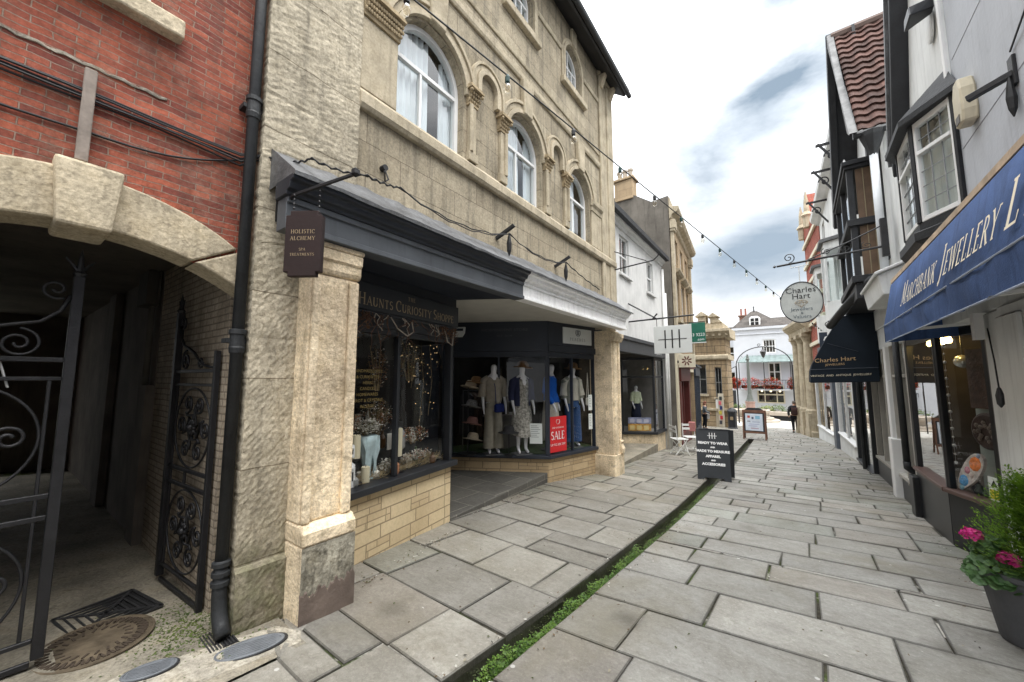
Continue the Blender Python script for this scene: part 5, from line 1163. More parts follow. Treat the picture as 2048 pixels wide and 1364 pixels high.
# people
M_skin = plain('skin',(.45,.26,.18),.6,0,.08,10,0); 
def biped(name,label,loc,yaw,h,stride,arm,cloth_top,cloth_leg,hair,hairlen,lean=0,armfwd=(0,0),shoe=None,wide=1.0):
    t = thing(name,label,'person',loc); k = h/1.75; T = frame(loc,yaw)
    def J(x,y,z,rx,ry=None): return (T((x*k,(y+lean*max(z-.9,0))*k,z*k)),rx*k,(ry or rx)*k)
    a, b = stride, -stride; w = wide
    js = [J(0,0,.96,.145*w,.105*w),J(0,.0,1.15,.135*w,.10*w),J(0,.01,1.34,.165*w,.115*w),J(0,.0,1.46,.10,.08),J(0,.01,1.53,.052),J(0,.025,1.62,.078,.088),J(0,.03,1.72,.06,.07),
          J(.10,.01,.88,.095*w),J(.10,a*.5,.5,.062),J(.10,a-.04,.10,.042),J(.11,a+.10,.03,.036,.03),
          J(-.10,.01,.88,.095*w),J(-.10,b*.4,.5,.062),J(-.10,b-.06,.12,.042),J(-.11,b+.08,.03,.036,.03),
          J(.19*w,.0,1.42,.065),J(.25*w,arm*.4-.02,1.14,.047),J(.25*w,arm+.08+armfwd[0],.92+armfwd[1],.034),J(.24*w,arm+.12+armfwd[0]*1.2,.83+armfwd[1]*1.2,.03,.018),
          J(-.19*w,.0,1.42,.065),J(-.25*w,-arm*.4-.02,1.14,.047),J(-.25*w,-arm+.06+armfwd[0],.92+armfwd[1],.034),J(-.24*w,-arm+.1+armfwd[0]*1.2,.83+armfwd[1]*1.2,.03,.018)]
    ed = [(0,1),(1,2),(2,3),(3,4),(4,5),(5,6),(0,7),(7,8),(8,9),(9,10),(0,11),(11,12),(12,13),(13,14),(3,15),(15,16),(16,17),(17,18),(3,19),(19,20),(20,21),(21,22)]
    skin_body('body', M_skin, t, js, ed, 2)
    def scaled(idx, f, add=.012): return [(js[i][0], js[i][1]*f+add*k, js[i][2]*f+add*k) for i in idx]
    # trousers and jacket: continuous surfaces over the body
    ii = [0,7,8,9,11,12,13]; skin_body('trousers', cloth_leg, t, scaled(ii,1.06,.014), [(0,1),(1,2),(2,3),(0,4),(4,5),(5,6)], 2)
    ii = [0,1,2,3,15,16,17,19,20,21]; js2 = scaled(ii,1.08,.018); js2[0] = (vl(js[0][0],js[1][0],.0),js2[0][1]*1.08,js2[0][2]*1.12)
    skin_body('jacket', cloth_top, t, js2, [(0,1),(1,2),(2,3),(3,4),(4,5),(5,6),(3,7),(7,8),(8,9)], 2)
    for s_,c in ((10,a),(14,b)):
        p = js[s_][0]; m = MB(T); sx = .11 if s_ == 10 else -.11; m.add([],[]); m.loft([[((sx+x*.05)*k,(c+y)*k,z*k) for x,z in ((-1,0.005),(1,.005),(1.0,hh),(-1.0,hh))] for y,hh in ((-.09,.09),(.0,.10),(.10,.06),(.17,.035))]); m.build('shoe', shoe or M_black, t, bevel=.01*k)
    m = MB(T); m.ball((0,(.02+lean*.8)*k,1.685*k),.098*k,12,8,1.0,.9,1.05)
    if hairlen: m.lathe((0,(-.02+lean*.75)*k,(1.66-hairlen)*k),[(.05*k,0),(.088*k,.05*k),(.092*k,hairlen*k)],10)
    m.build('hair', hair, t, smooth=True)
    fm = MB(T); fm.ball((0,(.115+lean*.75)*k,1.615*k),.016*k,6,5,1.5); 
    for s_ in (-1,1): fm.ball((s_*.033*k,(.105+lean*.75)*k,1.645*k),.011*k,6,4); fm.ball((s_*.088*k,(.02+lean*.75)*k,1.62*k),.022*k,6,4,1.4,.5)
    fm.build('face_features', M_skin, t)
    return t, T, k
man, MT, mk_ = biped('person','man in dark jacket and trousers walking away, wearing a small rucksack',(-.46,28.0,G(28)),.06,1.80,.17,.12,cloth('charcoal_jacket',(.03,.03,.034)),cloth('black_trousers',(.012,.012,.014)),plain('greying_hair',(.10,.085,.07),.8),.0,.07,wide=1.12)
m = MB(MT); m.loft([[(x*.15,-.13+y,z) for x,y,z in ((-1,0,zz),(1,0,zz),(.9,-dd,zz),(-.9,-dd,zz))] for zz,dd in ((1.02,.07),(1.06,.13),(1.3,.14),(1.42,.10),(1.46,.03))])
tag(m.build('rucksack', cloth('dark_red_brown_rucksack',(.05,.028,.026)), None, bevel=.02), 'small dark rucksack worn on the back of the walking man', 'rucksack')
wo, WT2, wk_ = biped('person','woman with reddish hair in a grey jacket standing by the navy shopfront',(-4.75,25.3,G(25.3)),-1.2,1.62,.05,.02,cloth('grey_jacket',(.13,.15,.17)),cloth('dark_trousers',(.014,.015,.02)),plain('auburn_hair',(.16,.055,.03),.7),.16,.03,(.16,.12))
m = MB(WT2); m.loft([[(x*.16,.16+y*.07,z) for x,y in ((-1,-1),(1,-1),(1,1),(-1,1))] for z in (.62,.66,.86,.90)]); m.tube([(-.12,.16,.9),(-.14,.05,1.15),(.0,-.02,1.38)],.012,5)
tag(m.build('shoulder_bag', cloth('pale_grey_bag',(.45,.44,.44)), None, bevel=.03), 'pale grey bag held by the woman in the grey jacket', 'bag')
# ---------------------------------------------------------------- right side of the street
def RT(X): return lambda p: (X-p[0], p[1], p[2])           # x = out into the street (towards -x), y along, z up
M_purple = plain('pale_lilac_render',(.47,.49,.525),.85,0,.09,1.8,.25,25,.2,streak=.22,spot=.08)
M_wrend = plain('white_limewash',(.68,.69,.68),.85,0,.09,2,.25,25,.2,streak=.3)
M_beam = plain('black_timber',(.018,.019,.022),.6,0,.3,6,.3,40,.4,streak=.2)
JB = thing('jewellery_building','lilac rendered building with a white gable, leaded bay window and corner shop','building',(2.2,5,G(5)))
X0 = 1.32
m = MB(RT(X0)); m.box(-6,0,-12,5.25,2.75,6.3); m.build('rendered_wall', M_purple, JB)
m = MB(RT(X0)); 
for z in (3.72,4.62,5.5): m.box(-.001,.0025,-11.9,5.2,z,z+.006)
m.build('score_line', plain('score_line_grey',(.25,.25,.28),.9), JB)
m = MB(RT(X0)); m.tube([(.03,5.27,3.0),(.03,5.27,6.3)],.018,6); m.build('corner_bead', M_white, JB)
m = MB(RT(1.30)); m.prism([(5.26,3.0),(6.85,3.0),(6.85,4.55),(6.1,6.6),(5.26,6.6)],-5,0,'x'); m.build('gable_wall', M_wrend, JB)
m = MB(RT(1.30)); 
for d0,d1,z0,z1 in ((.001,.28,-.0,.13),):
    m.prism([(6.98,4.28),(7.02,4.5),(6.2,6.75),(6.05,6.75)],-.5,.16,'x')
m.build('bargeboard', M_beam, JB, bevel=.008)
m = MB(RT(1.30)); m.prism([(7.025,4.46),(7.06,4.56),(6.24,6.8),(6.2,6.75)],-4,.19,'x'); m.build('roof_edge', M_lead, JB)
# leaded bay
BP = [(1.31,5.22),(1.09,5.66),(1.09,6.35),(1.31,6.8)]
def bayp(off): return [(1.31,5.22-off),(1.09-off,5.66-off*.5),(1.09-off,6.35+off*.5),(1.31,6.8+off)]
m = MB(); m.prism(bayp(.10),4.30,4.36,'z'); m.add([p+(4.361,) for p in bayp(.10)]+[(1.3,5.3,4.62),(1.3,6.8,4.62)],[(0,1,4),(1,2,5,4),(2,3,5)]); m.build('bay_roof', M_beam, JB)
m = MB(); m.prism(bayp(.06),3.02,3.12,'z'); m.prism(bayp(.01),3.121,3.22,'z'); m.build('bay_sill', M_beam, JB, bevel=.008)
m = MB(); m.add([p+(3.02,) for p in bayp(.05)]+[(1.3,5.3,2.75),(1.3,6.8,2.75)],[(0,4,1),(1,4,5,2),(2,5,3)]); m.build('bay_apron', M_beam, JB)
for k,(p,q) in enumerate(zip(BP,BP[1:])):
    T, L = wseg(q,p)
    m = MB(T); m.box(-.04,.02,0,.03,3.221,4.299); m.box(-.04,.02,L-.03,L-.001,3.221,4.299); m.build('corner_post', M_beam, JB)
    m = MB(T); m.box(-.04,.01,.031,.06,3.221,4.299); m.box(-.04,.01,L-.06,L-.031,3.221,4.299); m.box(-.04,.01,.061,L-.061,3.221,3.27); m.box(-.04,.01,.061,L-.061,4.24,4.299); m.box(-.04,.02,.061,L-.061,3.93,3.97)
    w = m.build('bay_window', M_white, JB, bevel=.004)
    m = MB(T); m.quad((-.02,.05,3.27),(-.02,L-.05,3.27),(-.02,L-.05,4.24),(-.02,.05,4.24)); m.build('pane', M_glass, w, recalc=False)
    m = MB(T); nb = 3
    for i in range(1,nb): m.box(-.018,-.010,lerp(.05,L-.05,i/nb)-.004,lerp(.05,L-.05,i/nb)+.004,3.27,4.24)
    for z in (3.43,3.59,3.75,4.1): m.box(-.0185,-.0105,.05,L-.05,z-.004,z+.004)
    m.build('leading', plain('window_lead',(.3,.31,.32),.5,.3), w)
m = MB(); m.prism([(1.6,5.3),(1.3,5.4),(1.2,5.75),(1.2,6.4),(1.5,6.8)],3.2,3.23,'z'); m.quad((1.7,5.2,3.2),(1.7,6.9,3.2),(1.7,6.9,4.3),(1.7,5.2,4.3)); m.build('bay_room', plain('green_grey_room',(.055,.06,.055),.8), JB)
# shop below: white boarded wall, corner post, canted display window
M_shopblack = plain('gloss_black_shop_paint',(.007,.008,.010),.38,0,.1,4,.05,40,.5)
m = MB(RT(1.34)); m.box(-.2,-.02,-3,8.4,2.2,2.749); m.build('shop_fascia', M_wrend, JB)
plain_text('Cro', (1.318,4.35,2.28), (0,-1,0), (0,0,1), .26, 'lettering', plain('dark_grey_lettering',(.04,.04,.045),.5), JB)
m = MB(); m.box(1.33,1.9,-3,4.95,-.6,2.19); m.box(1.30,1.329,4.5,4.9,-.6,2.1); m.build('white_shop_wall', M_wrend, JB, bevel=.006)
m = MB(); m.box(1.36,1.72,5.02,5.4,-.5,2.19); m.build('door_pilaster', M_wrend, JB, bevel=.015)
m = MB(); m.box(1.58,1.70,6.18,6.299,-.5,2.19); m.build('door_post', M_shopblack, JB, bevel=.01)
VP_, VQ = (1.33,6.98),(1.585,6.3); VT, VL = wseg(VP_,VQ); FT, FL = wseg((1.31,8.4),(1.33,6.99))
for nm,T,L,ya,yb in (('display_window',FT,FL,8.4,7),('display_window',VT,VL,6.98,6.3)):
    m = MB(T); m.slant(-.06,.0,.002,L,G(ya)-.1,G(yb)-.1,.235,.235); m.build('stall_riser', M_shopblack, JB, bevel=.004)
    m = MB(T); m.box(-.1,.05,-.0,L,.236,.285); m.build('window_sill', plain('brown_sill',(.10,.06,.05),.45), JB, bevel=.006)
    m = MB(T); m.box(-.06,.0,0,.045,.286,2.19); m.box(-.06,.0,L-.05,L-.002,.286,2.19); m.box(-.05,-.005,.046,L-.051,2.1,2.188); w = m.build(nm, M_shopblack, JB, bevel=.003)
    m = MB(T); m.quad((-.03,.045,.286),(-.03,L-.05,.286),(-.03,L-.05,2.1),(-.03,.045,2.1)); m.build('pane', M_rightglass if T is FT else M_shopglass, w, recalc=False)
m = MB(); m.box(1.32,1.42,8.41,8.56,-.6,2.19); m.box(1.24,1.44,8.36,8.62,-.6,.12); m.build('corner_post', M_shopblack, JB, bevel=.01)
m = MB(); m.quad((2.6,6.2,-.3),(2.6,8.4,-.3),(2.6,8.4,2.2),(2.6,6.2,2.2)); m.quad((1.4,8.4,-.3),(2.6,8.4,-.3),(2.6,8.4,2.2),(1.4,8.4,2.2)); m.quad((1.36,6.9,.28),(1.62,6.25,.28),(2.6,6.2,.28),(2.6,8.4,.28),(1.35,8.4,.28)); m.quad((1.7,6.2,-.3),(2.6,6.2,-.3),(2.6,6.2,2.2),(1.7,6.2,2.2)); m.quad((1.34,8.4,2.195),(1.36,6.9,2.195),(1.62,6.2,2.195),(2.6,6.2,2.195),(2.6,8.4,2.195)); m.build('shop_room', plain('brown_shop_room',(.07,.06,.052),.8), JB)
# blue awning
AW = thing('shop_awning','faded royal blue shop awning with white serif lettering along its face','awning',(1.2,5,2.1))
M_awn = plain('faded_blue_canvas',(.040,.075,.185),.85,0,.3,1.6,.25,110,.2,streak=.55,grain=.3); M_pip = plain('pale_piping',(.35,.4,.5),.7)
ya, yb = -1.5, 6.6; n = 60
def awz(i): return .009*sin(i*.9)+.006*sin(i*2.3+1)
m = MB(); rows = []
for i in range(n+1):
    y = lerp(ya,yb,i/n); rows.append([(1.32,y,2.93),(.96,y,2.765),(.915+awz(i)*.5,y,2.52),(.86+awz(i),y,2.25),(.857+awz(i+3),y,2.15+awz(i)),(.862+awz(i+5),y,2.045+.005*sin(i*2.2))])
m.loft(rows, cap=False, closed=False); m.prism([(1.32,2.93),(.96,2.765),(.86,2.25),(.86,2.05),(.875,2.05),(1.6,2.10),(1.6,2.93)],yb,yb+.006); m.build('canvas', M_awn, AW, smooth=True)
m = MB(); m.tube([(.855,y_,2.25) for y_ in (ya,yb+.01)],.007,6); m.tube([(.858,y_,2.045) for y_ in (ya,yb+.01)],.006,6); m.build('piping', M_pip, AW)
m = MB(); m.box(.965,1.05,ya,yb+.03,2.785,2.83); m.build('hood', plain('weathered_peach_hood',(.55,.42,.30),.8,0,.3,6,.3,30), AW)
nrm = Vector((.96-.86,0,2.765-2.25)).normalized()
tt = MB()
for w_,y0_,wd,hh in (('Marchbank',5.5,1.26,.17),('Jewellery',4.13,1.08,.175),('Ltd',2.97,.5,.18)): serif_text(tt,w_,(.872,y0_,2.335),(0,-1,0),tuple(nrm),hh,1.4,.16,italic=.12,width=wd,thick=.02)
tt.build('lettering', M_cream, AW, recalc=False)
m = MB()
for y in (1.5,3.4,5.4): m.bar((1.4,y,2.12),(.9,y+.15,2.10),.025); m.bar((1.4,y,2.4),(.9,y+.2,2.2),.02)
m.build('folding_arm', M_white, AW)
m = MB(); m.box(1.27,1.33,5.25,5.33,1.95,2.19); m.build('arm_bracket', M_white, AW)
# fittings on the lilac wall
t = thing('alarm_box','cream alarm box with rusty streaks on the lilac wall','alarm box',(1.27,4.85,3.68))
m = MB(RT(X0)); m.prism([(4.74,3.78),(4.90,3.78),(4.925,3.88),(4.925,4.08),(4.87,4.19),(4.77,4.19),(4.73,4.08),(4.72,3.88)],.001,.10,'x'); m.build('case', plain('cream_plastic',(.55,.49,.36),.5,0,.15,6,.1,40,.4,streak=.3), t, bevel=.015)
m = MB(RT(X0)); m.box(.101,.106,4.78,4.87,3.80,3.87); m.build('grille', plain('grey_grille',(.12,.11,.1),.6), t)
t = thing('cable_bracket','rusty black bar bracket with a hanging cable tuft on the lilac wall','bracket',(1.25,4.1,3.7))
m = MB(RT(X0)); m.bar((0,4.1,3.74),(.2,4.22,3.70),.045,.045); m.box(0,.02,4.06,4.14,3.64,3.86); m.build('arm', M_iron, t, bevel=.004)
m = MB(RT(X0)); m.lathe((.03,4.1,3.42),[(.004,0),(.022,.06),(.028,.14),(.02,.22),(.006,.30)],8); m.build('cable_tuft', M_cable, t)
t = thing('wall_lamp','dark lamp on a scalloped pale plate high in the white gable','lamp',(1.2,5.35,5.0))
m = MB(RT(1.30)); m.lathe((0,0,0),[(.001,0),(.001,0)],4); m = MB(lambda p: (1.30-.012-p[2],5.52+p[0],5.26+p[1])); m.lathe((0,0,0),[(.14,0),(.14,.02),(.12,.025),(.0001,.026)],20,.75,1.35); m.build('plate', M_wrend, t)
m = MB(); m.loft([[(1.28-.12*f,5.36+dx,5.36+dz-.03*f) for dx,dz in ((-.05-.05*f,-.05),(.05+.05*f,-.05),(.05+.03*f,.07),(-.05-.03*f,.07))] for f in (0,1,1.6)]); m.build('lamp_body', M_black, t, bevel=.01)
for k,(a,b) in enumerate((((1.31,4.1,3.9),(1.0,-1.5,5.3)),)):
    m = MB(); m.tube([vl(a,b,i/12) for i in range(13)],.006,5); tag(m.build('overhead_cable', M_cable), 'thin overhead wire rising from the bracket on the lilac wall', 'cable')
# ---- tiled gabled house
GH = thing('gabled_house','white gabled house with red pantiles, black timber oriel and jewellery shop','building',(2.5,10.5,G(10.5)))
GX = 1.17; E0, E1, PK = 8.45, 11.7, 10.1; ZE, ZP = 5.95, 8.85
m = MB(RT(GX)); m.prism([(6.86,2.6),(E1,2.6),(E1,ZE),(PK,ZP-.1),(E0,ZE),(E0,5.0),(6.86,5.0)],-6,-.13,'x'); m.build('wall', M_wrend, GH)
# pantile slope facing the camera, real wavy courses
m = MB(); NCO, NPX = 17, 132; rt_ = random.Random(9)
def slope(f, s, h):   # f along ridge from the street inwards, s up the slope
    y = lerp(E0-.18, PK, s); z = lerp(ZE-.25, ZP, s); return (f, y-h*.9, z+h*.43)
for cidx in range(NCO):
    s0, s1 = cidx/NCO, (cidx+1.12)/NCO
    for k in range(NPX):
        xa, xb = lerp(GX-.2,6,k/NPX), lerp(GX-.2,6,(k+1)/NPX)
        if k % 6 == 0: tone = rt_.uniform(.5,1.3)
        m.col = (tone,tone*.97,tone*.95)
        ha, hb = .022*sin(2*pi*k/6), .022*sin(2*pi*(k+1)/6)
        m.quad(slope(xa,s0,ha+.045),slope(xb,s0,hb+.045),slope(xb,s1,hb),slope(xa,s1,ha)); m.quad(slope(xa,s0,ha+.01),slope(xb,s0,hb+.01),slope(xb,s0,hb+.045),slope(xa,s0,ha+.045))
m.col = (1,1,1)
m.quad((GX-.2,E1+.2,ZE-.25),(6,E1+.2,ZE-.25),(6,PK,ZP),(GX-.2,PK,ZP)); m.build('tiled_roof', M_tile, GH, recalc=False)
m = MB(); m.tube([(GX-.24,PK,ZP+.03),(6,PK,ZP+.03)],.09,8); m.build('ridge', plain('ridge_tiles',(.14,.10,.085),.85), GH)
m = MB(); 
m.prism([(E0-.34,ZE-.32),(E0-.16,ZE-.20),(PK,ZP+.12),(PK,ZP-.18)],GX-.31,GX-.2,'x'); m.build('verge', plain('grey_mortar_verge',(.2,.2,.2),.9,0,.3,6,.5,30), GH, bevel=.01)
m = MB(); m.prism([(PK,ZP+.14),(PK,ZP-.3),(E1+.12,ZE-.75),(E1+.42,ZE-.6)],GX-.33,GX-.2,'x'); m.prism([(PK,ZP+.09),(PK,ZP-.10),(E1+.1,ZE-.5),(E1+.3,ZE-.4)],GX-.2,GX+.15,'x'); m.build('bargeboard', M_beam, GH, bevel=.01)
m = MB(); m.tube([(GX-.25,E0-.22,ZE-.32),(4,E0-.22,ZE-.30)],.06,8); m.lathe((GX-.02,E0-.2,ZE-.75),[(.05,0),(.07,.1),(.15,.35),(.16,.42)],8); m.build('rain_gutter', M_pipe, GH)
m = MB(); m.tube([(GX-.02,E0-.2,ZE-.7),(GX-.02,E0-.2,2.95)],.055,10); tag(m.build('downpipe', plain('grey_white_pipe',(.5,.52,.54),.5,0,.1,5,.05), None, smooth=True),'pale grey downpipe under the hopper of the gabled house','downpipe')
m = MB(RT(GX)); m.box(-.129,-.08,8.72,8.86,3.6,5.6); m.box(-.129,-.08,11.2,11.34,3.2,5.6); m.prism([(9.6,5.6),(9.75,5.6),(10.1,8.7),(9.98,8.9)],-.129,-.08,'x'); m.build('timber_frame', M_beam, GH)
# oriel
m = MB(); OX0, OX1, OY0, OY1 = .86, 1.29, 8.9, 11.2
m.box(OX0-.06,OX1,OY0-.08,OY1+.06,5.42,5.50); m.box(OX0-.03,OX1,OY0-.04,OY1+.03,5.36,5.419); m.box(OX0-.05,OX1,OY0-.05,OY1+.05,4.30,4.42); m.box(OX0-.05,OX1,OY0-.05,OY1+.05,3.28,3.40)
for (x,y) in ((OX0,OY0),(OX0,OY1),(OX0,(OY0+OY1)/2),(OX1-.1,OY0)): m.box(x,x+.09,y-.0,y+.10,3.401,5.359)
m.box(OX0,OX1,OY0,OY1,3.0,3.279)
orl = m.build('oriel', M_beam, GH, bevel=.006)
m = MB(); 
for a,b in ((4.43,5.35),(3.42,4.29)): m.box(OX0+.12,OX1-.11,OY0+.03,OY0+.05,a,b)
m.build('panel', plain('brown_oriel_panel',(.12,.075,.045),.6,0,.3,4), orl)  # oriel side panels in their own mottled brown
m = MB()
for a,b in ((4.43,5.35),(3.42,4.29)):
    m.quad((OX0+.04,OY0+.1,a),(OX0+.04,OY1,a),(OX0+.04,OY1,b),(OX0+.04,OY0+.1,b))
m.build('pane', M_glass, orl, recalc=False)
m = MB()
for k in range(1,3): m.box(OX0+.12+.1*k-.006,OX0+.12+.1*k+.006,OY0+.015,OY0+.029,3.42,5.35)
m.build('glazing_bar', plain('brass_bar',(.25,.2,.12),.5), orl)
m = MB(); m.box(.88,1.3,9.5,9.9,5.51,5.56)
for k in range(6): m.lathe((.86,9.0+.35*k,5.50),[(.05,0),(.03,.06),(.002,.12)],6)
m.build('spike_trim', M_wrend, orl)
# white lean-to hood above the shop
m = MB(); m.prism([(.94,2.72),(1.29,2.72),(1.29,3.16),(.90,3.0)],7.0,8.5); m.prism([(.87,2.985),(1.29,3.165),(1.29,3.2),(.86,3.03)],6.96,8.54); m.build('shop_hood', M_wrend, GH, bevel=.01)
m = MB(); m.tube([(1.06,8.75,3.28),(.8,9.7,3.03),(.55,10.6,2.72)],.075,10); tag(m.build('edging', M_pipe, None, smooth=True),'thick black hood-roof edging sloping down behind the navy canopy','edging')  # round tube standing for the sloping edge of the hood roof
# shopfront of the gabled house
M_pale = plain('pale_grey_joinery',(.40,.38,.34),.5,0,.12,4,.1); SX = 1.36
m = MB(); m.box(SX-.03,SX+.15,8.6,12.7,2.2,2.62); m.build('shop_fascia', M_wrend, GH)
m = MB(); m.slant(SX-.02,SX+.1,8.6,12.7,G(8.6)-.1,G(12.7)-.1,-.1,-.28); m.build('stall_riser', M_shopblack, GH)
m = MB(); m.slant(SX-.06,SX+.12,8.6,12.7,-.099,-.279,-.04,-.22)
for y,wd in ((8.6,.10),(9.3,.05),(9.95,.09),(10.8,.05),(11.6,.05),(12.6,.1)): m.box(SX-.03,SX+.05,y,y+wd,-.2,2.199)
m.box(SX-.02,SX+.04,8.7,12.6,1.62,1.67); w = m.build('shop_window', M_pale, GH, bevel=.004)
m = MB(); m.quad((SX+.02,8.65,-.2),(SX+.02,12.65,-.2),(SX+.02,12.65,2.19),(SX+.02,8.65,2.19)); m.build('pane', M_rightglass, w, recalc=False)
m = MB(); m.box(SX-.09,SX+.08,9.96,10.16,G(10)-.1,2.2); m.box(SX-.12,SX+.1,9.9,10.2,G(10)-.1,.5); m.build('white_post', M_white, GH, bevel=.01)
m = MB(); m.box(2.5,2.6,8.6,12.7,-.9,2.6); m.build('shop_room', M_room, GH)
# navy canopy
NC = thing('shop_canopy','dark navy wedge shop canopy with gold lettering on the side facing us','canopy',(.8,12,1.6))
M_nav2 = plain('dark_navy_canvas',(.012,.018,.027),.8,0,.12,3,.1,100,.2)
c0, c1 = 11.0, 13.2; CP = [(1.30,3.06),(1.22,3.10),(1.02,3.04),(.74,2.93),(.47,2.47),(.21,1.94),(.165,1.79),(.15,1.50),(1.30,1.53),(1.33,2.2)]
m = MB(); m.prism(CP,c0,c1); m.build('canvas', M_nav2, NC, bevel=.012)
m = MB(); m.tube([(.155,c0-.008,1.80),(1.31,c0-.008,1.83)],.008,6); m.tube([(.50,c0-.006,2.38),(1.0,c0-.006,2.18)],.004,5); m.tube([(p[0],c0-.004,p[1]) for p in CP[:7]],.006,5); m.build('piping', plain('navy_piping',(.05,.06,.08),.6), NC)
plain_text('Charles Hart',(.60,c0-.006,1.975),(1,0,.06),(0,0,1),.092,'lettering',M_gold,NC,sx=1.05)
plain_text('JEWELLERS',(.60,c0-.006,1.89),(1,0,.06),(0,0,1),.045,'lettering',M_gold,NC,sx=1.1)
plain_text('VINTAGE  AND  ANTIQUE  JEWELLERY',(.67,c0-.006,1.655),(1,0,.04),(0,0,1),.042,'lettering',M_cream,NC,sx=1.02)
# round hanging sign
RS = thing('hanging_sign','oval grey hanging sign with a gold diamond, on a long iron bracket','hanging sign',(.07,8.1,2.55))
m = MB(); m.tube([(1.2,8.1,3.66),(-.24,8.1,3.58)],.018,6); m.lathe((-.27,8.1,3.555),[(.003,0),(.03,.02),(.003,.05)],6); m.tube([(1.2,8.1,4.02),(.75,8.1,3.82),(.2,8.1,3.62)],.010,6); m.tube([(-.06+x,8.1,3.70+z) for x,z in spiral((0,0),.09,1.6,-1.6)],.008,5)
for x_ in (.45,.7,.95): m.tube([(x_+x,8.1,3.72+z*.8) for x,z in spiral((0,0),.07,1.4,2)],.006,5)
m.box(1.12,1.2,8.06,8.14,3.5,4.1); m.build('bracket', M_iron, RS)
m = MB(); m.tube([(-.04,8.1,3.52),(.2,8.1,3.535)],.008,5); m.tube([(.07,8.1,3.53),(.07,8.1,3.24)],.008,5); m.tube([(-.04,8.1,3.57),(-.04,8.1,3.52)],.006,5); m.tube([(.2,8.1,3.59),(.2,8.1,3.53)],.006,5); m.build('hanger', M_signw, RS)
m = MB(lambda p: (.07+p[0],8.1-p[2],2.90+p[1])); m.lathe((0,0,0),[(.0001,-.014),(.285,-.014),(.285,.014),(.0001,.014)],48,1,1.2); bd = m.build('board', plain('grey_oval_board',(.46,.48,.46),.5), RS)
m = MB(lambda p: (.07+p[0],8.1-p[2],2.90+p[1])); m.loft([[(r*cos(2*pi*k/48),r*1.2*sin(2*pi*k/48),z) for k in range(48)] for r,z in ((.284,-.02),(.297,-.02),(.297,.02),(.284,.02))],cap=False); m.build('rim', M_black, bd)
for s_,dz,h,mt in (('Charles',.165,.098,M_blet),('Hart',.06,.098,M_blet),('Jewellers',-.145,.06,plain('slate_lettering',(.10,.13,.15),.6)),('&',-.205,.045,bpy.data.materials['slate_lettering'] if 'slate_lettering' in bpy.data.materials else M_blet),('Valuers',-.275,.06,bpy.data.materials.get('slate_lettering') or M_blet)):
    plain_text(s_,(.07,8.084,2.90+dz),(1,0,0),(0,0,1),h,'lettering',mt,bd)
m = MB()
for a,b in (((-.09,.0),(.09,.0)),((-.09,.0),(0,-.08)),((.09,0),(0,-.08)),((-.09,0),(-.055,.035)),((.09,0),(.055,.035)),((-.055,.035),(.055,.035)),((-.035,0),(0,-.08)),((.035,0),(0,-.08)),((-.035,0),(0,.035)),((.035,0),(0,.035))): m.bar((.07+a[0],8.083,2.895+a[1]),(.07+b[0],8.083,2.895+b[1]),.006,.002)
m.build('emblem', M_gold, bd)
# ---- farther houses on the right
FH = thing('white_bay_house','tall white house with stacked bay windows and black iron brackets','building',(2.5,16,G(16)))
F1T, F1L = wseg((.98,20.4),(1.30,12.75))
FO_ = [(1.2,.45,4.4,5.8,0),(1.2,.45,6.6,7.8,0),(4.6,.45,4.4,5.8,0),(4.6,.45,6.6,7.8,0)]
m = MB(F1T); wall_open(m,0,0,F1L,2.3,6.1,FO_[0::2],.12); wall_open(m,0,0,F1L,6.1,8.3,FO_[1::2],.12); m.quad((0,0,-1.3),(-6,0,-1.3),(-6,0,8.3),(0,0,8.3)); m.quad((0,F1L,2.3),(-6,F1L,2.3),(-6,F1L,8.3),(0,F1L,8.3)); m.build('wall', M_wrend, FH, recalc=False)
for c,hw,zs,zsp,r in FO_: window(FH,F1T,-.05,c,hw,zs,zsp,0,M_white,M_glass,[(zs+zsp)/2],[(c,None,None)],.05,.05,M_room)
m = MB(F1T); m.prism([(0,8.1),(.1,8.15),(.28,8.3),(.3,8.45),(-6,8.5),(-6,8.3)],-.1,F1L+.1); m.build('cornice', M_wrend, FH)
for u in (1.2,4.6):
    for z0,z1 in ((3.0,5.9),):
        P_ = [(0.001,u-.75),(.4,u-.45),(.4,u+.45),(0.001,u+.75)]
        m = MB(F1T); m.prism(P_,z0,z0+1.0,'z'); m.prism(P_,z1-.25,z1,'z')
        for a,b in P_[1:3]: m.box(a-.06,a+.01,b-.05,b+.05,z0+1.001,z1-.251)
        m.box(.0,.06,u-.74,u-.64,z0+1.001,z1-.251); m.box(.0,.06,u+.64,u+.74,z0+1.001,z1-.251); m.box(.36,.395,u-.03,u+.03,z0+1.001,z1-.251); b_ = m.build('bay_window', M_wrend, FH, bevel=.01)
        m = MB(F1T); m.loft([[(x*.93,y,z) for x,y in P_] for z in (z0+1.001,z1-.251)],cap=False,closed=False); m.build('pane', M_glass, b_, recalc=False)
        m = MB(F1T); m.prism([(0.001,u-.85),(.5,u-.5),(.5,u+.5),(0.001,u+.85)],z1+.001,z1+.1,'z'); m.build('bay_cap', M_lead, b_)
for u in (F1L-.4,F1L-2.1,3.0):
    m = MB(F1T); m.bar((0,u,7.2),(.55,u,8.1),.05); m.tube([(x*.9+.2,u,7.6+z) for x,z in spiral((.1,.1),.16,1.4,0)],.02,5); m.bar((0,u,8.05),(.6,u,8.05),.06); m.build('eaves_bracket', M_iron, FH)
m = MB(F1T); m.tube([(.08,F1L-.9,-.8),(.08,F1L-.9,8.1)],.05,8); m.build('rain_pipe', M_pipe, FH)
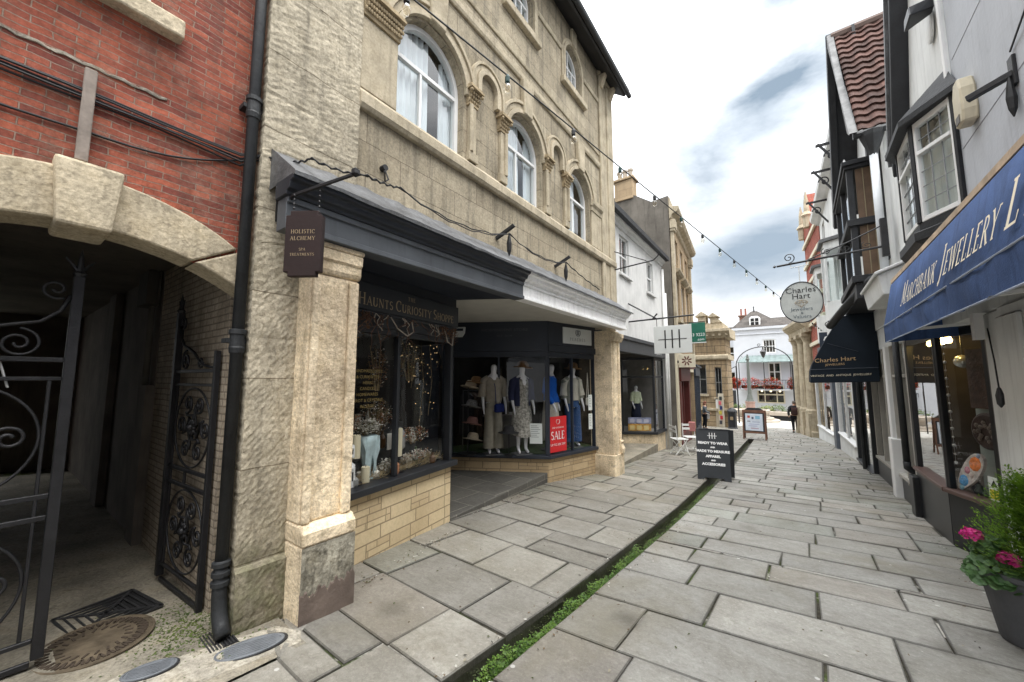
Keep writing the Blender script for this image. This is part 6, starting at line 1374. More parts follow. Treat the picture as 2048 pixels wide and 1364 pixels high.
def shop(T, L, u0, u1, mat, zt, riser, name, zb, par, text=None):
    m = MB(T); m.box(-.12,.02,u0,u1,zb-.2,riser-.001); m.build('stall_riser', mat if name != 'white' else M_wrend, par)
    m = MB(T); m.box(-.1,.07,u0,u1,riser,riser+.06); m.box(-.06,.03,u0,u0+.1,riser+.061,zt); m.box(-.06,.03,u1-.1,u1,riser+.061,zt); m.box(-.05,.01,(u0+u1)/2-.03,(u0+u1)/2+.03,riser+.061,zt); m.box(-.06,.05,u0,u1,zt+.001,zt+.45); w = m.build('shop_window', mat, par, bevel=.008)
    m = MB(T); m.quad((-.03,u0+.1,riser+.06),(-.03,u1-.1,riser+.06),(-.03,u1-.1,zt),(-.03,u0+.1,zt)); m.build('pane', M_rightglass, w, recalc=False)
    m = MB(T); m.box(-.8,-.75,u0,u1,zb-.2,zt+.4); m.build('shop_room', M_room, par)
    return w
shop(F1T,F1L,F1L-2.4,F1L-.1,M_black,1.7,-.75,'dark',-1.0,FH)
shop(F1T,F1L,1.3,F1L-2.5,M_white,1.65,-.45,'white',-1.2,FH)
m = MB(F1T); m.box(-.1,.12,.5,1.2,-1.4,2.2); m.build('grey_door', plain('blue_grey_door',(.10,.115,.14),.5), FH, bevel=.01)
# farther white shop and red brick front
RB = thing('red_brick_house','tall narrow red brick house with pale stone bands and a pointed gable','building',(2,23,G(23)))
F2T, F2L = wseg((.52,24.85),(.96,20.45))
M_rbrick = masonry('crimson_brick',(.32,.075,.05),(.24,.055,.04),(.3,.2,.16),.25,.08,.006,.3,.2,.4,.3)
m = MB(F2T); m.box(-6,0,0,F2L,2.0,9.0); m.prism([(0,9.001),(F2L*.5,9.001),(F2L*.25,10.9)],-6,0,'x'); m.build('wall', M_rbrick, RB)
for z in (3.2,4.2,5.2,6.2,7.2,8.3):
    m = MB(F2T); m.box(0.001,.1,-.03,F2L+.02,z,z+.18); m.build('stone_band', M_creamp, RB, bevel=.01)
for u in (.05,F2L*.45): m = MB(F2T); m.lathe((.05,u,8.9),[(.18,0),(.18,.5),(.25,.6),(.12,.8),(.1,1.3),(.02,1.8)],8); m.build('pinnacle', M_trim, RB)
for c in (F2L*.25,F2L*.75):
    m = MB(F2T); m.box(.002,.05,c-.4,c+.4,4.5,6.0); w = m.build('window', M_white, RB); m = MB(F2T); m.box(.051,.055,c-.33,c+.33,4.57,5.93); m.build('pane', M_glass, w)
shop(F2T,F2L,.2,F2L-.1,M_white,1.5,-.75,'white',-1.45,RB)
m = MB(F2T); m.box(.03,.09,F2L-2.2,F2L+.3,2.0,3.0); sgn_ = m.build('sign_board', M_blue, RB, bevel=.01)
m = MB(F2T); 
m = MB(F2T); m.box(.052,.06,F2L*.5-.2,F2L*.5-.1,-.4,.9); m.build('painted_letters', M_blet, RB)
# side panel sign facing us beside the navy canopy
NS = thing('projecting_sign','navy projecting sign board partly hidden by the navy canopy','sign',(.85,16.5,2.2))
m = MB(); m.box(.55,1.12,16.47,16.53,2.15,3.15); bd = m.build('board', M_blue, NS, bevel=.01); m = MB(); m.box(.54,1.13,16.465,16.535,3.151,3.19); m.build('top_rail', M_white, NS)
plain_text('C',(.78,16.465,2.75),(1,0,0),(0,0,1),.3,'lettering',M_wlet,bd)
m = MB(); m.tube([(1.27,8.86,G(8.8)+.75),(1.27,8.86,2.6)],.045,10); m.tube([(1.27,8.86,G(8.8)+.75),(1.27,8.86,G(8.8)+.66),(1.36,8.9,G(8.8)+.58)],.05,10)
tag(m.build('downpipe', M_pipe, None, smooth=True),'short black downpipe on the white post between the two right-hand shops','downpipe')
BRt = thing('iron_bracket','slim black iron bracket with scroll behind the oval sign','bracket',(.9,12.6,2.9))
m = MB(); m.tube([(1.3,12.6,3.1),(.62,12.6,3.06)],.018,6); m.tube([(1.3,12.6,3.5),(.7,12.6,3.09)],.012,6); m.tube([(.62+x,12.6,2.98+z) for x,z in spiral((0,0),.07,1.3,1.5)],.01,5); m.build('arm', M_iron, BRt)
# ---------------------------------------------------------------- mannequins and clothes shop display
def ell(c, rx, ry, T, n=14, ph=0): return [T((c[0]+rx*cos(2*pi*k/n), c[1]+ry*sin(2*pi*k/n), c[2])) for k in range(n)]
def mannequin(label, n_, u_, z_, yaw, h, parts, pose=0):
    loc = LF((n_,u_,z_)); t = thing('mannequin', label, 'mannequin', loc, 'shop window mannequins'); T = frame(loc, yaw); k = h/1.78
    def J(x,y,z,a,b=None): return (T((x*k,y*k,z*k)), a*k, (b or a)*k)
    js = [J(0,0,.98,.13,.09),J(0,0,1.15,.105,.08),J(0,.01,1.34,.135,.095),J(0,0,1.46,.07,.06),J(0,.01,1.53,.042),J(0,.025,1.62,.068,.082),J(0,.03,1.715,.05,.06),
        J(.085,0,.88,.085),J(.08,.02,.5,.055),J(.075,-.01,.10,.034),J(.085,.10,.03,.03,.022), J(-.085,0,.88,.085),J(-.08,.03,.5,.055),J(-.075,.02,.10,.034),J(-.09,.12,.03,.03,.022),
        J(.165,0,1.42,.05),J(.21,-.02,1.16,.036),J(.22,.08+pose*.1,.93,.026),J(.22,.13+pose*.1,.84,.03,.014),J(.215,.155+pose*.1,.76,.012,.010),
        J(-.165,0,1.42,.05),J(-.215,-.02,1.16,.036),J(-.23,.06,.92,.026),J(-.225,.10,.83,.03,.014),J(-.22,.12,.75,.012,.010)]
    ed = [(0,1),(1,2),(2,3),(3,4),(4,5),(5,6),(0,7),(7,8),(8,9),(9,10),(0,11),(11,12),(12,13),(13,14),(3,15),(15,16),(16,17),(17,18),(18,19),(3,20),(20,21),(21,22),(22,23),(23,24)]
    skin_body('body', M_mann, t, js, ed, 2)
    m = MB(T); m.box(-.17,.17,-.16,.16,.0,.012); m.build('stand', M_lead, t)
    TT_ = lambda p: T((p[0]*k,p[1]*k,p[2]*k))
    for nm, kind, mat in parts:
        m = MB()
        if kind == 'top':
            R = [(.985,.155,.125),(1.05,.165,.13),(1.16,.15,.115),(1.3,.165,.125),(1.40,.17,.11),(1.46,.11,.085),(1.49,.068,.06)]
            m.loft([[TT_(((rx+.006*sin(5*2*pi*q/24))*cos(2*pi*q/24),.005+ry*sin(2*pi*q/24),z)) for q in range(24)] for z,rx,ry in R], cap=False)
            for s_ in (-1,1): m.tube([TT_(p) for p in ((s_*.10,0,1.43),(s_*.185,-.005,1.39),(s_*.215,-.01,1.25),(s_*.235,.01,1.08))],[.075*k,.075*k,.07*k,.085*k],12,cap=False)
        elif kind == 'knit':
            R = [(.93,.15,.125),(.97,.17,.14),(1.05,.175,.14),(1.16,.155,.12),(1.3,.168,.125),(1.40,.17,.11),(1.46,.11,.085),(1.49,.066,.058)]
            m.loft([[TT_((rx*cos(2*pi*q/20),.005+ry*sin(2*pi*q/20),z)) for q in range(20)] for z,rx,ry in R], cap=False)
            for s_,a in ((1,pose*.1),(-1,0)): m.tube([TT_(p) for p in ((s_*.10,0,1.43),(s_*.185,-.005,1.39),(s_*.222,-.02,1.16),(s_*.225,.05+a,.98),(s_*.222,.085+a,.92))],[.07*k,.07*k,.06*k,.055*k,.04*k],12,cap=False)
        elif kind == 'trousers':
            m.loft([[TT_((rx*cos(2*pi*q/20),ry*sin(2*pi*q/20),z)) for q in range(20)] for z,rx,ry in ((.84,.165,.12),(.95,.15,.115),(1.04,.125,.10))], cap=False)
            for s_ in (-1,1): m.loft([[TT_((s_*cx+rx*(1+.05*sin(6*2*pi*q/18))*cos(2*pi*q/18),cy+ry*sin(2*pi*q/18),z)) for q in range(18)] for z,cx,cy,rx,ry in ((.87,.085,0,.088,.11),(.5,.09,.01,.095,.105),(.12,.095,.01,.11,.115))], cap=False)
        elif kind in ('dress','skirt'):
            R = [(.40,.23,.19),(.48,.215,.18),(.8,.19,.145),(.98,.165,.125)]+([(1.12,.14,.11),(1.3,.16,.12),(1.42,.15,.10),(1.48,.075,.065)] if kind == 'dress' else [(1.05,.13,.10)])
            if kind == 'skirt': R[0] = (.22,.2,.17)
            m.loft([[TT_((rx*(1+.05*sin(7*2*pi*q/28))*cos(2*pi*q/28),ry*(1+.05*sin(7*2*pi*q/28))*sin(2*pi*q/28),z-(.07*abs(sin(2*pi*q/28)) if i == 0 else 0))) for q in range(28)] for i,(z,rx,ry) in enumerate(R)], cap=False)
        elif kind == 'cardigan':
            R = [(.92,.178,.14),(1.05,.172,.135),(1.3,.178,.135),(1.42,.172,.115),(1.48,.09,.08)]
            m.loft([[TT_((rx*cos(lerp(-1.0,pi+1.0,q/20)),-ry*sin(lerp(-1.0,pi+1.0,q/20)),z)) for q in range(21)] for z,rx,ry in R], cap=False, closed=False)
            for s_ in (-1,1): m.tube([TT_(p) for p in ((s_*.11,0,1.43),(s_*.19,-.005,1.39),(s_*.222,-.015,1.16),(s_*.226,.02,1.02))],[.074*k,.074*k,.062*k,.058*k],12,cap=False)
        m.build(nm, mat, t, smooth=True)
    return t, TT_
yawm = radians(1.5)
def hat(n_,u_,z_,r,mat,label,tilt=0,group='sun hats in the clothes shop window',crown=.55):
    p = LF((n_,u_,z_)); m = MB(lambda q: (p[0]+q[0],p[1]+q[1]+tilt*q[2],p[2]+q[2]-tilt*q[1]))
    m.lathe((0,0,0),[(r,0),(r*.98,.008),(r*.6,.022),(r*crown,.03),(r*crown*.95,.09),(r*crown*.7,.13),(.001,.135)],18)
    return tag(m.build('sun_hat',mat,None,smooth=True),label,'hat',group)
M_beige = cloth('beige_linen',(.30,.27,.225)); M_bluek = cloth('cobalt_knit',(.012,.10,.46)); M_cream2 = cloth('cream_cloth',(.48,.46,.40)); M_den = cloth('denim_blue',(.035,.075,.18)); M_gcard = cloth('sage_grey_cardigan',(.22,.23,.20)); M_ncard = cloth('navy_cardigan',(.03,.035,.075)); M_pat = plain('mottled_print_cloth',(.30,.29,.26),.9,0,.7,22,.2,90,.15,spot=.7); M_straw = cloth('brown_straw',(.17,.10,.05),.3,30); M_pstraw = cloth('pale_straw',(.45,.38,.28),.2,30); M_pink = cloth('dusty_pink_felt',(.30,.16,.14)); M_felt = cloth('charcoal_felt',(.04,.04,.042))
ZF = .15
ma,_ = mannequin('mannequin in beige top and wide beige trousers with a blue bag, left of the four',-1.62,4.72,ZF,-pi/2-.62,1.80,[('blouse','top',M_beige),('trousers','trousers',cloth('stone_trousers',(.30,.28,.23)))])
mb_,_ = mannequin('mannequin in mottled grey dress with navy cardigan and brown straw hat',-1.18,5.06,ZF,-pi/2-.5,1.78,[('dress','dress',M_pat),('cardigan','cardigan',M_ncard)])
mc_,_ = mannequin('mannequin in cobalt blue jumper and cream skirt, bald headed, behind the sale poster',-.95,5.78,ZF,-pi/2+.15,1.82,[('jumper','knit',M_bluek),('skirt','skirt',M_cream2)],.6)
md_,_ = mannequin('mannequin in sage cardigan and blue trousers, rightmost in the clothes window',-.72,6.33,ZF,-pi/2-.45,1.78,[('blouse','top',M_cream2),('cardigan','cardigan',M_gcard),('trousers','trousers',M_den)])
hat(-1.17,5.08,ZF+1.66,.21,M_straw,'brown straw hat worn by the mannequin in the mottled dress',.1); hat(-.71,6.35,ZF+1.66,.2,M_straw,'brown straw hat worn by the mannequin in the sage cardigan',.1)
hat(-1.30,4.80,ZF+.42,.21,M_felt,'charcoal felt hat low on a stand between the two left mannequins',0,crown=.5)
for k,(n_,u_,z_,mt,l) in enumerate(((-1.98,4.45,1.42,M_pstraw,'pale straw hat at the top of the hat stand'),(-1.90,4.52,1.50,M_straw,'small brown hat behind the top of the hat stand'),(-1.96,4.46,1.05,cloth('striped_grey_hat',(.2,.2,.2),.6,40),'grey striped hat in the middle of the hat stand'),(-1.95,4.47,.72,M_pink,'dusty pink hat on the hat stand'),(-1.94,4.48,.42,M_pstraw,'pale hat near the foot of the hat stand'))): hat(n_,u_,z_,.2,mt,l,.25)
ht = thing('hat_stand','dark hat stand at the left end of the clothes window','stand',LF((-2.0,4.46,ZF)))
m = MB(LF); m.tube([(-2.02,4.43,ZF),(-2.02,4.43,1.62)],.014,6); m.build('pole', M_iron, ht)
m = MB(LF); m.lathe((-2.02,4.43,ZF),[(.2,0),(.2,.02),(.02,.03)],14); m.build('foot', M_iron, ht)
def hook(n_,u_,z_): 
    m = MB(LF); m.tube([(-2.02,4.43,z_),(n_,u_,z_)],.008,5); m.build('peg', M_iron, ht)
for z_ in (1.43,1.06,.73,.43): hook(-1.96,4.46,z_)
m = MB(LF); m.tube([(-1.30,4.80,ZF),(-1.30,4.80,ZF+.44)],.008,6); m.lathe((-1.30,4.8,ZF),[(.09,0),(.09,.01),(.01,.015)],10); tag(m.build('hat_post', M_iron), 'slim black post holding the charcoal felt hat', 'stand')
def handbag(p,w,h,d,mat,label,strap):
    t = thing('handbag',label,'bag',LF(p)); m = MB(LF); m.loft([[(p[0]+a*d/2*f,p[1]+b*w/2*f,p[2]+z*h) for a,b in ((-1,-1),(1,-1),(1,1),(-1,1))] for z,f in ((0,.85),(.15,1),(.8,1),(1,.8))]); m.build('body',mat,t,bevel=.02)
    m = MB(LF); m.tube(strap,.007,5); m.build('strap',mat,t)
handbag((-1.46,4.70,ZF+.80),.24,.17,.09,cloth('royal_blue_leather',(.015,.025,.12)),'royal blue handbag hanging across the beige mannequin',[(-1.46,4.6,ZF+.96),(-1.5,4.62,ZF+1.3),(-1.6,4.66,ZF+1.46)])
handbag((-.46,6.55,1.02),.15,.17,.06,cloth('white_shoulder_bag',(.6,.58,.52)),'white shoulder bag hung at the right edge of the clothes window',[(-.46,6.5,1.19),(-.46,6.55,1.72),(-.46,6.6,1.19)])
rk = thing('clothes_rail','clothes rail with dark red garments behind the left mannequin','clothes rail',LF((-2.3,5.0,ZF)))
m = MB(LF); m.tube([(-2.45,4.75,ZF),(-2.45,4.75,1.35),(-1.95,5.6,1.35),(-1.95,5.6,ZF)],.014,6); m.build('rail', M_lead, rk)
rgr = random.Random(12)
for k in range(9):
    f = .08+.1*k; c = (lerp(-2.45,-1.95,f),lerp(4.75,5.6,f)); mt = cloth('garment_%d'%k,rgr.choice([(.10,.015,.02),(.02,.02,.03),(.09,.07,.06),(.05,.05,.055)])); m = MB(LF)
    m.loft([[(c[0]+a*.2*w,c[1]+b*.025,z) for a,b in ((-1,-1),(1,-1),(1,1),(-1,1))] for z,w in ((.4,1.0),(.9,.9),(1.22,.85),(1.3,.35))]); m.build('garment', mt, rk)
bx = thing('plinth_block','grey display plinth behind the mottled dress mannequin','plinth',LF((-1.7,5.6,ZF))); m = MB(LF); m.box(-2.05,-1.75,4.95,5.9,ZF,.82); m.build('block', plain('grey_display_paint',(.13,.125,.12),.7), bx, bevel=.01); m = MB(LF); m.box(-2.07,-1.73,4.93,5.92,.821,.84); m.build('top', plain('grey_plinth_top',(.16,.155,.15),.6), bx)
# posters and notices on the glass
def panel(T, y0, y1, z0, z1, x, name, mat, label, cat, group=None, th=.006):
    t = thing(name, label, cat, T((x,(y0+y1)/2,z0)), group); m = MB(T); m.box(x,x+th,y0,y1,z0,z1); m.build('sheet', mat, t); return t
M_sale = plain('red_poster',(.62,.025,.03),.5,0,.03,4,0)
po = panel(PT,.05,.56,.18,.86,-.036,'sale_poster',M_sale,'red SALE poster standing inside the corner of the clothes shop window','poster')
rr = Vector(PT((0,1,0)))-Vector(PT((0,0,0))); tt = MB(); serif_text(tt,'SALE',PT((-.0295,.305,.42)),rr,(0,0,1),.155,1,.1,centre=True,width=.40); tt.build('lettering',M_wlet,po,recalc=False)
plain_text('UP TO 50% OFF',PT((-.0295,.305,.30)),rr,(0,0,1),.045,'lettering',M_wlet,po); plain_text('END OF SEASON',PT((-.0295,.305,.63)),rr,(0,0,1),.032,'lettering',M_wlet,po)
tt = MB(); 
for s_ in (-1,1): tt.tube([PT((-.028,.305+s_*.05*a,.72+b*.7)) for a,b in ((.2,.11),(.95,.1),(1,.04),(.6,.0),(.25,-.015))],.005,5)
tt.build('emblem',M_wlet,po,recalc=False)
M_paper = plain('white_paper',(.72,.76,.74),.7,0,.03,4,0); M_ink = plain('grey_ink',(.25,.27,.28),.7)
for k,(T,a,b,z0,z1,lab) in enumerate(((PT,1.30,1.43,.92,1.25,'white paper notice on the clothes window, upper of two'),(PT,1.30,1.43,.52,.85,'white paper notice on the clothes window, lower of two'),(QT,QL-.36,QL-.12,.36,.74,'pale framed notice low beside the corner of the clothes window'))):
    t = panel(T,a,b,z0,z1,-.036,'notice',M_paper,lab,'notice','notices in the clothes window',.004)
    m = MB(T)
    for i in range(7): m.box(-.0318,-.031,a+.02,lerp(a+.02,b-.02,.6+.4*((i*7)%5)/5),z1-.05-i*.035,z1-.04-i*.035)
    m.build('print',M_ink,t)
# alarm shield on the lobby corner
t = thing('alarm_box','white shield-shaped alarm box above the lobby of the clothes shop','alarm box',LF((-1.9,4.3,2.4)))
m = MB(QT); m.prism([(.02,2.62),(.30,2.62),(.29,2.50),(.24,2.42),(.08,2.42),(.03,2.50)],.021,.07,'x'); m.build('case', M_signw, t, bevel=.006); m = MB(QT); m.box(.071,.074,.06,.26,2.54,2.59); m.build('label_strip', M_blue, t)
# ---------------------------------------------------------------- curiosity window display
FZ = .566
st = thing('display_steps','black stepped display shelf in the curiosity window','shelf',LF((-.9,1.6,.5)))
m = MB(HT); m.box(-.75,-.52,.1,1.7,.5,.78); m.build('lower_step', M_black, st); m = MB(HT); m.box(-1.0,-.751,.1,1.7,.5,1.02); m.build('upper_step', M_black, st)
M_wax = plain('ivory_candle_wax',(.62,.56,.40),.5,0,.05,6,0)
for k,(x,y,z,h,l) in enumerate(((-.14,.40,.82,.22,'ivory pillar candle on the left side of the curiosity window'),(-.14,.98,.74,.30,'tall ivory candle beside the mullion of the curiosity window'),(-.11,.50,.57,.15,'short pale candle low in the dried grass of the curiosity window'))):
    t = thing('candle',l,'candle',HT((x,y,z)),'candles in the curiosity window'); m = MB(HT); m.lathe((x,y,z),[(.042,0),(.042,h),(.034,h+.004),(.001,h-.008)],14); m.build('wax',M_wax,t,smooth=False); m = MB(HT); m.tube([(x,y,z+h-.01),(x+.004,y,z+h+.02)],.003,5); m.build('wick',M_black,t)
for k,(x,y,z0,z1) in enumerate(((-.14,.40,.566,.82),(-.14,.98,.566,.74))):
    m = MB(HT); m.lathe((x,y,z0),[(.07,0),(.07,.015),(.016,.03),(.016,z1-z0-.03),(.055,z1-z0-.01),(.055,z1-z0-.001)],12); tag(m.build('candle_holder',M_iron),['dark holder under the left ivory candle','dark holder under the tall ivory candle'][k],'candle holder')
# pale blue draped vase
vs = thing('vase','pale blue owl-shaped vase with draped sides in the curiosity window','vase',HT((-.2,.62,FZ)))
M_vase = plain('pale_blue_glaze',(.45,.56,.58),.35,0,.18,14,.15,40,.5)
m = MB(HT); m.lathe((-.22,.62,.60),[(.04,0),(.05,.08),(.08,.2),(.11,.34),(.115,.40),(.09,.41)],16,.7,1.0); m.build('body',M_vase,vs,smooth=True)
m = MB(HT)
for s_ in (-1,1): m.loft([[(-.16+.02*sin(q*2+z*20),.62+s_*(.02+.10*q/5*(.35+1.6*(z-.62))),z) for q in range(6)] for z in (.62,.74,.86,.95,1.0)],cap=False,closed=False)
m.build('drape',M_vase,vs,smooth=True)
m = MB(HT); m.lathe((-.22,.62,FZ),[(.07,0),(.05,.04),(.03,.035)],12); m.build('foot',M_vase,vs)
# white lantern houses at the left
for k,(x,y,z,w,h,l) in enumerate(((-.11,.27,.57,.13,.24,'white lattice lantern house low at the left of the curiosity window'),(-.11,.28,.845,.10,.13,'small white lantern house standing on the larger one'))):
    t = thing('lantern_house',l,'lantern',HT((x,y,z)),'white lantern houses'); m = MB(HT); m.box(x-w*.35,x+w*.35,y-w*.5,y+w*.5,z,z+h*.78); m.build('wall',M_white,t)
    m = MB(HT); m.lathe((x,y,z+h*.781),[(w*.8,0),(w*.75,h*.06),(w*.2,h*.28),(.01,h*.33)],4); m.build('roof',M_white,t)
    m = MB(HT)
    for q in range(4): m.box(x+w*.351,x+w*.36,y-w*.38+q*w*.2,y-w*.25+q*w*.2,z+h*.15+.1*h*(q%2),z+h*.6)
    m.build('opening',M_black,t)
# dried flowers, grasses and seed heads
def posy(label,c,rx,rz,n,cols,seed,sz=(.012,.03),cat='dried flowers',T=HT,name='dried_flowers',ry=None,stems=0):
    t = thing(name,label,cat,T((c[0],c[1],c[2]-rz)),'dried flower displays'); r = random.Random(seed)
    for nm,mt,fr in cols:
        m = MB(T)
        for k in range(int(n*fr)):
            a,b,q = r.uniform(0,2*pi),r.uniform(-1,1),r.random()**.4; s_ = sqrt(1-b*b); leafq(m,(c[0]+(ry or rx*.5)*q*s_*cos(a),c[1]+rx*q*s_*sin(a),c[2]+rz*q*b),r.uniform(*sz),r,1)
        m.build(nm,mt,t,recalc=False)
    if stems:
        m = MB(T)
        for k in range(stems):
            a = r.uniform(-1,1); m.tube([(c[0],c[1]+.2*rx*a,c[2]-rz*1.05),(c[0]+r.uniform(-.05,.05),c[1]+rx*a*.8,c[2]+rz*r.uniform(.2,1))],.0025,4)
        m.build('stem',M_dry,t)
M_dry = plain('dry_stems',(.23,.17,.09),.9); Mw = leaf('white_petals',(.6,.58,.52),(.75,.72,.66)); Mbr = leaf('brown_dried_leaf',(.13,.06,.03),(.26,.14,.07)); Mol = leaf('olive_dried_leaf',(.10,.10,.05),(.2,.18,.1)); Mhay = leaf('straw_hay',(.22,.16,.075),(.38,.29,.15)); Mor = leaf('rust_petals',(.3,.10,.04),(.4,.18,.09))
posy('white cotton-like blooms left of the mullion in the curiosity window',(-.20,.58,1.10),.17,.08,420,(('blossom',Mw,1),('leaves',Mol,.5)),1,(.016,.036),stems=8)
posy('large brown and olive dried bouquet behind the vase in the curiosity window',(-.30,.80,1.18),.22,.2,700,(('leaves',Mol,.5),('seed_heads',Mbr,.6),('blossom',Mw,.35)),2,stems=14)
posy('rusty dried flowers at the far left of the curiosity window',(-.22,.34,1.16),.15,.12,420,(('blossom',Mor,.7),('leaves',Mol,.5),('buds',Mw,.1)),3,stems=8)
posy('low dried flowers right of the mullion in the curiosity window',(-.24,1.32,.92),.26,.10,520,(('blossom',Mor,.45),('leaves',Mol,.4),('buds',Mw,.4)),4,stems=8)
posy('brown hanging bouquet behind the left pane of the curiosity window',(-.2,.70,1.72),.14,.24,520,(('leaves',Mbr,.8),('buds',Mw,.06)),5,stems=10)
posy('olive hanging garland behind the right pane of the curiosity window',(-.2,1.2,1.80),.24,.22,520,(('leaves',Mol,.6),('seed_heads',Mbr,.5)),6,stems=10)
posy('low white and rust flowers on the front ledge of the curiosity window, right half',(-.15,1.30,.70),.26,.06,420,(('blossom',Mw,.7),('leaves',Mol,.3),('buds',Mor,.3)),11,(.012,.028),ry=.06)
posy('low cream flowers on the front ledge beside the blue vase in the curiosity window',(-.13,.80,.68),.11,.07,260,(('blossom',Mw,.8),('leaves',Mol,.3)),12,(.012,.028),ry=.05)
m = MB(HT); m.lathe((-.30,1.12,.782),[(.09,0),(.10,.02),(.10,.12),(.085,.2),(.05,.245),(.001,.26)],16); tag(m.build('glass_cloche',plain('silvery_dome',(.42,.42,.42),.2,.5),None,smooth=True),'silvery domed cloche on the display step right of the mullion','cloche')
m = MB(HT); m.box(-.27,-.255,.93,1.06,.80,.98); tag(m.build('framed_card',plain('pale_framed_card',(.5,.48,.44),.6),None,bevel=.004),'pale framed card standing beside the silvery cloche','card')
hy = MB(HT); r = random.Random(8)
for k in range(900):
    y = r.uniform(.06,HL-.08); x = r.uniform(-.42,-.07); a = r.uniform(0,pi); l = r.uniform(.05,.16); z = FZ+r.uniform(.004,.055)
    hy.bar((x,y,z),(x+l*.3*cos(a),y+l*sin(a),z+r.uniform(-.01,.06)),.003)
tag(hy.build('hay_bed',Mhay,None,recalc=False),kind='stuff')
r = random.Random(77); orn = [('brown glass bottle',(.10,.05,.02)),('small white jar',(.6,.58,.52)),('cream box',(.5,.44,.33)),('grey stone figure',(.25,.25,.24)),('copper pot',(.4,.17,.08)),('green bottle',(.06,.11,.05)),('pale card box',(.55,.5,.42)),('black bottle',(.03,.03,.03))]
mo_ = {n_:plain('curio_'+n_.replace(' ','_'),c_,.4,0,.2,12,.1,60,.5) for n_,c_ in orn}
for k in range(26):
    nm_,c_ = orn[k%8]; tier = k%3; y = .2+.056*k+r.uniform(-.02,.02); x,z = ((-.16,FZ),(-.56,.782),(-.80,1.022))[tier]; x += r.uniform(-.07,.07); h_ = r.uniform(.10,.22); w_ = r.uniform(.028,.05)
    m = MB(HT)
    if 'box' in nm_: m.box(x-w_,x+w_,y-w_,y+w_,z,z+h_*.7)
    else: m.lathe((x,y,z),[(w_*.8,0),(w_,h_*.15),(w_,h_*.55),(w_*.4,h_*.75),(w_*.35,h_*.95),(w_*.45,h_)],10)
    tag(m.build('ornament',mo_[nm_],None,bevel=.003 if 'box' in nm_ else 0),'%s in the %s row of the curiosity window, %s'%(nm_,('front','middle','back')[tier],'far left' if y < .5 else ('left of the mullion' if y < .82 else ('right of the mullion' if y < 1.25 else 'far right'))),'ornament','ornaments crowded in the curiosity window')
# gold lettering panel and fairy lights on the glass
GLt = thing('window_lettering','block of small gold lettering on the left pane of the curiosity window','lettering',HT((-.044,.42,1.3)))
r_ = Vector(HT((0,1,0)))-Vector(HT((0,0,0))); M_dimgold = plain('faded_gold_leaf',(.20,.145,.05),.5)
for k,s_ in enumerate(('HANDMADE GIFTS','& CURIOSITIES','HERBS','CANDLES','HOMEWARES','TAROT & CRYSTALS','INCENSE')): plain_text(s_,HT((-.046,.43,1.66-.058*k)),r_,(0,0,1),.032,'line',M_dimgold,GLt)
fg = thing('fairy_lights','warm fairy lights dangling behind the right pane of the curiosity window','lights',HT((-.2,1.2,1.1)))
M_fairy = emit('fairy_light_glow',(1,.68,.32),.3); r = random.Random(14); pts = []
for k in range(5):
    y = 1.02+.16*k; L_ = (.35,.55,1.0,.9,.3)[k]; m = MB(HT); m.tube([(-.16,y,2.04),(-.16+.03,y+.03,2.04-L_*.5),(-.15,y-.01,2.04-L_)],.0018,4); m.build('wire',M_dry,fg)
    m = MB(HT)
    for q in range(int(L_*16)): m.ball((-.15+r.uniform(-.05,.05),y+r.uniform(-.08,.08),2.02-L_*(q+r.uniform(-.6,.6))/(L_*16)),r.choice((.003,.004,.0048)),5,4)
    m.build('bulb_string',M_fairy,fg)
# twig garland outside above the window
tg = thing('twig_garland','garland of bleached twigs and dried stems under the curiosity shop name board','garland',HT((.06,1.2,2.1)))
r = random.Random(21); m = MB(HT); m2 = MB(HT)
M_bleach = plain('bleached_twig',(.38,.33,.27),.85,0,.2,8,.2,40); M_twig = plain('brown_twig',(.11,.06,.04),.9)
for k in range(46):
    y = r.choice([r.uniform(.0,.5),r.uniform(.3,1.0),r.uniform(1.1,HL)]); a = r.uniform(-.9,.9); L_ = r.uniform(.15,.38); b = m if r.random() < .35 else m2
    pts = [(.03+r.uniform(0,.04),y,2.25)]
    for q in range(1,6): pts.append((.035+r.uniform(0,.05),y+a*L_*q/5*.8+.03*sin(q*1.3+k),2.25-L_*(q/5)*(1 if k%3 else .6)+.05*(q/5)**2*(k%4-1)))
    b.tube(pts,[r.uniform(.004,.008)*(1-.12*q) for q in range(6)],5)
m.tube([(.05,.62,2.24),(.07,.70,2.13),(.08,.84,2.06),(.07,.95,2.12),(.05,.93,2.24)],.007,5); m.tube([(.05,1.52,2.24),(.08,1.56,2.06),(.08,1.66,2.02),(.06,1.71,2.2)],.008,5)
m.build('bleached_twig',M_bleach,tg); m2.build('brown_twig',M_twig,tg)
m = MB(HT)
for k in range(420):
    y = r.choice([r.uniform(-.02,.32),r.uniform(1.4,HL)]); leafq(m,(.05+r.uniform(0,.05),y,2.23-abs(r.gauss(0,.09))),r.uniform(.012,.03),r,1)
m.build('dried_leaves',Mbr,tg,recalc=False)
# ---------------------------------------------------------------- hanging sign of the treatment rooms
HS = thing('hanging_sign','dark brown hanging sign with gold lettering on the corner pier','hanging sign',LF((.46,.03,2.28)))
sa, sb = (.36,-.04),(.57,.10); ST, SL_ = seg(sa,sb)
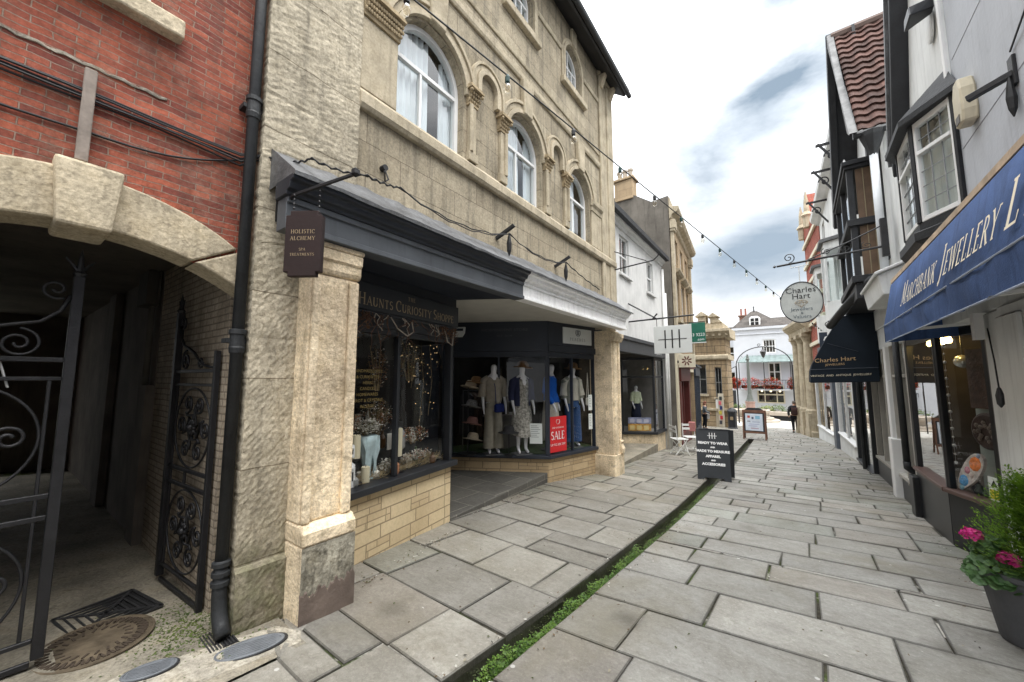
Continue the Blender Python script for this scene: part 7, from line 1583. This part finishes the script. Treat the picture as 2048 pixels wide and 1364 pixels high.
# ST: x points towards +? choose the camera side
m = MB(LF); m.box(.052,.075,.0,.045,2.76,3.02); m.tube([(.06,.02,2.80),(.36,-.01,2.87),(.60,.1,2.93),(.78,.19,2.98)],.014,6); m.tube([(.06,.02,2.96),(.2,.0,2.95),(.34,-.01,2.87)],.009,6); m.tube([(.13+.05*cos(q*.5)*(1-q*.06),.01,2.87+.045*sin(q*.5)*(1-q*.06)) for q in range(14)],.007,5)
m.lathe((.78,.19,2.955),[(.003,0),(.028,.02),(.028,.05),(.003,.07)],8); m.build('bracket',M_iron,HS)
m = MB(LF)
for f in (.15,.85):
    p = (lerp(sa[0],sb[0],f),lerp(sa[1],sb[1],f)); zt = 2.87+.05*f
    for q in range(5): m.lathe((p[0]+.002*(q%2),p[1],2.725+(zt-2.725)*q/5),[(.004,0),(.008,.006),(.004,.018)],6)
m.build('chain',M_iron,HS)
bz0, bz1 = 2.28, 2.735
m = MB(ST); m.prism([(.03,bz0),(SL_-.03,bz0),(SL_-.03,bz0+.03),(SL_,bz0+.03),(SL_,bz1-.03),(SL_-.03,bz1-.03),(SL_-.03,bz1),(.03,bz1),(.03,bz1-.03),(.0,bz1-.03),(.0,bz0+.03),(.03,bz0+.03)],-.022,.022,'x'); bd = m.build('board',plain('dark_brown_sign_board',(.022,.011,.010),.6,0,.2,5,.15,40,.3,streak=.2),HS,bevel=.004)
r_ = Vector(ST((0,1,0)))-Vector(ST((0,0,0)))
for s_,z,h in (('HOLISTIC',2.575,.027),('ALCHEMY',2.528,.027),('SPA',2.455,.019),('TREATMENTS',2.42,.019)):
    tt = MB(); serif_text(tt,s_,ST((.0225,SL_/2,z)),r_,(0,0,1),h,1,.14,centre=True,thick=.001); tt.build('lettering',M_dullgold,bd,recalc=False)
# ---------------------------------------------------------------- pavement boards
def rotframe(o,yaw,lean=0):
    T = frame(o,yaw); return lambda p: T((p[0],p[1]+lean*p[2],p[2]))
ab = thing('pavement_board','black A-board with white lettering standing astride the stone gutter','sandwich board',(-1.56,9.2,G(9.2)))
gz_ = G(9.15)
for s_,nm in ((1,'front_panel'),(-1,'rear_panel')):
    T = rotframe((-1.56,9.2+(-.22 if s_ == 1 else .22),gz_),.22,.2*s_)
    m = MB(T); m.prism([(-.31,.0),(-.2,.0),(-.17,.05),(.17,.05),(.2,.0),(.31,.0),(.31,1.02),(-.31,1.02)],-.012,.012); p_ = m.build(nm,plain('chalkboard_black_%d'%s_,(.03,.034,.039),.6,0,.1,4,.03),ab,bevel=.004)
    if s_ == 1:
        A0 = Vector(T((0,-.0125,0))); rr = Vector(T((1,0,0)))-Vector(T((0,0,0))); uu = (Vector(T((0,0,1)))-Vector(T((0,0,0))))
        for tx,z,h in (('READY TO WEAR',.72,.048),('AND',.645,.026),('MADE TO MEASURE',.555,.048),('APPAREL',.455,.048),('AND',.385,.026),('ACCESSORIES',.30,.048)): plain_text(tx,tuple(A0+uu*z),rr,uu,h,'lettering',M_wlet,p_,sx=1.05,bold=.004)
        m = MB(T)
        for x in (-.05,0,.05): m.box(x-.006,x+.006,-.0165,-.0135,.83,.95)
        m.box(-.09,.09,-.0160,-.0132,.885,.893); m.build('emblem',M_wlet,p_)
m = MB(frame((-1.56,9.2,gz_),.22)); m.box(-.3,.3,-.03,.03,1.0,1.03); m.build('hinge',M_black,ab)
a2 = thing('pavement_board','timber framed pavement board with a white printed poster at the far end of the gutter','sandwich board',(-1.85,20.55,G(20.5)))
M_wood = plain('brown_board_timber',(.16,.075,.045),.6,0,.25,7,.15)
for s_ in (1,-1):
    T = rotframe((-1.83,20.6-.25*s_,G(20.5)),.03,.17*s_); m = MB(T)
    m.box(-.45,-.39,-.02,.02,0,1.3); m.box(.39,.45,-.02,.02,0,1.3); m.box(-.389,.389,-.02,.02,1.18,1.3); m.box(-.389,.389,-.02,.02,.28,.36); p_ = m.build('frame',M_wood,a2,bevel=.006)
    m = MB(T); m.box(-.389,.389,-.014,.014,.361,1.179); m.build('panel',M_black,p_)
    m = MB(T); m.prism([(-.36,1.301),(.36,1.301),(.22,1.40),(-.22,1.40)],-.018,.018); m.build('header',M_black,p_)
    if s_ == 1:
        m = MB(T); m.box(-.33,.33,-.02,-.0145,.40,1.14); pp = m.build('poster',plain('bluish_white_poster',(.66,.72,.80),.6),p_)
        for (x,z,w,h,c_) in ((-.2,1.0,.1,.1,(.5,.08,.06)),(-.05,.95,.08,.1,(.08,.10,.16)),(.14,.98,.18,.14,(.25,.5,.65)),(-.2,.80,.12,.05,(.3,.3,.35)),(.08,.78,.3,.03,(.35,.4,.55)),(.0,.68,.4,.03,(.4,.42,.6)),(-.05,.6,.34,.03,(.4,.42,.6)),(.02,.5,.3,.05,(.5,.4,.5))): m = MB(T); m.box(x-w/2,x+w/2,-.0215,-.0205,z-h/2,z+h/2); m.build('print',plain('print_%d'%int(x*100+z*1000),c_,.6),pp)
# ---------------------------------------------------------------- bistro chairs
M_chair = plain('white_enamel_chair',(.72,.72,.70),.45,0,.05,5,.05)
def chair(label,loc,yaw):
    t = thing('folding_chair',label,'chair',loc,'white folding bistro chairs'); T = frame(loc,yaw)
    for s_ in (-1,1):
        m = MB(T); m.tube([(s_*.19,-.22,0),(s_*.19,.16,.46),(s_*.19,.20,.88)],.014,6); m.build('leg',M_chair,t)
        m = MB(T); m.tube([(s_*.165,.22,0),(s_*.165,-.18,.46)],.013,6); m.build('leg',M_chair,t)
    m = MB(T)
    for k in range(6): m.box(-.2,.2,-.2+.07*k,-.145+.07*k,.455,.475)
    m.build('seat',M_chair,t,bevel=.003)
    m = MB(T); 
    for z in (.70,.82): m.box(-.2,.2,.185+(z-.7)*.1,.2+(z-.7)*.1,z-.035,z+.035)
    m.build('backrest',M_chair,t,bevel=.003)
    m = MB(T); m.tube([(-.165,.12,.11),(.165,.12,.11)],.009,6); m.tube([(-.19,-.12,.12),(.19,-.12,.12)],.009,6); m.build('stretcher',M_chair,t)
chair('white folding bistro chair beside the white shop bay, nearer of the pair',LF((.32,11.35,GL(11.3)))[:2]+(GL(11.35),),2.3)
chair('white folding bistro chair by the white downpipe, farther of the pair',LF((.45,12.4,0))[:2]+(GL(12.4),),.6)
m = MB(LF); m.loft([[(.45+a*.1,12.65+b*.07,GL(12.4)+z) for a,b in ((-1,-1),(1,-1),(1,1),(-1,1))] for z in (.62,.66,.88,.92)]); tag(m.build('pink_bag',cloth('dusty_pink_cloth',(.42,.18,.17)),None,bevel=.02),'pink cloth bag hung on the back of the farther white chair','bag')
# small display in the white shop bay
wm,_ = mannequin('half-height mannequin in pale green top and dark skirt in the white shop bay',-1.02,11.55,.0,-pi/2-.5,1.42,[('blouse','top',cloth('pale_green_top',(.50,.55,.40))),('skirt','skirt',cloth('navy_skirt',(.015,.018,.035)))])
for q,(c_,z0,z1,l) in enumerate((((.55,.30,.07),-.06,.16,'orange printed poster low in the white shop bay'),((.26,.28,.42),.17,.36,'blue grey printed poster above the orange one in the white shop bay'))):
    t = thing('window_poster',l,'poster',LF((-.85,11.3,z0)),'posters in the white shop bay')
    T,L = seg(B1,B2); m = MB(T); m.box(-.09,-.08,.2,.92,z0,z1); m.build('sheet',plain('poster_stock_%d'%q,c_,.6,0,.5,9,0),t); m = MB(T)
    for k in range(3): m.box(-.079,-.077,.25+.22*k,.4+.22*k,z0+.03,z1-.05)
    m.build('print',plain('poster_print_%d'%q,(.7,.55,.25) if q == 0 else (.5,.5,.6),.6),t)
# ---------------------------------------------------------------- festoon lights across the street
FL_ = thing('festoon_lights','string of festoon bulbs strung diagonally across the street from upper left','string lights',(-1.45,1.86,3.5))
m = MB(); f0 = Vector((-1.45,1.86,0)); fd = Vector((.129,.992,0)); M_bulb = glass('bulb_glass',(.95,.92,.85),1.45); M_sock = plain('green_black_socket',(.012,.05,.045),.5); M_sock2 = plain('black_socket',(.02,.02,.022),.5)
def fz(s_): return 3.62-.012*s_+.0012*(s_-6)**2*0-.02*sin(pi*max(min(s_,16),0)/16)
m.tube([(f0+fd*s_+Vector((0,0,fz(s_)))) for s_ in [q*.5-5 for q in range(50)]],.0055,5); m.build('cable',M_cable,FL_)
for k in range(-5,26):
    s_ = .75*k; p = f0+fd*s_; z = fz(s_)
    m = MB(); m.lathe((p.x,p.y,z-.055),[(.011,0),(.017,.004),(.017,.04),(.010,.058)],8); so_ = m.build('socket',M_sock if k%2 == 0 else M_sock2,FL_)
    m = MB(); m.lathe((p.x,p.y,z-.125),[(.001,0),(.016,.008),(.024,.028),(.021,.05),(.011,.07)],10); m.build('bulb',M_bulb,so_,smooth=True)
# ---------------------------------------------------------------- planted pot at the right edge
PO = thing('plant_pot','grey tapered plant pot at the right edge of the paving','pot',(1.19,4.45,G(4.45)))
pc = (1.19,4.45); zg = G(4.45); M_pot = plain('dark_grey_fibreclay',(.085,.088,.095),.7,0,.2,5,.2,40,.3)
m = MB(); m.lathe((pc[0],pc[1],zg),[(.155,0),(.165,.02),(.235,.44),(.25,.46),(.25,.49),(.22,.49),(.21,.44)],28); m.build('shell',M_pot,PO,smooth=False)
m = MB(); m.lathe((pc[0],pc[1],zg+.43),[(.21,0),(.1,.015),(.001,.02)],16); m.build('soil',M_ground,PO)
CF = thing('dwarf_conifer','feathery bright green dwarf conifer growing in the grey pot','conifer',(1.27,4.45,zg+.44))
r = random.Random(31); m = MB(); M_con = leaf('conifer_sprays',(.07,.17,.010),(.22,.38,.035),.6,.3); cc = (1.27,4.40)
for k in range(1000):
    a = r.uniform(0,2*pi); f = r.random(); z0 = zg+.47+.66*f; R = .33*(1-.7*f)+.05; el = r.uniform(.1,.9)
    d = Vector((cos(a)*cos(el),sin(a)*cos(el),sin(el))); p0 = Vector((cc[0]+R*.25*cos(a),cc[1]+R*.25*sin(a),z0-.05)); L_ = R*r.uniform(.6,1.05)
    sd = d.cross(Vector((0,0,1))).normalized(); up_ = sd.cross(d)
    for q in range(9):
        b = p0+d*L_*(q/8)+Vector((0,0,.03*(q/8)**2)); l2 = .055*(1-.6*q/8)
        for s_ in (-1,1):
            e = b+(d*.75+sd*s_*.8+up_*r.uniform(-.4,.5)).normalized()*l2; w_ = up_.cross(d)*.0045+d*.0045
            m.quad(tuple(b-w_),tuple(b+w_),tuple(e+w_*.4),tuple(e-w_*.4))
m.build('foliage',M_con,CF,recalc=False)
m = MB(); m.tube([(cc[0],cc[1],zg+.43),(cc[0],cc[1],zg+1.05)],[.02,.008],7); m.build('trunk',M_twig,CF)
GE = thing('geranium','magenta flowering geranium spilling from the front of the grey pot','flowers',(1.05,4.42,zg+.44))
r = random.Random(33); m = MB(); M_ger = leaf('geranium_leaf',(.03,.085,.018),(.08,.16,.05),.55,.2); M_pk = leaf('magenta_petals',(.40,.006,.14),(.78,.06,.34),.5,.25)
def roundleaf(mb,c,rd,nx):
    nx = Vector(nx).normalized(); a = nx.orthogonal().normalized(); b = nx.cross(a); C_ = Vector(c); n_ = 9
    mb.add([tuple(C_-nx*rd*.15)]+[tuple(C_+a*cos(2*pi*k/n_)*rd*(1+.12*(k%2))+b*sin(2*pi*k/n_)*rd*(1+.12*(k%2))+nx*.1*rd*(k%2)) for k in range(n_)],[(0,1+k,1+(k+1)%n_) for k in range(n_)])
for k in range(300):
    a = r.uniform(0,2*pi); q = sqrt(r.random()); x = 1.04+.15*q*cos(a); y = 4.42+.20*q*sin(a); z = zg+.46+.25*(1-q*q)*r.uniform(.4,1)-.16*max(0,q-.6)
    roundleaf(m,(x,y,z),r.uniform(.014,.032),(r.gauss(-.25,.45),r.gauss(-.45,.45),r.uniform(.4,1)))
m.build('leaves',M_ger,GE,recalc=False)
m = MB(); heads = ((.94,4.42,zg+.69),(1.065,4.28,zg+.60))
for (x,y,z) in heads: m.tube([(1.04,4.42,zg+.45),(x+.01,y,z-.1),(x,y,z-.03)],.004,5)
m.tube([(1.16,4.25,zg+.46),(1.15,4.2,zg+.56)],.004,5); m.build('stem',M_gl,GE)
for (x,y,z) in heads:
    m = MB()
    for k in range(190):
        a,b = r.uniform(0,2*pi),r.uniform(-.6,1); s_ = sqrt(1-b*b); q_ = r.uniform(.75,1.12); p = (x+.052*q_*s_*cos(a),y+.052*q_*s_*sin(a),z+.042*q_*b); roundleaf(m,p,r.uniform(.006,.012),(s_*cos(a)+r.gauss(0,.8),s_*sin(a)+r.gauss(0,.8),b+r.gauss(.2,.6)))
    m.build('blossom',M_pk,GE,recalc=False)
m = MB(); 
for k in range(12): roundleaf(m,(1.15+r.gauss(0,.012),4.2+r.gauss(0,.012),zg+.57+r.gauss(0,.008)),.012,(r.gauss(0,.4),-.5,1))
m.build('white_blossom',Mw,GE,recalc=False)
# ---------------------------------------------------------------- things in the near right display window
def obj1(name,mb,mat,label,cat,**k): return tag(mb.build(name,mat,None,**k),label,cat)
m = MB(VT); m.box(-.30,-.27,.05,.66,1.25,1.95); cp = obj1('carved_panel',m,plain('dark_carved_wood',(.075,.045,.034),.6,0,.4,16,.6,30),'dark carved wooden panel hanging in the right display window','panel')
p_ = thing('oval_plaque','dark oval carved plaque below the panel in the right display window','plaque',VT((-.45,.55,.8)))
m = MB(lambda p: VT((-.25+p[2],.30+p[0],1.0+p[1]))); m.lathe((0,0,0),[(.22,0),(.22,.02),(.19,.035),(.001,.03)],26,1,.95); m.build('plaque',plain('dark_plaque_wood',(.05,.03,.025),.5,0,.3,12,.4,30),p_)
m = MB(lambda p: VT((-.215+p[2],.30+p[0],1.0+p[1])))
for k in range(16): m.ball((.17*cos(k*.8)*(.4+.04*k),.12*sin(k*.8)*(.4+.04*k),.004),.028,6,4,.5)
m.build('relief',plain('worn_relief',(.14,.11,.09),.5),p_)
m = MB(VT); m.box(-.36,-.33,.02,.70,.29,1.24); obj1('backing_board',m,plain('pale_green_backing',(.30,.33,.30),.7),'pale green backing board behind the oval plaque','board')
sl_ = thing('woven_slipper','long patchwork slipper with orange and blue flowers propped in the right display window','slipper',VT((-.12,.35,.30)))
def slip(p): 
    a = .95; x, y = p[0], p[1]; return VT((-.14+p[2]*.9, .36+x*cos(a)-y*sin(a)*-1*.0+y*.25, .31+x*sin(a)*1.0+y*.55))
m = MB(lambda p: VT((-.10+p[2],.10+p[0]*.5-p[1]*.5,.36+p[0]*.62+p[1]*.4))); 
O_ = [(.26+.36*cos(2*pi*k/22),.16*sin(2*pi*k/22)*(1+.25*cos(2*pi*k/22))) for k in range(22)]
m.prism(O_,0,.03,'z'); m.build('sole',plain('cream_weave',(.55,.50,.46),.9,0,.3,26,.3,60),sl_)
for (x,y,rd,c_) in ((.44,.0,.115,(.75,.22,.06)),(.08,.0,.095,(.10,.32,.60)),(.26,.05,.06,(.5,.2,.25)),(.58,.03,.04,(.3,.35,.45)),(-.03,-.04,.05,(.25,.45,.55)),(.25,-.06,.05,(.6,.5,.45))):
    m = MB(lambda p: VT((-.10+p[2],.10+(p[0]+x)*.5-(p[1]+y)*.5,.36+(p[0]+x)*.62+(p[1]+y)*.4))); m.lathe((0,0,.031),[(rd,0),(rd*.7,.006),(.001,.008)],9); m.build('flower_patch',plain('patch_%d'%int(x*100+50),c_,.9,0,.3,30,.2,70),sl_)
m = MB(VT)
for k in range(15): m.ball((-.06,.07,2.0-.1*k+.0*k),.012 if k%2 else .019,6,5); 
m.tube([(-.06,.07,2.05),(-.06,.07,.58)],.002,4); obj1('bead_string',m,plain('silver_beads',(.5,.5,.5),.3,.7),'string of silver beads hanging at the corner of the right display window','beads')
r = random.Random(40)
for k in range(9):
    x,y,h = -.12-.14*r.random(),.12+.06*k,.08+.09*r.random(); m = MB(VT); m.lathe((x,y,.29),[(.03,0),(.045,h*.3),(.025,h*.6),(.035,h*.8),(.001,h)],9)
    tag(m.build('ornament',plain('ornament_%d'%k,r.choice([(.12,.08,.05),(.05,.05,.06),(.2,.15,.1),(.08,.1,.09),(.3,.26,.2)]),.5),None,smooth=True),'small dark ornament crowded on the floor of the right display window','ornament','small ornaments in the right display window')
m = MB(VT); m.box(-.028,-.024,.53,.67,.30,.55); yn = thing('window_sticker','white and yellow warning notice low on the right display window','notice',VT((-.026,1.0,.30))); m.build('sheet',M_paper,yn); m = MB(VT); m.box(-.0235,-.022,.54,.66,.32,.42); m.build('yellow_band',plain('yellow_notice',(.7,.58,.05),.6),yn)
m = MB(VT); m.prism([(.60-.04,.45),(.60+.04,.45),(.60,.52)],-.0235,-.0215,'x'); m.build('triangle',M_blet,yn)
lp = thing('globe_lamp','pale glass globe hanging inside the right display window','lamp',FT((-.35,1.0,1.8))); m = MB(FT); m.ball((-.35,.95,1.82),.085,12,9); m.build('globe',plain('silver_globe',(.55,.55,.52),.15,.6),lp,smooth=True); m = MB(FT); m.tube([(-.35,.95,1.9),(-.35,.95,2.18)],.006,5); m.build('cord',M_black,lp)
for k in range(3): m = MB(FT); m.lathe((-.2,.45+.3*k,2.09),[(.05,-.03),(.06,.0),(.04,.09)],10); tag(m.build('display_spotlight',emit('warm_spot_%d'%k,(1,.66,.2),5.),None),['nearest the canted pane','in the middle','nearest the black corner post'][2-k]+', warm lit spotlight in the right display window','spotlight','spotlights in the right display window')
yb_ = MB(); yb_.box(1.44,1.5,5.25,5.45,1.95,2.12); obj1('amber_panel',yb_,plain('amber_panel',(.42,.24,.04),.6),'small amber panel under the blue awning beside its arm bracket','panel')
# awning cord with weight on the white pilaster
t = thing('awning_cord','black awning cord with a dark tassel weight against the white pilaster','cord',(1.33,5.0,1.3)); m = MB(); m.tube([(1.36,5.3,2.05),(1.33,5.12,1.75),(1.30,4.98,1.52)],.006,5); m.build('cord',M_black,t); m = MB(); m.lathe((1.30,4.98,1.36),[(.004,0),(.022,.03),(.026,.10),(.012,.16),(.004,.17)],8); m.build('weight',M_black,t)
EXPOSURE = 2.15
# ---------------------------------------------------------------- sky, sun, camera
W = bpy.data.worlds.new("World"); SC.world = W; W.use_nodes = True; t = W.node_tree; t.nodes.clear()
out = t.nodes.new('ShaderNodeOutputWorld'); bg = t.nodes.new('ShaderNodeBackground')
SUN_EL, SUN_AZ = radians(63), radians(118)
sky = N(t,'ShaderNodeTexSky',sky_type='NISHITA'); sky.sun_disc = False; sky.sun_elevation = SUN_EL; sky.sun_rotation = SUN_AZ; sky.air_density = 1.; sky.dust_density = 2.
co = N(t,'ShaderNodeTexCoord').outputs['Generated']
s = N(t,'ShaderNodeSeparateXYZ'); lk(t,co,s.inputs[0])
az = math_(t,'ARCTAN2',s.outputs[0],s.outputs[1]); el = math_(t,'ARCSINE',s.outputs[2])
nz = N(t,'ShaderNodeTexNoise',i_Scale=3.2,i_Detail=6,i_Roughness=.55,i_Distortion=.3)
st_ = N(t,'ShaderNodeMapping'); st_.inputs['Scale'].default_value = (1,1,2.2); lk(t,co,st_.inputs[0]); lk(t,st_.outputs[0],nz.inputs['Vector'])
nz2 = N(t,'ShaderNodeTexNoise',i_Scale=9.,i_Detail=5,i_Roughness=.6,i_Distortion=.2); lk(t,st_.outputs[0],nz2.inputs['Vector'])
# banks of grey-blue cloud base: (azimuth, elevation, half width, half height, slope, depth)
tot = None
for (a0,e0,wa,we,sl_,k_) in ((-.02,.57,.25,.12,.42,1.0),(-.05,.285,.22,.085,.22,.92),(.08,.74,.30,.10,.3,.85),(-.9,.6,.35,.14,.2,.8),(.9,.5,.4,.12,.1,.8),(2.6,.7,.5,.15,.1,.8),(-2.2,.5,.5,.12,.1,.8)):
    da = math_(t,'SUBTRACT',az,a0); de = math_(t,'SUBTRACT',math_(t,'SUBTRACT',el,e0),math_(t,'MULTIPLY',da,sl_))
    q = math_(t,'SQRT',math_(t,'ADD',math_(t,'POWER',math_(t,'ABSOLUTE',math_(t,'DIVIDE',da,wa)),2.),math_(t,'POWER',math_(t,'ABSOLUTE',math_(t,'DIVIDE',de,we)),2.)))
    q = math_(t,'ADD',math_(t,'SUBTRACT',1.2,q),math_(t,'ADD',math_(t,'MULTIPLY',math_(t,'SUBTRACT',nz.outputs[0],.5),1.9),math_(t,'MULTIPLY',math_(t,'SUBTRACT',nz2.outputs[0],.5),.9)))
    q = math_(t,'MULTIPLY',ramp(t,q,-.1,1.0),k_)
    tot = q if tot is None else math_(t,'MAXIMUM',tot,q)
zen = math_(t,'ADD',.52,math_(t,'MULTIPLY',math_(t,'POWER',math_(t,'MAXIMUM',s.outputs[2],0.),2.6),2.5))
white = mixc(t, ramp(t,nz2.outputs[0],.3,.7), (4.9,5.1,5.3), (6.0,6.05,6.1))
wz = N(t,'ShaderNodeVectorMath',operation='SCALE'); lk(t,white,wz.inputs[0]); lk(t,zen,wz.inputs['Scale'])
grey = mixc(t, .05, (.82,1.04,1.26), sky.outputs[0])
colr = mixc(t, math_(t,'POWER',tot,.62), wz.outputs[0], grey)
lk(t, colr, bg.inputs[0]); bg.inputs[1].default_value = .1; lk(t, bg.outputs[0], out.inputs[0])
sl = bpy.data.lights.new('sun','SUN'); sl.energy = .6; sl.angle = radians(40); sl.color = (1,.95,.88)
so = bpy.data.objects.new('sun', sl); COL.objects.link(so)
d = Vector((sin(SUN_AZ)*cos(SUN_EL), cos(SUN_AZ)*cos(SUN_EL), sin(SUN_EL))); so.rotation_euler = d.to_track_quat('Z','Y').to_euler(); so.location = (0,0,30)
cam = bpy.data.cameras.new('camera'); co_ = bpy.data.objects.new('camera', cam); COL.objects.link(co_)
cam.sensor_width = 36; cam.lens = 760/2048*36; cam.clip_start = .05; cam.clip_end = 2000
yaw, pit = radians(37.2), radians(5.636); co_.location = (0,0,1.6); co_.rotation_euler = (pi/2+pit, 0, yaw); SC.camera = co_
SC.view_settings.view_transform = 'Standard'; SC.view_settings.look = 'None'; SC.view_settings.exposure = EXPOSURE; SC.view_settings.gamma = 1
SC.cycles.use_denoising = True; SC.cycles.max_bounces = 8; SC.cycles.transparent_max_bounces = 12; SC.cycles.diffuse_bounces = 4; SC.cycles.glossy_bounces = 3
SC.cycles.caustics_reflective = False; SC.cycles.caustics_refractive = False; SC.cycles.sample_clamp_indirect = 6
